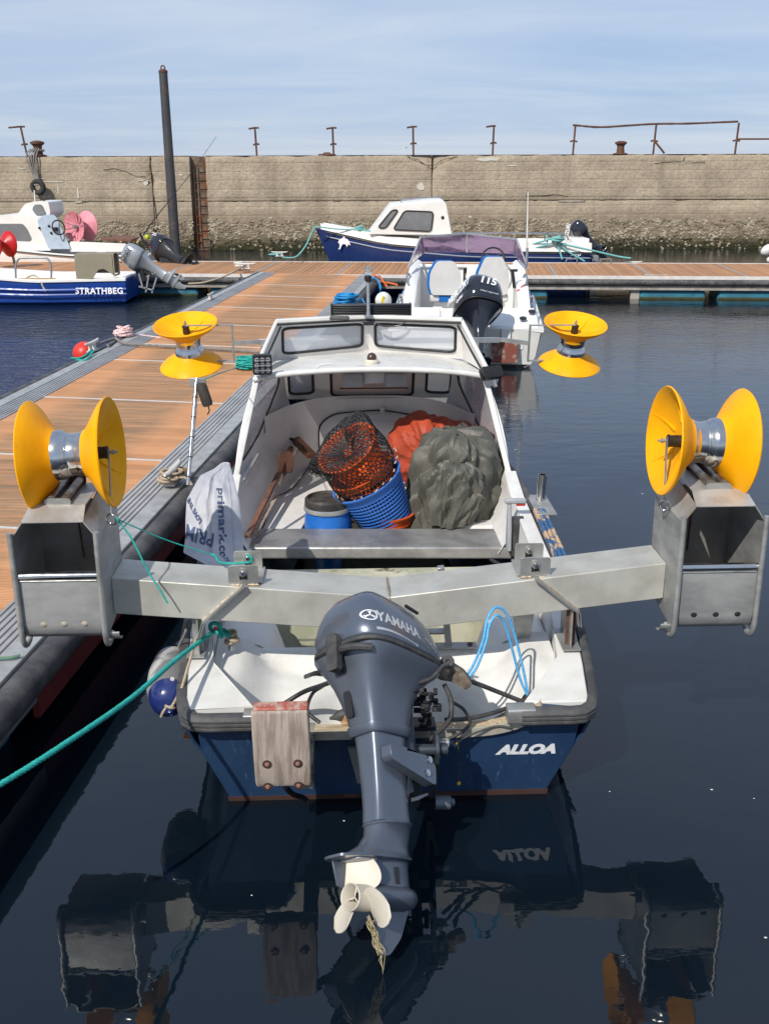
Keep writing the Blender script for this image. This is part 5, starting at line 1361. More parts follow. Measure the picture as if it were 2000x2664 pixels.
# tiller bracket and knob, scorched brown
BRN = mat('corroded_bracket', (.10, .075, .055), .7, .3, c2=(.30, .24, .18), scale=14, amt=1, c3=(.02, .02, .02), c3scale=10)
a, b = bl(1145, 1745, ly=-.02), bl(1198, 1768, ly=-.02)
MB().prism(rpoly([(-.10, .03), (-.02, .045), (.05, -.005), (.085, -.06), (.05, -.085), (-.01, -.04), (-.07, -.03)], .015), lambda x, z, w_: W2E(bt((a.x + .06 + x, -.05 + w_, a.z + z))), .05).build('steering_bracket', BRN, eng, bevel=.006)
k_ = bl(1163, 1722, ly=-.04)
MB().lathe([(.028, -.02), (.030, -.01), (.030, .015), (.022, .024), (.012, .024), (.010, .014), (.001, .014)], W2E(bt(k_)), (BM.to_3x3() @ V((.1, -1, .5))), 20).build('steering_knob', RUBW, eng, 30)
mb = MB()
for i in range(26):
    c_ = bl(random.uniform(1062, 1150), random.uniform(1795, 1850), ly=random.uniform(-.26, -.12)); mb.box(W2E(bt(c_)), (random.uniform(.015, .05), random.uniform(.01, .03), random.uniform(.01, .03)), M.Rotation(random.random() * 2, 3, 'X'))
mb.build('linkage', mat('greasy_black_metal', (.022, .022, .024), .45, .4, c3=(.3, .27, .22), c3scale=30, c3lo=.68, c3hi=.74), eng, bevel=.002)['kind'] = 'stuff'
mb = MB()
for i in range(10):
    c_ = bl(random.uniform(1095, 1118), random.uniform(1850, 1895), ly=-.1); mb.box(W2E(bt(c_)), (.02, .02, .018), M.Rotation(random.random() * 2, 3, 'Z'))
mb.build('cable_clamps', mat('greasy_black_metal'), eng, bevel=.002)
# fishing line tangled round the propeller
rnd = random.Random(5)
ln_ = thing('tangled_line', 'straw-coloured tangle of old line hanging from the cream propeller', 'fishing line', (0, 0, 0))
STR = mat('straw_line', (.45, .38, .22), .8)
mb = MB()
for k in range(16):
    a = spot(952 + rnd.uniform(-4, 22), 2385 + rnd.uniform(-8, 18), Y=3.18); pts = [a]
    for j in range(1, 6):
        pts.append(spot(958 + j * 7 + rnd.uniform(-11, 11), 2395 + j * 17 + rnd.uniform(-6, 6), Y=3.18 + rnd.uniform(-.02, .02)))
    mb.tube(curve(pts, 4), .0013, 4)
for k in range(5):
    c = (rnd.uniform(985, 1002), rnd.uniform(2470, 2484)); mb.tube(curve([spot(975 + rnd.uniform(-4, 12), 2440, Y=3.17), spot(c[0] - 10, 2462, Y=3.17), spot(c[0], c[1], Y=3.17), spot(985 + k * 3, 2500 + 6 * k, Y=3.17)], 4), .0012, 4)
mb.tube(curve([spot(990, 2482, Y=3.17), spot(994, 2510, Y=3.17), spot(997, 2545, Y=3.17)], 5), .001, 4)
mb.build('strands', STR, ln_)

# ================================================================ CARGO IN THE BOAT
def blob(fn_r, c, depth, nu=64, nv=36, fold=.03, fs=3.0, seed=0, ex=1.0, sc_=1.0):
    """soft lump: silhouette radius by angle in the boat's x-z plane, folded surface"""
    rs = []
    def P(u, v_):
        a = 2 * PI * u; b = PI * (v_ - .5)
        cb, sb = math.cos(b), math.sin(b)
        r_ = fn_r(a)
        x, z = math.cos(a) * r_ * cb ** ex, math.sin(a) * r_ * cb ** ex
        y = sb * depth
        q = V((x, y, z)); d = q.normalized()
        wx_ = mnoise.noise(V((x * 4 + seed, y * 3, z * 4))) * .09; wz_ = mnoise.noise(V((x * 4, y * 3 + seed, z * 4 + 9))) * .09
        U_, W_ = (x + wx_ + y * .35) * fs * 2.2, (z + wz_ - y * .45) * fs
        n = trinoise(U_, W_, seed); n2 = trinoise(U_ * 2.3, W_ * 2.1, seed + 3); n3 = trinoise(U_ * 5, W_ * 4, seed + 5)
        low = sm((r_ * .55 - z) / r_)
        fd = abs(((math.atan2(x, -z + .7 * r_) * 13 + 1.6 * n) / PI) % 2 - 1) - .5
        rid = fold * (1.7 * n + 1.7 * n2 + .8 * n3 + .8 * fd * low)
        return V(c) + q + d * rid
    return P
def polar(pts, c):
    """silhouette function from outline points (x, z) round centre c"""
    A = sorted([(math.atan2(z - c[1], x - c[0]) % (2 * PI), math.hypot(x - c[0], z - c[1])) for x, z in pts])
    def f(a):
        a %= 2 * PI
        ks = [(A[-1][0] - 2 * PI, A[-1][1])] + A + [(A[0][0] + 2 * PI, A[0][1])]
        for (a0, r0), (a1, r1) in zip(ks, ks[1:]):
            if a0 <= a <= a1: return lerp(r0, r1, sm((a - a0) / max(1e-6, a1 - a0)))
        return A[0][1]
    return f
def outline(pp, ly): return [(q.x, q.z) for q in (bl(x, y, ly=ly) for x, y in pp)]
SACK = mat('dark_olive_sheet', (.105, .101, .082), .52, c2=(.070, .068, .055), scale=5, amt=.8, bump=.003, bscale=22, rvar=.1)
o_ = outline([(1112, 1135), (1200, 1126), (1262, 1134), (1292, 1180), (1300, 1250), (1290, 1310), (1255, 1340), (1222, 1350), (1212, 1385), (1150, 1395), (1066, 1392), (1054, 1330), (1064, 1280), (1080, 1215), (1094, 1165)], 2.95)
cc = bl(1180, 1255, ly=2.95)
sk = onboat('plastic_sheet_bundle', 'crumpled grey-olive plastic sheet draped over gear, right side of the cuddy', 'plastic sheet')
HR = [(1124, 1150, 1225), (1130, 1120, 1256), (1145, 1108, 1274), (1175, 1096, 1292), (1230, 1080, 1306), (1290, 1066, 1308), (1335, 1056, 1284), (1372, 1052, 1250), (1400, 1056, 1238)]
HS = [0, .045, .10, .22, .42, .64, .80, .92, 1.0]
SECT = []
for (py, xl, xr), h_ in zip(HR, HS):
    l_ = 2.95 - .10 * math.sin(PI * h_); p, q = bl(xl, py, ly=l_), bl(xr, py, ly=l_); SECT.append((h_, (p.x + q.x) / 2, (q.x - p.x) / 2, p.z))
def drape(u, v_, k=1.0, sd=0.0, dx=0.0, dy=0.0, dz=0.0):
    th = 2 * PI * u; h_ = v_
    cx_ = interp(h_, [(a_[0], a_[1]) for a_ in SECT]); w_ = interp(h_, [(a_[0], a_[2]) for a_ in SECT]); z = interp(h_, [(a_[0], a_[3]) for a_ in SECT])
    wp = th * 1.0 + .55 * mnoise.noise(V((math.cos(th) * 1.6 + sd, math.sin(th) * 1.6, h_ * 1.3))) + .10 * trinoise(th * 2, h_ * 5, 3)
    p1 = abs((wp * 9 / PI) % 2 - 1) - .5; p2 = abs((wp * 21 / PI + h_ * 2) % 2 - 1) - .5
    tn = trinoise(math.cos(th) * 2.2 + h_ * 2.0, math.sin(th) * 2.2 + h_ * 3.4 + sd, 7); tn2 = trinoise(math.cos(th) * 5 + h_ * 5, math.sin(th) * 5 - h_ * 7 + sd, 11)
    am = .15 + .85 * sm(h_ * 1.25)
    f = 1 + k * (am * (.20 * p1 + .070 * p2) + .34 * tn * (1 - .3 * h_) + .16 * tn2)
    zz_ = z + .07 * tn * (1 - h_) + .030 * tn2 - (.012 * p1 if h_ > .9 else 0)
    return (cx_ + dx + math.cos(th) * w_ * f, 2.98 + dy + math.sin(th) * min(.30, w_ * 1.1) * f, zz_ + dz)
MB().grid(150, 46, drape).build('sheet', SACK, sk, 15)
MB().grid(26, 8, lambda u, v_: V(drape(u, .0)) .lerp(V((SECT[0][1], 2.98, SECT[0][3] + .012)), v_)).build('crown', SACK, sk, 28)
MB().grid(90, 30, lambda u, v_: (lambda p: V((SECT[4][1] - .02 + (p[0] - SECT[4][1]) * .52, 2.68 + (p[1] - 2.98) * .40, SECT[4][3] - .03 + (p[2] - SECT[4][3]) * .55)))(drape(u, v_, 1.5, 4.4))).build('front_fold', SACK, sk, 15)
OIL = mat('orange_red_oilskin', (.42, .062, .025), .6, c2=(.34, .045, .018), scale=5, bump=.003, bscale=18)
cc = bl(1110, 1165, ly=3.75)
o_ = outline([(1030, 1100), (1065, 1090), (1100, 1079), (1150, 1082), (1180, 1100), (1222, 1102), (1236, 1125), (1215, 1200), (1120, 1260), (1050, 1250), (1015, 1180)], 3.75)
t = onboat('oilskin', 'folded orange-red oilskin lying behind the plastic sheet and baskets', 'oilskin')
MB().grid(70, 34, blob(polar(o_, (cc.x, cc.z)), cc, .24, fold=.030, fs=4, seed=5, ex=.6)).build('cloth', OIL, t, 14)
# barrel
bq = bl(852, 1290, z=.69)
t = onboat('plastic_barrel', 'small blue plastic barrel with a black clamped lid in the foot well', 'barrel')
o3 = V((bq.x, bq.y, 0))
MB().lathe([(.001, .12), (.137, .12), (.153, .14), (.170, .30), (.172, .42), (.164, .54), (.153, .59), (.153, .615), (.001, .615)], o3, n=40).build('body', mat('barrel_blue', (.015, .13, .46), .32, c2=(.012, .10, .38), scale=6, bump=.0008, c3=(.2, .3, .45), c3scale=22, c3lo=.70, c3hi=.75), t, 40)
MB().lathe([(.156, .590), (.167, .592), (.170, .606), (.167, .622), (.156, .624)], o3, n=40, closed=True).build('clamp_ring', mat('grey_ring', (.34, .35, .35), .5, .3, c2=(.2, .2, .2)), t, 40)
MB().lathe([(.160, .622), (.163, .630), (.161, .672), (.150, .684), (.139, .684), (.132, .668), (.092, .668), (.087, .672), (.082, .668), (.001, .668)], o3, n=40).build('lid', mat('worn_black_lid', (.028, .026, .025), .6, c2=(.075, .065, .055), scale=12, amt=1, bump=.001), t, 30)
torus(MB(), o3 + V((.180, -.02, .53)), (0, 1, .2), .035, .009, 20, 8).build('handle', BLK, t)
# baskets
def basket(par, c, ax, h, r0, r1, m_, nb=9, nv=44, z0=.12, name='wall', rimr=.014):
    ax = V(ax).normalized(); u = ax.orthogonal().normalized(); w_ = ax.cross(u); c = V(c)
    def P(a, k, dr=0): r_ = lerp(r0, r1, k) + dr; return c + ax * (h * k) + (u * math.cos(a) + w_ * math.sin(a)) * r_
    mb = MB()
    for i in range(nb + 1):
        k = z0 + (.86 - z0) * i / nb
        mb.rings([[P(2 * PI * j / nv, k + d1, d2) for j in range(nv)] for d1, d2 in ((-.014, .002), (-.008, .006), (.012, .006), (.016, .0))], True, False)
    for j in range(nv):
        a = 2 * PI * j / nv; sk_ = .10
        mb.rings([[P(a - .020 + sk_ * k, k, .001), P(a + .020 + sk_ * k, k, .001), P(a + .020 + sk_ * k, k, -.003), P(a - .020 + sk_ * k, k, -.003)] for k in (z0, .3, .6, .86)])
    mb.build(name, m_, par, 40)
    mb = MB(); mb.rings([[P(2 * PI * j / nv, k, d) for j in range(nv)] for k, d in ((.84, .0), (.86, .004), (.97, .004), (1.0, .016), (1.03, .016), (1.03, -.004), (.97, -.006), (.84, -.004))], True, False); mb.build('rim', m_, par, 50)
    mb = MB(); mb.rings([[P(2 * PI * j / nv, k, d) for j in range(nv)] for k, d in ((.0, -.03), (0, .0), (z0, .003), (z0, -.004), (.01, -.006))], True, True); mb.build('base', m_, par, 50)
    return P
BB = mat('basket_blue', (.045, .17, .52), .45, c2=(.035, .12, .42), scale=8, c3=(.25, .36, .55), c3scale=20, c3lo=.68, c3hi=.75)
BOm = mat('basket_orange', (.68, .105, .012), .5, c2=(.55, .075, .01), scale=8, c3=(.6, .3, .18), c3scale=18, c3lo=.70, c3hi=.76)
b0 = bl(1008, 1352, ly=2.86); b0.z -= .02
t = onboat('fish_basket', 'upright orange basket at the bottom of the leaning stack', 'basket', 'stacked fish baskets in the cuddy')
basket(t, (b0.x, b0.y + .02, .12), (0, 0, 1), .40, .155, .175, BOm, 6)
ax1 = V((-.25, -.08, .50)).normalized()
c1_ = V((b0.x + .03, b0.y + .04, .42))
t = onboat('fish_basket', 'blue perforated basket leaning left on top of the upright orange one', 'basket', 'stacked fish baskets in the cuddy')
P_ = basket(t, c1_, ax1, .40, .165, .250, BB, 10, 56)
MB().lathe([(.15, .02), (.222, .36)], c1_, ax1, 40).build('dark_inner_cone', mat('basket_inner_dark', (.02, .05, .20), .6), t)  # cone coloured dark so the inside looks shaded through the holes
c2_ = c1_ + ax1 * .16
t = onboat('fish_basket', 'orange basket nested in the blue one, its handle loop showing right', 'basket', 'stacked fish baskets in the cuddy')
basket(t, c2_, ax1, .33, .15, .222, BOm, 6, 44)
hdl = c2_ + ax1 * .33
uR = V((1, 0, 0)) - ax1 * ax1.x; uR.normalize(); uF = ax1.cross(uR); uF = -uF if uF.y > 0 else uF
hp = lambda a, b: hdl + (uR * math.cos(a) + uF * math.sin(a)) * .225 + ax1 * b
MB().tube(curve([hp(.25, 0), hp(.30, .055), hp(.55, .075), hp(.80, .055), hp(.85, 0)], 5), .010, 8).build('handle', BOm, t)
ax2 = V((-.42, -.30, .62)).normalized()
c3_ = c2_ + ax1 * .26 + V((.02, .02, .035))
t = onboat('fish_basket', 'topmost orange basket tipped over under the black net', 'basket', 'stacked fish baskets in the cuddy')
basket(t, c3_, ax2, .28, .15, .215, BOm, 5, 44)
# net: knotted mesh draped over the top basket
NETM = mat('black_net_twine', (.014, .014, .015), .65)
net = onboat('fishing_net', 'black knotted net heaped over the topmost orange basket', 'net')
ctr = c3_ + ax2 * .16
u2 = V((1, 0, 0)) - ax2 * ax2.x; u2.normalize(); w2 = ax2.cross(u2)
def npt(i, j, lay):
    a = 2 * PI * (i + .5 * (j % 2)) / 40; k = j / 20
    if k < .55: r_ = .247 + .012 * lay; h_ = lerp(-.13, .145, k / .55)
    else:
        q = (k - .55) / .45; r_ = lerp(.247, .05, q); h_ = .145 + .07 * math.sin(q * PI * .8) - .10 * q
    n = mnoise.noise(V((math.cos(a) * 1.7 + lay * 5, math.sin(a) * 1.7, k * 3)))
    r_ += .035 * n; h_ += .03 * mnoise.noise(V((a, k * 4, lay * 3)))
    # heaps up to the rear right
    h_ += .10 * max(0, math.cos(a - .5)) ** 2 * (k > .4) * sm((k - .4) * 5)
    return ctr + (u2 * math.cos(a) + w2 * math.sin(a)) * r_ + ax2 * h_
mb = MB()
for lay in (0,):
    for j in range(20):
        for i in range(40):
            p = npt(i, j, lay)
            for q in (npt(i, j + 1, lay), npt(i - 1 if j % 2 == 0 else i + 1, j + 1, lay)):
                mb.tube([p, q], .0036, 4, caps=False)
# loose heap on the left
hc = bl(845, 1215, ly=2.95)
for k in range(46):
    a0 = random.uniform(0, 6.28); pts = []
    for m_ in range(5):
        a = a0 + m_ * .5; r_ = random.uniform(.05, .12); pts.append(hc + V((math.cos(a) * r_, random.uniform(-.05, .08), math.sin(a) * r_ * .7)))
    mb.tube(curve(pts, 3), .0028, 4)
mb.build('mesh_twine', NETM, net, 80)
mb = MB()
for k in range(26):
    a = 2 * PI * k / 26; p = ctr + (u2 * math.cos(a) + w2 * math.sin(a)) * .262 + ax2 * (-.125 + .02 * math.sin(k * 2.1))
    mb.tube([p, p + V((random.uniform(-.02, .02), -.01, -.018))], .0045, 5)
mb.build('rope_knots', mat('pale_cord', (.5, .42, .33), .8), net)['kind'] = 'stuff'
# broom, shaft and shovel on the port bunk
br = onboat('deck_brush', 'old wooden deck brush standing head-up against the left side of the cuddy', 'brush')
ha, hb_ = bl(752, 1127, z=.78), bl(812, 1187, z=.66)
d = (hb_ - ha)
MB().bar(ha, hb_, .085, .045, (0, .3, 1)).build('head', WOODR, br, bevel=.004)
mb = MB(); nn = V((0, .3, 1)).normalized(); sd = d.normalized().cross(nn).normalized()
for k in range(150):
    p = ha + d * random.uniform(.03, .97) + sd * random.uniform(.0, .05) + nn * .02; q = p + sd * random.uniform(.035, .05) + V((random.uniform(-.01, .01), 0, random.uniform(0, .02)))
    mb.tube([p, q], .0035, 4)
mb.build('bristles', mat('brown_bristles', (.06, .035, .022), .9), br)
MB().cyl(ha.lerp(hb_, .5) + V((0, 0, .01)), bl(727, 1262, z=.56), .012, n=8).build('handle', WOODG, br)
pd = onboat('wooden_paddle', 'long red-brown wooden paddle leaning along the left side beneath the brush', 'paddle')
pa, pb_ = bl(758, 1165, z=.70), bl(645, 1395, z=.58)
MB().bar(pa, pb_, .036, .03).build('shaft', WOODR, pd, bevel=.005)
q0 = bl(755, 1180, z=.59); q1 = bl(738, 1138, z=.64)
MB().plate(rpoly([(-.06, 0), (.05, 0), (.06, .16), (.03, .26), (-.04, .28), (-.07, .18)], .03), [], lambda a, b, w_: bl(744, 1232, z=.62) + V((a, b * .8, b * .42 + w_)), .014).build('blade', WOODR, pd, bevel=.004)
st = bl(668, 1375, z=.53); MB().bar(bl(720, 1290, z=.52), bl(640, 1432, z=.5), .03, .012).build('lower_strip', WOODG, pd)
t = onboat('black_cable', 'thin black cable snaking across the left bunk', 'cable')
rope('cable_run', [bl(x, y, z=.475) for x, y in ((806, 1212), (782, 1245), (770, 1262), (745, 1280), (715, 1292), (700, 1300), (690, 1360), (662, 1400))], .005, BLK, t)

# ================================================================ TRANSOM FITTINGS, BUOY, ROPES
PAD = mat('weathered_pad_wood', (.40, .33, .275), .8, c2=(.20, .15, .12), scale=4, amt=.8, bump=.003, bscale=14, stretch=(9, 9, .9), c3=(.26, .11, .085), c3scale=1.4, c3lo=.62, c3hi=.80)
RTOP = mat('red_worn_endgrain', (.36, .085, .06), .75, c2=(.45, .33, .26), scale=16, amt=1, bump=.003, stretch=(2, 1, 1))
wb = onboat('wooden_pad', 'thick weathered wooden block with four bolt holes on the left of the transom', 'wooden block')
PO = -.24
x0, x1 = bl(655, 1850, ly=-.105 + PO).x, bl(803, 1850, ly=-.105 + PO).x
zt, zb = bl(720, 1848, ly=-.105 + PO).z, bl(720, 2050, ly=-.075 + PO).z
MB().rings([[(x0 - .006 * math.sin(k * .5) , y0 + PO, z), (x1 + .004 * math.sin(k), y0 + PO, z), (x1, y0 + PO + .075, z), (x0, y0 + PO + .075, z)] for k, (y0, z) in enumerate([(-.068, zb), (-.082, zb + .03), (-.094, zb + .15), (-.104, zb + .28), (-.108, zt - .02), (-.104, zt - .004)])]).build('block', PAD, wb, 40, bevel=.010, seg=3)
MB().bb((x0 + .004, -.100 + PO, zt - .006), (x1 - .004, -.036 + PO, zt + .006)).build('end_grain', RTOP, wb, bevel=.006)
hole = mat('dark_bolt_hole', (.045, .022, .016), .9, bump=.01)  # dark brown disc at each bolt hole
for px, py in ((695, 1988), (775, 1986), (697, 2046), (777, 2043)):
    q = bl(px, py, ly=PO + (-.093 if py < 2000 else -.080))
    MB().lathe([(.020, -.003), (.020, -.001), (.012, .001), (.001, .002)], q + V((0, -.003, 0)), (0, -1, 0), 14).build('bolt_recess', hole, wb, 30)
    MB().lathe([(.011, 0), (.008, .004), (.001, .005)], q + V((0, -.004, 0)), (0, -1, 0), 7).build('rusty_bolt', mat('pink_rust', (.26, .13, .10), .8, bump=.004), wb, 30)
q = bl(808, 1985, ly=-.16); MB().bb((q.x - .05, -.28, q.z - .055), (q.x + .015, .10, q.z + .055)).build('bracket_arm', mat('mottled_block', (.24, .24, .20), .8, c2=(.05, .05, .04), scale=20, amt=1), wb, bevel=.004)  # bracket arm carrying the wooden block off the transom
t = onboat('black_hose', 'short black hose hanging from under the wooden pad at the waterline', 'hose')
rope('hose', [bl(742, 2046, ly=-.20), bl(762, 2066, ly=-.12), bl(790, 2076, ly=-.03), bl(802, 2092, ly=-.02)], .013, BLK, t)
# triangular transom gussets behind the leg
for px0, px1, px2 in ((905, 945, 935), (1105, 1150, 1118)):
    a, b, c = bl(px0, 1935, ly=.06), bl(px1, 1935, ly=.06), bl(px2, 2030, ly=.10)
    MB().prism([(a.x, a.z), (c.x - .01, c.z), (c.x + .01, c.z), (b.x, b.z)], lambda x, z, w_: (x, ty(z) - .03 + w_, z), .028).build('transom_pad', mat('grey_green_pad', (.20, .23, .22), .6), boat)
# petrol bulb and rusty bracket
fb = bl(895, 1868, ly=.12)
t = onboat('primer_bulb', 'black rubber primer bulb on its hose beside the outboard leg', 'primer bulb')
MB().lathe([(.006, -.07), (.012, -.05), (.026, -.025), (.028, .01), (.022, .035), (.010, .05), (.006, .06)], (fb.x, .10, fb.z + .03), (1, .1, .25), 16).build('bulb', RUB, t, 60)
rope('hose', [bl(832, 1880, ly=.1), bl(800, 1850, ly=.15), bl(812, 1806, ly=.3), bl(840, 1785, ly=.3), (-.20, .05, .72)], .009, BLK, t)
rope('hose', [bl(740, 1830, ly=.3), bl(790, 1800, ly=.3), bl(840, 1782, ly=.2), (-.15, -.08, .78)], .012, BLK, t)
RB = mat('orange_rust_bracket', (.42, .20, .06), .8, c2=(.6, .45, .3), scale=12, amt=1)
q = bl(915, 1865, ly=.08); MB().hexa([(q.x - .05, .06, .44), (q.x + .06, .06, .44), (q.x + .06, .12, .44), (q.x - .05, .12, .44), (q.x - .01, .06, .53), (q.x + .03, .06, .53), (q.x + .03, .12, .53), (q.x - .01, .12, .53)]).build('rusty_bracket', RB, t)
# buoy fender at the port quarter
f1, f0 = bl(440, 1806, ly=.30), bl(450, 1728, ly=.60)
fa = (f1 - f0); fL = fa.length; fa.normalize()
fn_ = onboat('buoy_fender', 'dirty white fender with navy blue ends hanging at the left quarter', 'fender')
FW = mat('grubby_white_vinyl', (.46, .45, .42), .45, c2=(.17, .17, .165), scale=4, amt=1, lo=.42, hi=.52, c3=(.08, .08, .08), c3scale=12, c3lo=.62, c3hi=.68)
FB = mat('navy_vinyl', (.012, .022, .12), .25, c2=(.03, .05, .16), scale=6, coat=.4)
Rf = .112
MB().lathe([(.07, -.06), (.092, -.02), (.104, .05), (Rf, .12), (Rf, fL - .06), (.104, fL - .02), (.097, fL + .015)], f0, fa, 32).build('body', FW, fn_, 70)
MB().lathe([(.097, fL + .012), (.090, fL + .045), (.080, fL + .075), (.050, fL + .098), (.030, fL + .105), (.001, fL + .106)], f0, fa, 32).build('navy_end', FB, fn_, 70)
MB().lathe([(.001, -.13), (.05, -.12), (.08, -.06)], f0, fa, 24).build('navy_end', FB, fn_, 70)
tip = f0 + fa * (fL + .10)
e0 = tip + V((.012, -.005, -.02)); MB().lathe([(.020, -.01), (.018, .02), (.012, .03), (.010, .02), (.001, .02)], e0, (fa + V((0, 0, -.4))), 14).build('valve', FB, fn_, 40)
for a_ in (-.5, .5, 0): MB().cyl(tip + V((-.01, .0, .01)), tip + V((a_ * .07 - .03, .015, .07 - abs(a_) * .02)), .008, .003, 8).build('moulded_rib', FB, fn_)
MB().lathe([(.010, 0), (.010, .003), (.001, .004)], bl(449, 1766, ly=.22), fa, 12).build('white_plug', WHITE, fn_)
k0 = tip + V((.015, -.01, -.005))
rope('lanyard', [bl(521, 1640, ly=.52), bl(510, 1665, ly=.44), bl(500, 1700, ly=.34), bl(485, 1750, ly=.26), bl(473, 1790, ly=.20), k0 + V((.01, -.012, .01)), k0], .0075, BEIGER, fn_, lay=.035)
torus(MB(), k0, (.3, .4, 1), .022, .007, 18, 8).build('knot', BEIGER, fn_, 60)
rope('knot_tail', [k0 + V((-.02, -.01, -.0)), k0 + V((-.035, -.02, -.02)), k0 + V((-.045, -.015, -.045))], .007, BEIGER, fn_, lay=.035)
rope('rear_lanyard', [bl(486, 1600, ly=.8), bl(484, 1640, ly=.55), f0 + fa * -.08], .007, GREYR, fn_, lay=.035)
# teal mooring line with its knot
ml = thing('mooring_line', 'thick teal mooring line from the left stern cleat down to the lower left', 'rope', (0, 0, 0))
kn = bt(bl(556, 1640, ly=.58))
rope('line', [spot(-160, 2128, Y=2.9), spot(0, 2042, Y=3.08), spot(170, 1935, Y=3.35), spot(340, 1818, Y=3.8), spot(460, 1715, Y=4.3), kn + V((-.01, -.03, -.005))], .0115, TEAL, ml, lay=.055, seg=6)
torus(MB(), kn + V((.012, -.01, .02)), (.2, 1, .2), .028, .0105, 24, 8).build('knot_turn', TEAL, ml, 60)
torus(MB(), kn + V((.025, .0, -.012)), (1, .3, .6), .026, .0105, 24, 8).build('knot_turn', TEAL, ml, 60)
torus(MB(), kn + V((.055, .01, -.016)), (.7, .2, 1), .030, .0095, 24, 8).build('knot_turn', TEAL, ml, 60)
MB().box(kn + V((.016, -.028, .022)), (.02, .006, .014)).build('red_whipping', mat('red_thread', (.5, .03, .02), .7), ml, bevel=.003)
cm_ = kn + V((.085, .02, -.045))
for k in range(4): torus(MB(), cm_ + V((random.uniform(-.012, .012), random.uniform(-.01, .01), -.012 * k + .015)), (random.uniform(-.4, .4), random.uniform(-.3, .3), 1), .026, .0085, 18, 8).build('cleat_turn', BEIGER, ml, 60)
MB().lathe([(.020, -.07), (.020, -.02), (.03, 0), (.001, .005)], cm_, n=14).build('cleat_post', GALV, ml, 40)
tl = thing('thin_teal_line', 'thin teal line from the left hauler ring to the beam clamp, loose tail hanging', 'rope', (0, 0, 0))
r0 = bt(bl(306, 1351, ly=.47)); r1 = bt(bl(548, 1442, ly=.68))
rope('taut_line', [r0, r0.lerp(r1, .5) + V((0, 0, -.012)), r1], .0032, TEAL, tl)
rope('tail', [r0, bt(bl(345, 1405, ly=.44)), bt(bl(385, 1485, ly=.41)), bt(bl(415, 1532, ly=.39)), bt(bl(437, 1570, ly=.38))], .0045, TEAL, tl)
torus(MB(), r0 + V((.005, -.01, 0)), (1, .2, .1), .010, .005, 14, 6).build('knot', TEAL, tl)
rope('hitch', [r1, bt(bl(560, 1450, ly=.66)) + V((0, 0, .01)), bt(bl(572, 1462, ly=.65)), bt(bl(600, 1466, ly=.645)), bt(bl(650, 1463, ly=.645))], .006, TEAL, tl)
rope('bolt_turn', [bt(bl(640, 1443, ly=.665)), bt(bl(655, 1452, ly=.66)), bt(bl(652, 1466, ly=.66))], .006, TEAL, tl)
# blue cord loops and steering cables in the motor well
bc_ = onboat('blue_rope', 'doubled bright blue braided cord arching over the motor well', 'cord')
BW = mat('blue_braid', (.02, .33, .66), .6, c2=(.35, .5, .6), scale=150, amt=.5)
rope('loop', [bl(x, y, ly=l) for x, y, l in ((1200, 1770, .10), (1228, 1735, .12), (1255, 1670, .16), (1268, 1610, .20), (1290, 1580, .24), (1318, 1598, .26), (1342, 1665, .26), (1362, 1750, .24), (1373, 1808, .22))], .0065, BW, bc_)
rope('loop', [bl(x, y, ly=l) for x, y, l in ((1212, 1772, .08), (1240, 1735, .10), (1264, 1670, .14), (1272, 1628, .18), (1290, 1602, .20), (1310, 1618, .22), (1332, 1690, .22), (1352, 1765, .22), (1371, 1808, .21))], .0065, BW, bc_)
sc_ = onboat('steering_cables', 'black steering and fuel cables running from the outboard to the starboard well corner', 'cable')
for pts, r_ in (([(1192, 1768, .02), (1230, 1775, .1), (1290, 1798, .15), (1345, 1820, .18), (1378, 1832, .2)], .011),
                ([(1160, 1872, -.08), (1210, 1870, .0), (1270, 1858, .06), (1330, 1838, .14), (1372, 1820, .2)], .011),
                ([(1040, 1775, -.25), (1075, 1778, -.22), (1120, 1765, -.18), (1150, 1735, -.12), (1165, 1728, -.1)], .0105),
                ([(1155, 1780, -.08), (1172, 1820, -.12), (1170, 1870, -.16), (1140, 1905, -.16), (1110, 1930, -.14)], .011),
                ([(1168, 1822, -.05), (1205, 1845, .0), (1222, 1880, .0), (1200, 1905, -.02), (1160, 1925, -.05)], .008),
                ([(1195, 1925, -.04), (1240, 1905, -.02), (1290, 1890, .0), (1330, 1893, -.02)], .005),
                ([(1265, 1888, .06), (1300, 1868, .1), (1350, 1838, .16), (1375, 1822, .2)], .014),
                ([(1178, 1940, -.05), (1190, 1925, -.05), (1192, 1985, -.02), (1190, 2035, .0)], .004)):
    rope('cable', [bl(x, y, ly=l) for x, y, l in pts], r_, RUB, sc_)
for px, py in ((1186, 1932), (1193, 2038)): MB().sphere(bl(px, py, ly=-.04), .010, 8, 6).build('yellow_tie', mat('yellow_tie', (.55, .36, .04), .6), sc_)
q = bl(1380, 1825, ly=.24); MB().lathe([(.001, -.004), (.055, -.002), (.06, 0), (.06, .012), (.05, .012)], q + V((.005, .02, -.03)), (-1, -.6, .3), 20).build('cable_gland', BLK, sc_)
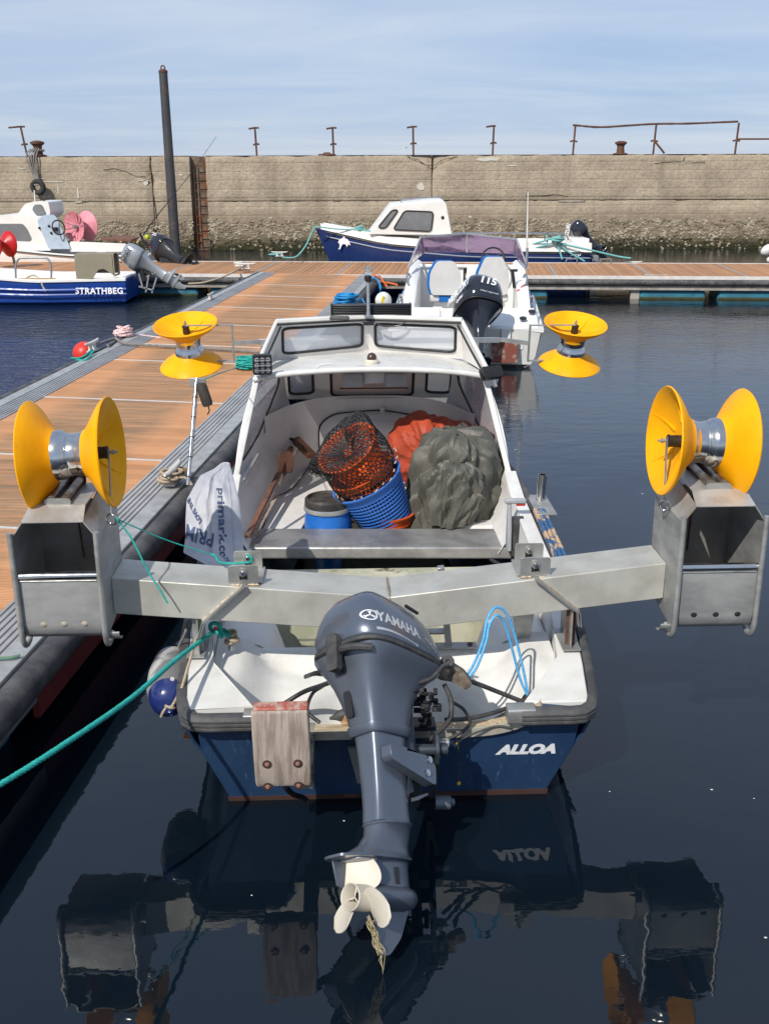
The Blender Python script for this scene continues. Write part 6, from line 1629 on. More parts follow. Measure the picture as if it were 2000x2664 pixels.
# carrier bag over the port side
BAG = mat('white_woven_bag', (.44, .44, .46), .6, c2=(.34, .34, .37), scale=6, amt=.8, bump=.003, bscale=10, c3=(.40, .35, .30), c3scale=6, c3lo=.66, c3hi=.76)
INK = mat('dark_blue_print', (.05, .075, .15), .6)
bag = onboat('carrier_bag', 'white printed carrier bag hanging over the left side, just behind the cross beam', 'bag')
rowsL = [(1205, 575, 598), (1220, 556, 602), (1236, 522, 606), (1260, 508, 612), (1300, 486, 622), (1350, 483, 628), (1400, 483, 630), (1438, 477, 636), (1455, 510, 642), (1474, 545, 640)]
def bagp(u, v_, side=0, off=0):
    k = v_ * (len(rowsL) - 1); i = min(len(rowsL) - 2, int(k)); t_ = k - i
    y = lerp(rowsL[i][0], rowsL[i + 1][0], t_); xl = lerp(rowsL[i][1], rowsL[i + 1][1], t_); xr = lerp(rowsL[i][2], rowsL[i + 1][2], t_)
    px = lerp(xl, xr, u); ly_ = lerp(1.75, 1.02, v_)
    p = bl(px, y, ly=ly_)
    bul = math.sin(PI * u) ** .6 * math.sin(PI * min(1, .08 + v_ * .9)) ** .5
    crease = .55 if u < .47 else 1
    d = .06 * bul + (.050 * trinoise(u * 3.2 + v_ * .8, v_ * 4.2, 2) + .022 * trinoise(u * 8, v_ * 10, 4)) * bul + .010 * mnoise.noise(V((u * 14, v_ * 12, 5))) * bul - .020 * math.exp(-((u - .45) / .03) ** 2) * bul
    p = p + V((0, -d + off, d * .2)) if side == 0 else p + V((0, .05 * bul, 0))
    return p
MB().grid(44, 56, bagp).build('front', BAG, bag, 30)
MB().grid(12, 20, lambda u, v_: bagp(u, v_, 1)).build('back', BAG, bag, 80)
MB().tube([bagp(.45, v_ / 40 * .92 + .06, 0, -.004) for v_ in range(41)], .003, 5).build('seam', BAG, bag)
MB().tube([bagp(.86, v_ / 40 * .8 + .12, 0, -.004) for v_ in range(41)], .0025, 5).build('seam', BAG, bag)
def bag_print(body, size, u0, v0, rot, sx_=1):
    o = text_mesh(body, size, INK, bag, M.Identity(4), 'print', bold=.0012, ext=.0, sx=sx_)
    for v_ in o.data.vertices:
        x, y = v_.co.x, v_.co.y; ca, sa = math.cos(rot), math.sin(rot); X, Y_ = x * ca - y * sa, x * sa + y * ca
        u = u0 + X / .27; vv = v0 - Y_ / .52
        v_.co = bagp(max(0, min(1, u)), max(0, min(1, vv)), 0, -.005)
bag_print('primark.com', .052, .67, .62, -PI / 2, 1.05)
bag_print('PRIM', .066, .26, .645, PI * .93)
bag_print('LOVE THE', .022, .16, .50, PI * .75)
# stainless whip with a furled dark flag
fp = onboat('flag_pole', 'slim stainless pole strapped upright on the left side, above the walkway edge', 'pole')
a, b = bl(512, 983, ly=2.15), bl(489, 1262, ly=1.85)
MB().cyl(b, a, .012, n=12).build('pole', POL, fp)
MB().bb((a.x - .045, a.y - .01, a.z - .055), (a.x + .055, a.y + .01, a.z - .0)).build('top_clamp', STEELD, fp, bevel=.003)
for k in range(1, 6): torus(MB(), a.lerp(b, k / 5.4), (b - a), .013, .003, 12, 5).build('cable_tie', BLK, fp)
MB().cyl(a.lerp(b, .1) + V((.012, 0, 0)), a.lerp(b, .75) + V((.014, 0, 0)), .0035, n=6).build('cable', BLK, fp)
fl_ = onboat('net_float', 'dark cylindrical float hanging from the top of the slim pole', 'float')
c0, c1_ = bl(523, 1000, ly=2.12), bl(542, 1056, ly=2.10)
MB().lathe([(.006, -.01), (.028, 0), (.034, .015), (.034, (c1_ - c0).length - .02), (.028, (c1_ - c0).length), (.001, (c1_ - c0).length + .004)], c0, (c1_ - c0), 16).build('body', mat('dark_wood_float', (.05, .04, .032), .8, c2=(.02, .018, .016), scale=10, stretch=(6, 6, 1), bump=.003), fl_, 40)
rope('tail', [c1_, c1_ + V((.005, 0, -.03)), c1_ + V((-.008, 0, -.055))], .004, BLK, fl_)
rope('sling', [c0, a + V((.02, 0, -.03)), a], .004, TEAL, fl_)
tt = thing('teal_lashing', 'thin teal lashing from the pole top to the coil beside the cuddy', 'rope', (0, 0, 0))
rope('line', [bt(a + V((.02, 0, -.02))), spot(590, 965, Y=7.2), spot(645, 950, z=DZ + .06)], .0035, TEAL, tt)

# ================================================================ OTHER BOATS
def small_boat(par, L, hbk, hzk, hullm, capm, innerm, rake=.2, cap=.10, sole=.15, boot=None, y_in=None, y_side=None, bowr=.9, flare=.45, keel=-.2, chine=.3, stripe=None, steps=0):
    hb_ = lambda y: interp(y, hbk); hz_ = lambda y: interp(y, hzk)
    def skin(u, v_):
        y = L * (u ** .85); b = hb_(y); zg = hz_(y); s = v_ * 2 - 1; a = abs(s)
        ks = [(0, (0, keel)), (.25, (.62, keel + .10)), (.45, (.88, .05)), (.60, (.93, chine)), (.61, (.945, chine + .01)), (.80, (.975, lerp(chine, zg, .55))), (.81, (.99, lerp(chine, zg, .56))), (1, (1.0, zg))]
        for (k0, p0), (k1, p1) in zip(ks, ks[1:]):
            if a <= k1: t_ = (a - k0) / (k1 - k0); x, z = lerp(p0[0], p1[0], t_) * b, lerp(p0[1], p1[1], t_); break
        fl = sm((y - L * .5) / (L * .5)); x *= 1 - flare * fl * (1 - (z - keel) / (zg - keel))
        z2 = z + (.12 * fl * max(0, 1 - a * 1.6))
        yy = y + rake * max(0, zg - z) * max(0, 1 - y / .6) - bowr * (zg - z) * sm((y - L * .75) / (L * .25))
        return (x * (1 if s > 0 else -1), yy, z2)
    MB().grid(26, 40, skin).build('hull', hullm, par, 32)
    zg = hz_(0); b = hb_(0)
    tp = [(-.88 * b, .05), (.88 * b, .05), (.935 * b, chine), (b * .995, zg), (-b * .995, zg), (-.935 * b, chine)]
    MB().prism(tp, lambda x, z, w_: (x, rake * (zg - z) - .002 + w_, z), .05).build('transom', hullm, par, 30)
    y1 = y_in or L * .97; y2_ = y_side or y1 * .82
    for s in (-1, 1):
        ys = [y1 * k / 16 for k in range(17)]
        mb = MB(); mb.rings([[(s * hb_(y), y, hz_(y) - .05), (s * (hb_(y) + .03), y, hz_(y) - .04), (s * (hb_(y) + .03), y, hz_(y) + .005), (s * hb_(y), y, hz_(y) + .02), (s * max(.0, hb_(y) - cap), y, hz_(y) + .02), (s * max(.0, hb_(y) - cap), y, hz_(y) - .02)] for y in ys]); mb.build('gunwale', capm, par, 40)
        MB().grid(16, 4, lambda u, v_: (s * max(0, hb_(u * y2_) - cap - .03 * v_), u * y2_ + .05 * (1 - u), lerp(hz_(u * y2_), sole, v_))).build('inner_side', innerm, par, 50)
        if stripe: mb = MB(); mb.rings([[(s * (hb_(y) * .992 + .006), y, hz_(y) - .17), (s * (hb_(y) * .992 + .012), y, hz_(y) - .155), (s * (hb_(y) * .994 + .006), y, hz_(y) - .14)] for y in ys], True); mb.build('stripe', stripe, par)
        if boot: mb = MB(); mb.rings([[(s * (hb_(y) + .034), y, hz_(y) - .035), (s * (hb_(y) + .040), y, hz_(y) - .02), (s * (hb_(y) + .034), y, hz_(y) + .0)] for y in ys], True); mb.build('rub_rail', boot, par)
    MB().bb((-b + .07, .03, zg - .06), (b - .07, .10, zg + .02)).build('transom_cap', capm, par, bevel=.01)
    n = 12; ring = [(max(.01, hb_(y2_ * k / n) - cap - .03), y2_ * k / n + .06) for k in range(n + 1)]
    MB().prism([(x, y) for x, y in ring] + [(-x, y) for x, y in reversed(ring)], lambda x, y, w_: (x, y, sole - .03 + w_), .03).build('sole', innerm, par)
    return hb_, hz_
def outboard(t, O, up, aft, S, m1, m2, pm, band=None, ck=1):
    """small outboard; parts in the thing's own space; O is the skeg tip"""
    up = V(up).normalized(); aft = V(aft); aft = (aft - up * aft.dot(up)).normalized(); sd = up.cross(aft) * -1; O = V(O)
    def Q(a, s_, t_): return O + (aft * a + sd * s_ + up * t_) * S
    def rg_(t_, A_, F_, W_, ex=2.7, n=28, tl=0):
        out = []
        for i in range(n):
            q = 2 * PI * i / n; ca, sa = math.cos(q), math.sin(q)
            a = (abs(ca) ** (2 / ex)) * (A_ if ca > 0 else -F_); out.append(Q(a, (abs(sa) ** (2 / ex)) * W_ * (1 if sa > 0 else -1), t_ + tl * a))
        return out
    def bod(nm, rows, m_, ex=2.7, tl=0, ang=45):
        if ck != 1: rows = [(r_[0], *[q_ * lerp(1, ck, sm((r_[0] - .7) / .3)) for q_ in r_[1:]]) for r_ in rows]
        return MB().rings([rg_(*r_, ex=ex, tl=tl) for r_ in rows]).build(nm, m_, t, ang)
    bod('cowling', [(1.02, .17, .25, .165), (1.04, .185, .265, .175), (1.16, .185, .26, .172), (1.27, .165, .235, .155), (1.34, .125, .19, .12), (1.375, .06, .12, .06), (1.38, .01, .06, .01)], m1, 2.9, .08, 60)
    if band: bod('cowl_band', [(1.00, .17, .25, .165), (1.005, .188, .268, .178), (1.02, .188, .268, .178), (1.025, .17, .25, .165)], band, 2.9, .08)
    bod('midsection', [(1.00, .175, .25, .165), (.95, .15, .2, .13), (.86, .11, .14, .09), (.74, .085, .11, .065), (.60, .08, .10, .055), (.48, .09, .11, .055), (.46, .10, .12, .062)], m2, 2.7, .05)
    bod('lower_unit', [(.45, .10, .12, .055), (.38, .15, .11, .045), (.345, .26, .11, .09), (.33, .26, .11, .09), (.325, .09, .11, .032), (.20, .07, .10, .035), (.10, .05, .08, .012), (.0, .07, .0, .006)], m2, 2.3, 0, 40)
    hub = MB().lathe([(.001, -.16), (.035, -.12), (.045, -.02), (.045, .10), (.04, .20), (.001, .205)], Q(0, 0, .21), aft, 18).build('propeller', pm, t, 50)
    hub.data.transform(M.Identity(4))
    for k in range(3):
        th0 = 2 * PI * k / 3 + .3
        def bl_(u, v_):
            r_ = (.04 + .10 * u) * S; half = .055 * S * math.sin(PI * (.15 + .8 * u)) ** .8; c_ = (v_ * 2 - 1) * half; pa = R(55 - 30 * u)
            d = up * math.cos(th0 + c_ * math.cos(pa) / r_) + sd * math.sin(th0 + c_ * math.cos(pa) / r_)
            return Q(0, 0, .21) + d * r_ + aft * (.15 * S + c_ * math.sin(pa))
        MB().grid(6, 6, bl_, .004).build('blade', pm, hub, 70)
    MB().cyl(Q(-.16, 0, .62), Q(-.16, 0, .98), .045 * S, n=12).build('swivel_tube', BLK, t)
    MB().bar(Q(-.18, 0, .92), Q(-.34, 0, .75), .14 * S, .16 * S).build('clamp_bracket', BLK, t, bevel=.008)
    return Q
WBOAT = mat('far_white_gelcoat', (.78, .77, .73), .35, c2=(.68, .66, .62), scale=3)
WIN = mat('dark_boat_window', (.16, .165, .17), .12, c2=(.24, .24, .24), scale=2.5, coat=.5)
BLUES = mat('royal_blue_hull', (.015, .065, .32), .35, c2=(.012, .05, .26), scale=3, c3=(.06, .1, .45), c3scale=9, c3lo=.68, c3hi=.74)
NAVY2 = mat('navy_far_hull', (.015, .035, .13), .3, c2=(.012, .028, .10), scale=3)
PURP = mat('smoky_purple_perspex', (.42, .30, .44), .1, trans=.75, ior=1.1, c2=(.36, .25, .38), scale=3)
BLUEV = mat('blue_vinyl', (.01, .13, .42), .4)
GREYV = mat('grey_vinyl', (.56, .55, .53), .5, c2=(.46, .45, .43), scale=4)

# ---- white speedboat ahead of the fishing boat
S2 = V((1.21, 15.45, 0)); Y2 = -R(4.5)
M2 = M.Translation(S2) @ M.Rotation(Y2, 4, 'Z'); M2I = M2.inverted()
def s2(px, py, ly=None, z=None):
    if z is not None: return M2I @ spot(px, py, z=z)
    o = M2I @ V((0, 0, CAM_H)); d = M2I.to_3x3() @ ray(px, py); return o + d * ((ly - o.y) / d.y)
sp = thing('speedboat', 'white open speedboat with purple-tinted windscreen moored ahead of the fishing boat', 'speedboat', S2, Y2)
hk = [(0, 1.12), (2.4, 1.13), (3.6, 1.0), (4.6, .68), (5.3, .28), (5.6, .03)]
small_boat(sp, 5.6, hk, [(0, .60), (2, .72), (3.5, .84), (5.6, 1.0)], WBOAT, WBOAT, WBOAT, .25, cap=.24, sole=.32, boot=BLK, y_in=3.4, chine=.18)
# raised coamings with blue flashes
for s in (-1, 1):
    mb = MB(); mb.rings([[(s * 1.06, y, interp(y, [(0, .60), (2, .74), (3.4, .86)])), (s * .98, y, h_), (s * .86, y, h_ + .01), (s * .80, y, h_ - .03), (s * .80, y, .42)] for y, h_ in ((.35, .66), (.9, .88), (1.7, 1.10), (2.6, 1.22), (3.4, 1.30))], True); mb.build('coaming', WBOAT, sp, 50)
    for k, y in enumerate((1.0, 1.45, 1.9)):
        MB().prism(rrect(-.16, -.035, .16, .035, .03, 3), lambda a, b, w_: (s * (1.045 + w_ - b * .35), y + a, interp(y, [(.9, .76), (1.9, .88)]) + b + .02), .012).build('blue_flash', BLUEV, sp)
    MB().tube(curve([(s * .92, 2.0, 1.14), (s * .96, 1.98, 1.20), (s * .97, 1.75, 1.16), (s * .95, 1.55, 1.10), (s * .91, 1.53, 1.04)], 5), .018, 8).build('grab_rail', POL, sp)
    MB().tube(curve([(s * .99, .95, .84), (s * 1.03, .92, .98), (s * 1.04, .55, .86), (s * 1.02, .42, .66)], 5), .016, 8).build('stern_rail', POL, sp)
    MB().bb((s * .80 - .012, 1.0, .5), (s * .80 + .012, 2.3, .60)).build('trim_panel', BLUEV if s < 0 else WBOAT, sp)
# transom platform with fittings
for s in (-1, 1):
    x0, x1 = (-1.08, -.38) if s < 0 else (.36, 1.08)
    MB().hexa([(x0, .03, .56), (x1, .03, .56), (x1, .62, .56), (x0, .62, .56), (x0, .03, .63), (x1, .03, .63), (x1, .62, .80), (x0, .62, .80)]).build('stern_deck', WBOAT, sp, bevel=.03, seg=3)
    MB().bb((x0 + .05, .62, .35), (x1 - .02, .70, .82)).build('bulkhead', WBOAT, sp, bevel=.01)
MB().hexa([(-.38, .03, .40), (.36, .03, .40), (.36, .40, .40), (-.38, .40, .40), (-.38, .03, .46), (.36, .03, .46), (.36, .40, .50), (-.38, .40, .50)]).build('motor_notch', WBOAT, sp, bevel=.01)
for px, py in ((1360, 829), (1383, 811)):
    q = s2(px, py, ly=.2 if py > 820 else .45); MB().lathe([(.055, 0), (.055, .012), (.045, .016), (.001, .016)], q, (0, -.35, 1), 18, sx=1).build('deck_cap', BLK, sp, 40)
MB().bb((.40, -.035, .10), (.78, .02, .44)).build('transducer_board', mat('flaking_red_board', (.20, .06, .04), .7, c2=(.30, .20, .16), scale=8, amt=1, lo=.52, hi=.56), sp, bevel=.004)
MB().bb((.53, -.03, .44), (.66, .01, .60)).build('board_plate', WBOAT, sp)
# dash, windscreen
MB().bb((-.84, 3.1, .32), (-.06, 3.22, 1.22)).build('dash_panel', WBOAT, sp, bevel=.012)
MB().bb((.0, 3.0, .32), (.84, 3.2, 1.22)).build('dash_panel', WBOAT, sp, bevel=.02)
MB().hexa([(-.98, 3.05, 1.20), (.98, 3.05, 1.20), (.82, 4.2, 1.06), (-.82, 4.2, 1.06), (-.98, 3.05, 1.26), (.98, 3.05, 1.26), (.82, 4.2, 1.12), (-.82, 4.2, 1.12)]).build('foredeck', WBOAT, sp, bevel=.02)
MB().hexa([(-.82, 4.2, 1.0), (.82, 4.2, 1.0), (.10, 5.5, .92), (-.10, 5.5, .92), (-.82, 4.2, 1.12), (.82, 4.2, 1.12), (.10, 5.5, 1.0), (-.10, 5.5, 1.0)]).build('foredeck', WBOAT, sp, bevel=.02)
W = {k: s2(*v_[:2], ly=v_[2]) for k, v_ in dict(tl=(1094, 617, 3.25), tc=(1214, 607, 3.55), tr=(1343, 622, 3.25), bl=(1104, 656, 3.45), bc=(1214, 656, 3.75), br=(1335, 660, 3.45), al=(1062, 697, 2.1), ar=(1373, 702, 2.1), al2=(1066, 690, 2.1), ar2=(1369, 694, 2.1), dl=(1070, 700, 2.35), dr=(1362, 702, 2.35)).items()}
def quadplate(a, b, c, d, th, nm, m_):
    n = (b - a).cross(d - a).normalized() * th
    return MB().hexa([a, b, c, d, a + n, b + n, c + n, d + n]).build(nm, m_, sp)
quadplate(W['bl'], W['bc'], W['tc'], W['tl'], .006, 'windscreen_pane', PURP)
quadplate(W['bc'], W['br'], W['tr'], W['tc'], .006, 'windscreen_pane', PURP)
quadplate(W['al'], W['bl'], W['tl'], W['al2'], .006, 'side_pane', PURP)
quadplate(W['br'], W['ar'], W['ar2'], W['tr'], .006, 'side_pane', PURP)
for a, b in (('al', 'tl'), ('tl', 'tc'), ('tc', 'tr'), ('tr', 'ar'), ('tc', 'bc'), ('tl', 'bl'), ('tr', 'br')):
    MB().bar(W[a], W[b], .03, .03).build('screen_frame', GALV if a[0] == b[0] else ALU, sp)
# seats
for px, bx_ in ((1158, 0), (1283, 1)):
    c_ = s2(px, 725, ly=1.75); zt_, zb_ = s2(px, 680 if not bx_ else 669, ly=1.75).z, s2(px, 768, ly=1.75).z
    pl = rpoly([(-.22, 0), (.22, 0), (.26, .16), (.245, .36), (.14, zt_ - zb_), (-.14, zt_ - zb_), (-.245, .36), (-.26, .16)], .05)
    MB().prism(pl, lambda a, b, w_: (c_.x + a, 1.75 + w_ + b * .0, zb_ + b), .06).build('seat_back', GREYV, sp, bevel=.012)
    pl2 = [(x * 1.03 - .035, (y - .22) * 1.02 + .225) for x, y in pl]
    MB().prism(pl2, lambda a, b, w_: (c_.x + a, 1.81 + w_, zb_ + b), .07).build('seat_pad', BLUEV, sp, bevel=.02)
    MB().bb((c_.x - .25, 1.80, zb_ - .12), (c_.x + .25, 2.25, zb_ + .0)).build('seat_base', GREYV, sp, bevel=.03)
    MB().bb((c_.x - .10, 1.785, zb_ - .115), (c_.x + .12, 1.81, zb_ - .01)).build('seat_stripe', BLUEV, sp, bevel=.005)
    MB().bb((c_.x - .2, 1.9, .32), (c_.x + .2, 2.2, zb_ - .12)).build('seat_box', WBOAT, sp, bevel=.02)
sw_ = s2(1282, 672, ly=2.7)
torus(MB(), sw_, (0, -1, .5), .19, .016, 28, 8).build('steering_wheel', BLK, sp)
for a in (.5, 2.6, 4.7): MB().cyl(sw_, sw_ + V((math.cos(a) * .19, math.sin(a) * .19 * .45, math.sin(a) * .19 * .9)), .012, n=6).build('wheel_spoke', BLK, sp)
thr = s2(1335, 730, ly=1.6); MB().bar(thr + V((.02, 0, -.12)), thr + V((-.02, 0, .14)), .03, .05).build('throttle', BLK, sp, bevel=.006); MB().box(thr + V((.0, 0, .16)), (.12, .04, .04)).build('throttle_grip', BLK, sp, bevel=.008)
MB().sphere(s2(1350, 757, ly=1.4), .03, 8, 6, (1.3, 1, 1)).build('kill_cord_tag', mat('bright_red', (.6, .02, .02), .5), sp)
rope('red_cord', [s2(1350, 757, ly=1.4), s2(1360, 742, ly=1.5), s2(1374, 742, ly=1.6)], .008, mat('bright_red'), sp)
q = s2(1369, 690, ly=2.2); q2 = s2(1373, 499, ly=2.2)
MB().cyl(q, q2, .018, .009, 8).build('whip_aerial', WHITE, sp); MB().cyl(q - V((0, 0, .05)), q + V((0, 0, .28)), .022, n=8).build('aerial_base', GALV, sp)
mo = thing('outboard_motor', 'large black outboard marked 115, tilted up on the white speedboat', 'outboard motor', S2, Y2)
BLKG = mat('gloss_black_cowl', (.012, .014, .022), .12, coat=.7, c2=(.016, .018, .026), scale=4)
up_ = V((.0, .62, .80)).normalized(); af_ = V((.42, -.75, .55))
ctop = s2(1246, 735, ly=-.02)
O2 = ctop - up_ * 1.36 * 1.35
Q2 = outboard(mo, O2, up_, af_, 1.35, BLKG, BLKG, BLKG, BLK, 1.32)
aft2 = (af_ - up_ * af_.dot(up_)).normalized(); sd2 = up_.cross(aft2) * -1
if True:
    o = text_mesh('115', .15, LIGHT, mo, frame3(Q2(.188 * 1.32, .02, 1.235) + aft2 * .005, (-sd2 if sd2.x < 0 else sd2), up_), 'lettering', bold=.004, sx=1.2, shear=.2)
    text_mesh('DIRECT INJECTION', .026, LIGHT, mo, frame3(Q2(.192 * 1.32, .0, 1.10) + aft2 * .006, (-sd2 if sd2.x < 0 else sd2), up_), 'lettering', spacing=1.3)
    ps = sd2 if sd2.x < 0 else -sd2; k = -1 if sd2.x > 0 else 1
    text_mesh('MERCURY', .15, LIGHT, mo, frame3(Q2(-.02, .178 * 1.32 * k, 1.19) + ps * .006, aft2, up_), 'lettering', bold=.004, shear=.35, sx=1.1)
    text_mesh('OptiMax', .06, LIGHT, mo, frame3(Q2(.02, .178 * 1.32 * k, 1.085) + ps * .006, aft2, up_), 'lettering', bold=.002, shear=.35)
rbd = lambda *p: M2 @ s2(*p)
# fender and ropes beside the speedboat
fp_ = spot(997, 782, Y=16.0)
fe = thing('round_fender', 'round white fender with yellow mark between walkway and white speedboat', 'fender', fp_)
MB().sphere((0, 0, 0), .125, 24, 14, (1, 1, 1.05)).build('ball', WHITE, fe, 80); MB().box((-.01, -.118, .03), (.035, .02, .10), M.Rotation(.2, 3, 'Y')).build('yellow_mark', mat('yellow_mark', (.7, .5, .02), .5), fe)
t = thing('orange_rope', 'orange rope running from the walkway corner to the white speedboat', 'rope', (0, 0, 0))
for k in (0, 8): rope('line', [spot(970, 715 + k, z=DZ + .05), spot(990, 724 + k, Y=22.5), spot(1006, 745 - k, Y=20), spot(1004, 735, Y=20), spot(1032, 741, Y=18.5)], .018, ORR, t)
t = thing('light_blue_rope', 'light blue rope end dangling off the walkway corner beside the orange rope', 'rope', (0, 0, 0))
rope('line', [spot(968, 722, z=DZ + .04), spot(982, 728, Y=21.5), spot(989, 745, Y=20.5), spot(990, 762, Y=20.5)], .022, BLUER, t)

# ---- navy cabin boat beyond the cross pontoon
S3 = V((5.42, 29.0, 0)); Y3 = R(92)
c3b = thing('cabin_boat', 'navy and white cabin boat with dolphin emblem moored beyond the cross pontoon', 'cabin boat', S3, Y3)
M3 = M.Translation(S3) @ M.Rotation(Y3, 4, 'Z'); M3I = M3.inverted()
def s3(px, py, lx): 
    o = M3I @ V((0, 0, CAM_H)); d = M3I.to_3x3() @ ray(px, py); return o + d * ((lx - o.x) / d.x)
small_boat(c3b, 7.25, [(0, 1.0), (3.5, 1.08), (5.5, .85), (6.5, .42), (7.25, .03)], [(0, .72), (3.2, .78), (5.4, .96), (7.25, 1.32)], NAVY2, WBOAT, WBOAT, .1, cap=.20, sole=.4, stripe=mat('grey_stripe', (.32, .35, .42), .5), boot=BLK, y_in=6.95, chine=.3, bowr=.42, flare=.25)
near = -1.08   # side towards the camera is local -x  (boat points left)
near = -1 if (M3.to_3x3() @ V((1, 0, 0))).y > 0 else 1
# raised topsides
for s in (-1, 1):
    mb = MB(); hb3 = lambda y: interp(y, [(0, 1.0), (3.5, 1.08), (5.5, .85), (6.5, .42), (7.25, .03)]); hz3 = lambda y: interp(y, [(0, .72), (3.2, .78), (5.4, .96), (7.25, 1.32)])
    mb.rings([[(s * hb3(y), y, hz3(y)), (s * (hb3(y) - .03), y, hz3(y) + .22 - .08 * y / 7), (s * max(0, hb3(y) - .18), y, hz3(y) + .23 - .08 * y / 7), (s * max(0, hb3(y) - .2), y, hz3(y))] for y in [7.1 * k / 20 for k in range(21)]]); mb.build('topside', WBOAT, c3b, 50)
n = 12; ring = [(max(.01, hb3(3.3 + 3.72 * k / n) - .15), 3.3 + 3.72 * k / n) for k in range(n + 1)]
MB().prism(ring + [(-x, y) for x, y in reversed(ring)], lambda x, y, w_: (x, y, hz3(y) + .12 + w_), .06).build('foredeck', WBOAT, c3b, 50)
P = lambda px, py, lx=near * .80: s3(px, py, lx)
cab = [P(960, 610), P(1019, 534), P(1150, 521), P(1160, 530), P(1176, 612)]
mb = MB(); mb.rings([[V((near * .82 * k, p.y + (0 if i in (2, 3, 4) else .0), p.z)) for i, p in enumerate(cab)] for k in (1,)] + [[V((near * .70, p.y, p.z + (.03 if 0 < i < 4 else 0))) for i, p in enumerate(cab)]] + [[V((-near * .70, p.y, p.z + (.03 if 0 < i < 4 else 0))) for i, p in enumerate(cab)]] + [[V((-near * .82, p.y, p.z)) for p in cab]]); mb.build('cabin', WBOAT, c3b, 40, bevel=.02)
def boat_win(pts, nm='side_window'):
    q = [P(x, y, near * .823) for x, y in pts]; pl = rpoly([(p.y, p.z) for p in q], .09)
    A = sum(pl[i][0] * pl[(i + 1) % len(pl)][1] - pl[(i + 1) % len(pl)][0] * pl[i][1] for i in range(len(pl)))
    if A < 0: pl = pl[::-1]
    MB().prism(pl, lambda y, z, w_: (near * (.824 + w_), y, z), .012).build(nm, WIN, c3b)
    MB().tube([(near * .838, y, z) for y, z in pl], .018, 6, closed=True).build('window_seal', SEAL, c3b, 60)
boat_win([(1052, 548), (1127, 551), (1121, 602), (1022, 597)]); boat_win([(1020, 546), (1036, 546), (1002, 594), (982, 592)])
MB().tube(curve([P(1045, 528, near * .5), P(1050, 519, near * .5), P(1140, 514, near * .5), P(1148, 520, near * .5)], 5), .018, 6).build('roof_rail', POL, c3b)
MB().sphere(P(1151, 566, near * .83), .045, 10, 6, (.4, 1, 1)).build('vent', BLK, c3b)
rp = [P(x, y, near * .9) for x, y in ((1178, 607), (1300, 606), (1440, 608), (1470, 612), (1478, 624))]
MB().tube(curve(rp, 5), .022, 8).build('stern_rail', POL, c3b)
for x in (1200, 1320, 1416): MB().cyl(P(x, 607, near * .9), P(x, 628, near * .9), .016, n=8).build('rail_post', POL, c3b)
MB().bb((near * .9 if near < 0 else 0, .05, .9), (0 if near < 0 else near * .9, .5, 1.06)).build('stern_deck', WBOAT, c3b, bevel=.02)
# dolphin emblem and figures on the hull
fx = M3.to_3x3().inverted() @ V((1, 0, 0))
dq = P(893, 634, near * .62)
dol = [(-.14, .02), (-.10, .10), (-.02, .13), (.02, .19), (.05, .13), (.12, .10), (.17, .02), (.19, -.06), (.13, -.02), (.10, -.10), (.06, -.03), (-.02, -.02), (-.06, -.10), (-.09, -.16), (-.14, -.16), (-.10, -.10), (-.10, -.03)]
hxp = lambda y, z: interp(y, [(0, 1.0), (3.5, 1.08), (5.5, .85), (6.8, .42), (7.6, .03)])
sx = hb3(dq.y)
MB().prism(dol, lambda a, b, w_: (near * (hb3(dq.y - a) * .90 + .04 + w_ + b * .12), dq.y - a, dq.z + b), .01).build('dolphin_emblem', LIGHT, c3b)
nq = P(1510, 660, near * 1.0)
text_mesh('590', .20, LIGHT, c3b, frame3((near * 1.02, nq.y + .15, nq.z), fx, (0, 0, 1)), 'figures', bold=.002)
MB().bb((near * .9, -.22, .05), (near * .55, -.04, .62)).build('swim_ladder', GALV, c3b, bevel=.01)
so = thing('outboard_motor', 'black outboard on the stern of the navy cabin boat', 'outboard motor', (0, 0, 0))
ct_, pt_ = spot(1478, 596, Y=29.0), spot(1568, 668, Y=29.0)
u3 = (ct_ - pt_).normalized()
outboard(so, pt_ - u3 * .1, u3 + V((0, .0, .25)), V((.7, 0, .7)), .98, BLKG, BLKG, BLKG, BLK)
text_mesh('SUZUKI', .15, LIGHT, so, frame3(spot(1475, 602, Y=28.80) + V((0, -.02, 0)), (.15, 0, 1), (-1, 0, .15)), 'lettering', bold=.003, sx=.8)
t = thing('teal_stern_ropes', 'tangled teal mooring ropes from the navy cabin boat to the pontoon edge', 'rope', (0, 0, 0))
TEALP = mat('pale_teal_rope', (.16, .42, .40), .8, c2=(.08, .3, .3), scale=30)
for pts in ([(1370, 640, 28), (1410, 628, 27.9), (1440, 622, 27.9), (1452, 645, 27.9), (1462, 675, 27.8)], [(1368, 650, 28), (1420, 638, 27.9), (1450, 628, 27.9), (1470, 650, 27.9), (1520, 680, 27.8)], [(1450, 632, 27.9), (1540, 652, 27.8), (1610, 668, 27.7), (1640, 672, 27.6)], [(1422, 612, 28.3), (1423, 640, 28.2), (1422, 672, 28)]):
    rope('line', [spot(x, y, Y=Y_) for x, y, Y_ in pts], .024, TEALP, t)
def coil(t, c, r, m_, rr, n=5, seed=1, flat=.5, nm='turns'):
    rd = random.Random(seed); mb = MB()
    for k in range(n):
        o_ = V((rd.uniform(-.25, .25) * r, rd.uniform(-.25, .25) * r, rr + k * rr * .8)); a = rd.uniform(.7, 1.0) * r; b = rd.uniform(.6, 1.0) * r
        tl = rd.uniform(-.3, .3)
        pts = [V(c) + o_ + V((math.cos(q) * a, math.sin(q) * b, tl * math.cos(q) * a * flat)) for q in [2 * PI * i / 14 for i in range(14)]]
        mb.tube(pts, rr, 6, closed=True)
    return mb.build(nm, m_, t, 70)
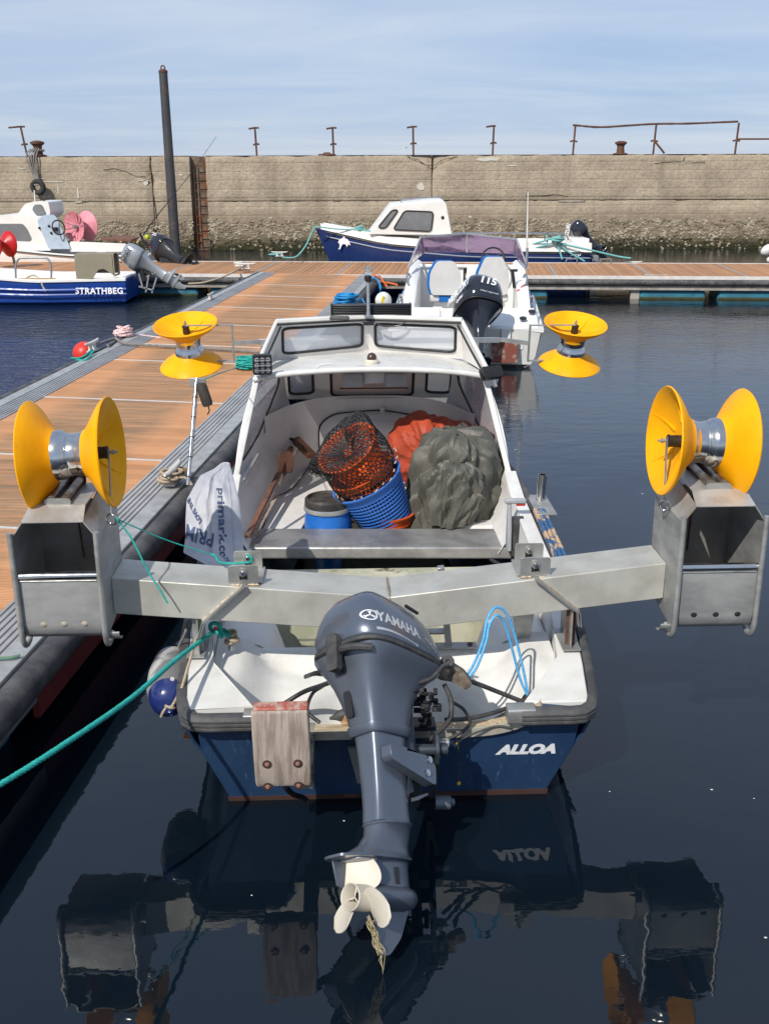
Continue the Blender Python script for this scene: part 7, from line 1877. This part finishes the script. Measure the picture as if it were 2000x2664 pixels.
coil(t, spot(1450, 630, Y=27.9), .14, TEALP, .024, 6, 3)
t = thing('pale_bow_rope', 'pale green bow rope of the navy cabin boat looped down to the pontoon cleat', 'rope', (0, 0, 0))
rope('line', [spot(x, y, Y=Y_) for x, y, Y_ in ((820, 589, 28.6), (808, 612, 28.3), (795, 640, 28), (770, 668, 27.7), (735, 670, 27.6))], .02, TEALP, t)
rope('deck_line', [spot(x, y, Y=28.3) for x, y in ((820, 589), (880, 596), (935, 598), (985, 606), (1030, 630), (1065, 655))], .018, TEALP, t)
coil(t, spot(720, 668, z=DZ + .02), .22, TEALP, .022, 4, 8, .2)
coil(t, spot(937, 597, Y=28.4), .12, TEALP, .02, 4, 9, .6)

# ---- blue open boat on the left
S4 = spot(331, 792, z=0); S4 = V((S4.x + .0, S4.y + .85, 0)); Y4 = R(90)
M4 = M.Translation(S4) @ M.Rotation(Y4, 4, 'Z'); M4I = M4.inverted()
ob4 = thing('open_boat', 'royal blue clinker open boat named STRATHBEG moored at the left, stern to the right', 'boat', S4, Y4)
small_boat(ob4, 5.2, [(0, .80), (2.0, .95), (3.4, .85), (4.5, .45), (5.2, .03)], [(0, .55), (2, .53), (4, .68), (5.2, .85)], BLUES, WBOAT, WBOAT, .12, cap=.13, sole=.12, boot=None, chine=.22)
def s4(px, py, Y): return M4I @ spot(px, py, Y=Y)
# clinker plank edges
for k, (fz, fx_) in enumerate(((.50, 1.0), (.30, .985))):
    mb = MB(); mb.rings([[(-interp(y, [(0, .80), (2.0, .95), (3.4, .85), (4.5, .45)]) * fx_ - .008, y, z), (-interp(y, [(0, .80), (2.0, .95), (3.4, .85), (4.5, .45)]) * fx_ - .022, y, z + .004), (-interp(y, [(0, .80), (2.0, .95), (3.4, .85), (4.5, .45)]) * fx_ - .010, y, z + .03)] for y, z in [(yy, interp(yy, [(0, .55), (2, .53), (4, .68)]) * fz + .05) for yy in [4.4 * i / 12 for i in range(13)]]], True); mb.build('plank_edge', BLUES, ob4)
MB().bb((-.72, 1.2, .30), (.72, 1.5, .36)).build('thwart', BLUES, ob4, bevel=.01)
MB().bb((-.72, .12, .15), (.72, .42, .45)).build('stern_locker', BLUES, ob4, bevel=.02)
nm = spot(260, 757, Y=S4.y - .86); o = text_mesh('STRATHBEG', .185, LIGHT, ob4, M4I @ frame3(nm + V((0, -.035, 0)), (1, 0, .0), (0, .15, 1)), 'name_lettering', bold=.004, sx=.98, spacing=1.08)
# hoop rail on its board
yn = S4.y - .83
hpts = [spot(x, y, Y=yn) for x, y in ((42, 724), (42, 690), (50, 674), (62, 671), (115, 671), (128, 677), (134, 695), (134, 724))]
MB().tube([M4I @ p for p in curve(hpts, 4)], .022, 8).build('hoop_rail', GALV, ob4, 60)
a, b = spot(33, 729, Y=yn - .05), spot(144, 729, Y=yn - .05)
MB().hexa([M4I @ (p + V(d)) for d in ((0, 0, -.045), (0, 0, .045)) for p in (a, b, b + V((0, .05, 0)), a + V((0, .05, 0)))]).build('rail_board', mat('varnished_board', (.42, .26, .12), .6, c2=(.3, .18, .08), stretch=(1, 1, 6)), ob4)
bx4 = thing('beige_guard_box', 'beige open-sided box with wave cut-out standing on the blue boat gunwale', 'box', (0, 0, 0))
BEI = mat('khaki_panel', (.27, .235, .165), .6, c2=(.22, .19, .13), scale=4)
yb = S4.y - .88
fpo = [(193, 662), (291, 662), (296, 716), (285, 708), (270, 699), (256, 702), (248, 715), (238, 730), (200, 730)]
fpo = [(p.x, p.z) for p in (spot(x, y, Y=yb) for x, y in fpo)][::-1]
MB().prism(fpo, lambda x, z, w_: (x, yb + w_, z), .02).build('front_panel', BEI, bx4)
x0, x1, zt_, zb_ = spot(193, 660, Y=yb).x, spot(293, 660, Y=yb).x, spot(240, 661, Y=yb).z, spot(240, 716, Y=yb).z
MB().bb((x0, yb + .50, zb_), (x1, yb + .52, zt_)).build('back_panel', BEI, bx4)
MB().bb((x0, yb + .021, zb_), (x0 + .02, yb + .499, zt_)).build('side_panel', BEI, bx4)
for y_ in (yb + .03, yb + .48):
    MB().bb((x1 - .02, y_ - .01, zb_ - .03), (x1 + .01, y_ + .02, zt_)).build('frame_post', PLY, bx4)
MB().bb((x1 - .02, yb + .051, zb_ - .03), (x1 + .01, yb + .469, zb_ + .0)).build('frame_sill', PLY, bx4)
MB().bb((x0 + .021, yb + .021, zt_ - .02), (x1 - .021, yb + .499, zt_ - .0)).build('top_panel', BEI, bx4)
t = thing('pale_hose', 'pale hose looped over the side of the blue boat below the hoop rail', 'hose', (0, 0, 0))
rope('hose', [spot(x, y, Y=yn - .09 if y > 730 else yn + .1) for x, y in ((70, 722), (84, 716), (98, 720), (108, 735), (114, 748), (120, 758))], .022, mat('pale_hose', (.55, .50, .38), .6), t)
ha_ = thing('outboard_motor', 'silver outboard tilted up on the stern of the blue open boat', 'outboard motor', (0, 0, 0))
SILV = mat('silver_cowl', (.42, .43, .44), .3, .5, c2=(.36, .37, .38), scale=3, coat=.3)
Yh = S4.y - .05
hc_, hp_ = spot(338, 655, Y=Yh), spot(482, 752, Y=Yh)
uh = (hc_ - hp_).normalized()
Qh = outboard(ha_, hp_, uh, V((.5, 0, .85)), (hc_ - hp_).length / 1.25, SILV, SILV, mat('dark_silver', (.3, .31, .32), .4, .5), mat('cowl_gap', (.12, .12, .12), .5))
text_mesh('HONDA', .12, mat('charcoal_print', (.05, .05, .06), .5), ha_, frame3(spot(326, 664, Y=Yh - .225), uh.cross(V((0, 1, 0))) if uh.cross(V((0, 1, 0))).z > 0 else -uh.cross(V((0, 1, 0))), (-.85, 0, .5)), 'lettering', bold=.002, sx=.9)
t = thing('engine_stand_ladder', 'bare metal bracket hanging at the stern of the blue boat under the silver outboard', 'bracket', (0, 0, 0))
for x0_, y0_, x1_, y1_ in ((362, 712, 372, 748), (388, 715, 380, 760), (408, 722, 396, 762), (362, 745, 400, 755)): MB().bar(spot(x0_, y0_, Y=Yh - .3), spot(x1_, y1_, Y=Yh - .3), .05, .03).build('leg', GALV, t)

# ---- white cabin boat beyond it
S5 = spot(392, 668, Y=28.9); S5.z = 0; Y5 = R(90); S5 = V((S5.x, 29.2, 0))
M5 = M.Translation(S5) @ M.Rotation(Y5, 4, 'Z'); M5I = M5.inverted()
cb5 = thing('white_cabin_boat', 'white cabin boat with pale blue wheelhouse back moored far left beyond the pontoon', 'cabin boat', S5, Y5)
small_boat(cb5, 6.4, [(0, .9), (2.5, 1.05), (4.5, .85), (5.8, .35), (6.4, .03)], [(0, .62), (2, .66), (4, .85), (6.4, 1.1)], WBOAT, WBOAT, WBOAT, .1, cap=.16, sole=.25, boot=BLK, chine=.25)
yn5 = 28.35
def s5(px, py, Y=yn5): return M5I @ spot(px, py, Y=Y)
def side5(pts, nm, m_, y0, th, parent=cb5, r_=.06):
    q = [spot(x, y, Y=y0) for x, y in pts]; pl = rpoly([(p.x, p.z) for p in q], r_)
    A = sum(pl[i][0] * pl[(i + 1) % len(pl)][1] - pl[(i + 1) % len(pl)][0] * pl[i][1] for i in range(len(pl)))
    if A < 0: pl = pl[::-1]
    return MB().prism(pl, lambda x, z, w_: M5I @ V((x, y0 + w_, z)), th).build(nm, m_, parent, 40, bevel=.012)
side5([(-120, 575), (0, 560), (48, 558), (100, 566), (112, 590), (135, 652), (-120, 652)], 'cabin', WBOAT, yn5, 1.6)
side5([(45, 560), (66, 530), (90, 524), (126, 524), (132, 556), (118, 572), (95, 566), (80, 572)], 'wheelhouse', WBOAT, yn5 + .15, 1.25)
side5([(-40, 582), (60, 582), (72, 596), (84, 622), (78, 628), (-40, 622)], 'side_window', WIN, yn5 - .012, .011)
side5([(97, 574), (112, 560), (140, 558), (148, 566), (185, 648), (128, 648)], 'wheelhouse_back', mat('pale_blue_panel', (.42, .52, .62), .5), yn5 - .03, .03)
side5([(84, 545), (90, 532), (110, 532), (122, 558), (96, 562)], 'top_window', WIN, yn5 + .135, .012)
wq = M5I @ spot(153, 592, Y=yn5 - .12)
torus(MB(), wq, M5I.to_3x3() @ V((.75, -.65, .2)), .185, .018, 24, 8).build('steering_wheel', BLK, cb5)
MB().box(M5I @ spot(145, 596, Y=yn5 - .06), (.1, .12, .1)).build('wheel_boss', BLK, cb5, bevel=.01)
for px, py in ((103, 593), (128, 588), (134, 606)): MB().sphere(M5I @ spot(px, py, Y=yn5 - .04), .035, 8, 6).build('gauge', BLK, cb5)
MB().tube([M5I @ spot(x, y, Y=yn5 + .3) for x, y in ((100, 560), (106, 545), (115, 535), (116, 520))], .02, 6).build('wiper_arm', BLK, cb5)
MB().cyl(M5I @ spot(92, 530, Y=29), M5I @ spot(90, 495, Y=29), .015, n=6).build('aerial', WHITE, cb5)
side5([(262, 620), (342, 623), (342, 628), (262, 626)], 'thwart', WOODR, yn5 + .1, 1.3)
side5([(182, 628), (330, 634), (330, 655), (182, 655)], 'aft_coaming', WBOAT, yn5 + .02, .05)
def reel(label, px, py, Y, r, m_, ax, nm='pot_reel'):
    t = thing(nm, label, 'reel', spot(px, py, Y=Y)); ax = V(ax).normalized()
    for s in (-1, 1):
        mb = MB(); mb.lathe([(r * .22, .01 * s), (r * .3, .05 * s), (r * .75, .14 * s), (r, .22 * s), (r, .235 * s), (r * .7, .17 * s), (r * .25, .10 * s), (.001, .10 * s)], (0, 0, 0), ax, 30)
        u = ax.orthogonal().normalized(); w_ = ax.cross(u)
        for k in range(12):
            a = 2 * PI * k / 12; d = u * math.cos(a) + w_ * math.sin(a); mb.bar(d * r * .25 + ax * .108 * s, d * r * .97 + ax * .235 * s, .012, .03)
        mb.build('disc', m_, t, 50)
    MB().cyl(ax * -.25, ax * .25, r * .12, n=12).build('axle', GALV, t)
    MB().bar(ax * -.26, ax * -.26 + V((.06, 0, -r * 1.5)), .06, .05).build('arm', BEI, t)
    MB().bar(ax * -.26 + V((.06, 0, -r * 1.5)), V((.25, .1, -r * 1.5)), .06, .05).build('foot', BEI, t)
    return t
reel('faded pink ribbed reel standing on the white cabin boat', 211, 589, 28.8, .40, mat('faded_pink_plastic', (.66, .25, .29), .6, c2=(.56, .19, .23), scale=4, c3=(.75, .5, .5), c3scale=10), (-.55, -.80, .0))
reel('bright red reel cut off at the left picture edge', 4, 636, 26.6, .32, mat('bright_red_plastic', (.50, .012, .012), .4), (-.55, -.8, .0))
bo5 = thing('outboard_motor', 'black tiller outboard with red flash tilted over the pontoon behind the silver one', 'outboard motor', (0, 0, 0))
c5, p5 = spot(408, 628, Y=28.3), spot(512, 714, Y=27.2); u5 = (c5 - p5).normalized()
outboard(bo5, p5, u5, V((.5, 0, .85)), (c5 - p5).length / 1.28, BLKG, BLK, BLK, BLK)
MB().bar(c5 + V((.05, -.2, .12)), c5 + V((.10, -.24, -.28)), .07, .03).build('blue_decal', mat('blue_decal', (.03, .2, .45), .4), bo5)
MB().bar(c5 + V((-.14, -.22, -.10)), c5 + V((-.02, -.24, -.34)), .05, .03).build('red_decal', mat('red_decal', (.5, .03, .03), .4), bo5)
MB().tube([c5 + V((-.1, -.15, -.2)), c5 + V((-.3, -.2, .0)), c5 + V((-.38, -.2, .22))], .035, 8).build('tiller', BLK, bo5)
text_mesh('20', .11, LIGHT, bo5, frame3(c5 + V((0, -.24, .2)), (1, 0, -.3), (.3, 0, 1)), 'lettering', bold=.002)
t = thing('fishing_rod', 'thin fishing rod leaning up to the right from the white cabin boat', 'fishing rod', (0, 0, 0))
a, b = spot(357, 632, Y=28.6), spot(563, 355, Y=28.6)
MB().tube([a, a.lerp(b, .3), a.lerp(b, .7) + V((.02, 0, -.05)), b], [.022, .014, .008, .004], 6).build('rod', BLK, t); MB().cyl(a, a.lerp(b, .08), .028, n=8).build('handle', mat('cork', (.45, .32, .18), .8), t)
MB().sphere(a + V((.28, 0, .15)), .07, 8, 6).build('green_float', mat('lime_float', (.45, .55, .03), .5), t)

# ================================================================ PONTOON FITTINGS
CLT = mat('white_cleat_paint', (.60, .58, .54), .6, c2=(.42, .40, .36), scale=14)
def cleat(label, p, rz, s=1.0):
    t = thing('mooring_cleat', label, 'cleat', p, rz, 'mooring cleats on the pontoons')
    MB().bb((-.10 * s, -.035 * s, 0), (.10 * s, .035 * s, .014)).build('base', CLT, t, bevel=.005)
    for e in (-.055, .055): MB().lathe([(.030 * s, .01), (.020 * s, .04 * s), (.022 * s, .08 * s)], (e * s, 0, 0), n=12).build('post', CLT, t)
    MB().tube([(-.19 * s, 0, .105 * s), (-.14 * s, 0, .092 * s), (0, 0, .088 * s), (.14 * s, 0, .092 * s), (.19 * s, 0, .105 * s)], [.010 * s, .020 * s, .024 * s, .020 * s, .010 * s], 10, flat=.8).build('horns', CLT, t, 60)
    return t
wr = -WA + PI / 2
def wk(px, py, dz=.02):
    p = spot(px, py, z=DZ); q = wloc(px, py); return V((p.x, p.y, DZ - q.x * HEEL + dz))
cleat('bare pale cleat on the left walkway edge near the silver outboard', wk(549, 788), wr)
cleat('pale cleat on the left walkway edge above the red buoy', wk(243, 928), wr, 1.25)
cleat('pale cleat at the right walkway edge wrapped in worn beige rope', wk(452, 1262, .03), wr, 1.15)
cleat('pale cleat with white rope at the junction corner of the two pontoons', wk(640, 709), -WA, 1.3)
cleat('bare white cleat on the front edge of the cross pontoon at the right', wk(1705, 715), -WA, 1.3)
cleat('pale cleat on the back edge of the cross pontoon wound with teal rope', wk(1645, 680), -WA, 1.3)
cleat('pale cleat on the back edge under the pale green bow rope', wk(728, 675), -WA, 1.2)
t = thing('worn_rope_wrap', 'frayed beige rope wound round the cleat beside the carrier bag', 'rope', (0, 0, 0))
c0 = wk(452, 1262, .03)
coil(t, c0 + V((0, 0, .03)), .085, BEIGER, .011, 7, 4, .5); coil(t, c0 + V((.03, .10, .03)), .07, mat('brown_frayed', (.22, .14, .07), .9), .009, 6, 6, .9)
coil(t, c0 + V((-.02, -.10, .03)), .07, BEIGER, .010, 5, 7, .6)
rope('tail', [c0 + V((.02, -.05, .05)), c0 + V((.12, -.08, .06)), spot(500, 1262, Y=c0.y - .2)], .011, BEIGER, t, lay=.05)
t = thing('red_buoy', 'red round buoy hanging off the left walkway edge behind a cleat', 'buoy', spot(222, 920, z=.42))
MB().sphere((0, .0, 0), .17, 20, 12).build('ball', mat('red_buoy_vinyl', (.60, .035, .02), .4, c2=(.5, .03, .02)), t, 80)
t = thing('pink_rope_coil', 'small coil of pink and white rope on the left walkway edge', 'rope', (0, 0, 0))
pc = wk(325, 888); coil(t, pc, .13, PINKR, .013, 9, 11, .8); coil(t, pc + V((0, 0, .06)), .09, PINKR, .013, 6, 12, 1.2)
rope('tail', [pc + V((.08, 0, .03)), wk(365, 882, .01), wk(420, 888, .01)], .010, PINKR, t)
rope('tail', [pc + V((-.1, 0, .03)), wk(300, 903, .03), wk(282, 918, .05)], .016, GREYR, t)
t = thing('blue_rope_coil', 'coil of bright blue rope on the right walkway edge near the speedboat', 'rope', (0, 0, 0))
pc = wk(900, 792); coil(t, pc, .20, BLUER, .018, 11, 21, .5); coil(t, pc + V((.0, 0, .08)), .13, BLUER, .018, 6, 22, .9)
rope('tail', [pc + V((.15, -.05, .03)), wk(940, 780, .03), wk(952, 795, .0)], .018, BLUER, t)
t = thing('teal_rope_coil', 'coil of teal rope on the walkway edge beside the square work lamp', 'rope', (0, 0, 0))
pc = wk(648, 960); coil(t, pc, .15, TEAL, .011, 12, 31, .4); coil(t, pc + V((-.0, 0, .05)), .12, TEAL, .011, 8, 32, .9)
t = thing('grey_crossing_rope', 'heavy grey rope stretched across the walkway from the left cleat to the cuddy', 'rope', (0, 0, 0))
rope('line', [wk(250, 925, .08), wk(300, 903, .06), wk(330, 912, .05), wk(420, 914, .035), wk(560, 918, .035), wk(700, 926, .04)], .020, GREYR, t, lay=.12)
rope('teal_end', [wk(243, 932, .06), wk(215, 945, .02), wk(185, 948, .02)], .014, TEAL, t); rope('teal_end', [wk(245, 936, .06), wk(228, 950, .02), wk(200, 952, .02)], .014, TEAL, t)
t = thing('white_mooring_rope', 'cream mooring rope sagging from the silver outboard to the junction cleat', 'rope', (0, 0, 0))
rope('line', [spot(490, 738, Y=24.0), spot(530, 735, Y=24), spot(575, 722, Y=24.2), spot(612, 705, Y=24.4), wk(640, 706, .08)], .02, BEIGER, t)
coil(t, wk(625, 704, .03), .14, mat('cream_rope', (.58, .55, .48), .8), .022, 5, 41, .4)
t = thing('frayed_green_rope', 'short frayed green rope lying on the near left walkway corner', 'rope', (0, 0, 0))
gx = lambda px, py, d=.03: (lambda p, q: V((p.x, p.y, DZ - q.x * HEEL + d)))(spot(px, py, z=DZ), wloc(px, py))
rope('line', [gx(-40, 1728), gx(0, 1724), gx(30, 1722), gx(54, 1716)], .010, mat('faded_green_rope', (.12, .22, .15), .9), t, lay=.05)
t = thing('white_float', 'pair of white floats cut off at the right picture edge beyond the pontoon', 'float', spot(1995, 650, Y=29.5))
MB().sphere((0, 0, .0), .17, 16, 10, (1.2, .8, .8), M.Rotation(-.6, 3, 'Y')).build('ball', WHITE, t, 80); MB().sphere((.12, 0, -.27), .12, 14, 8, (1, .8, .8)).build('ball', WHITE, t, 80)
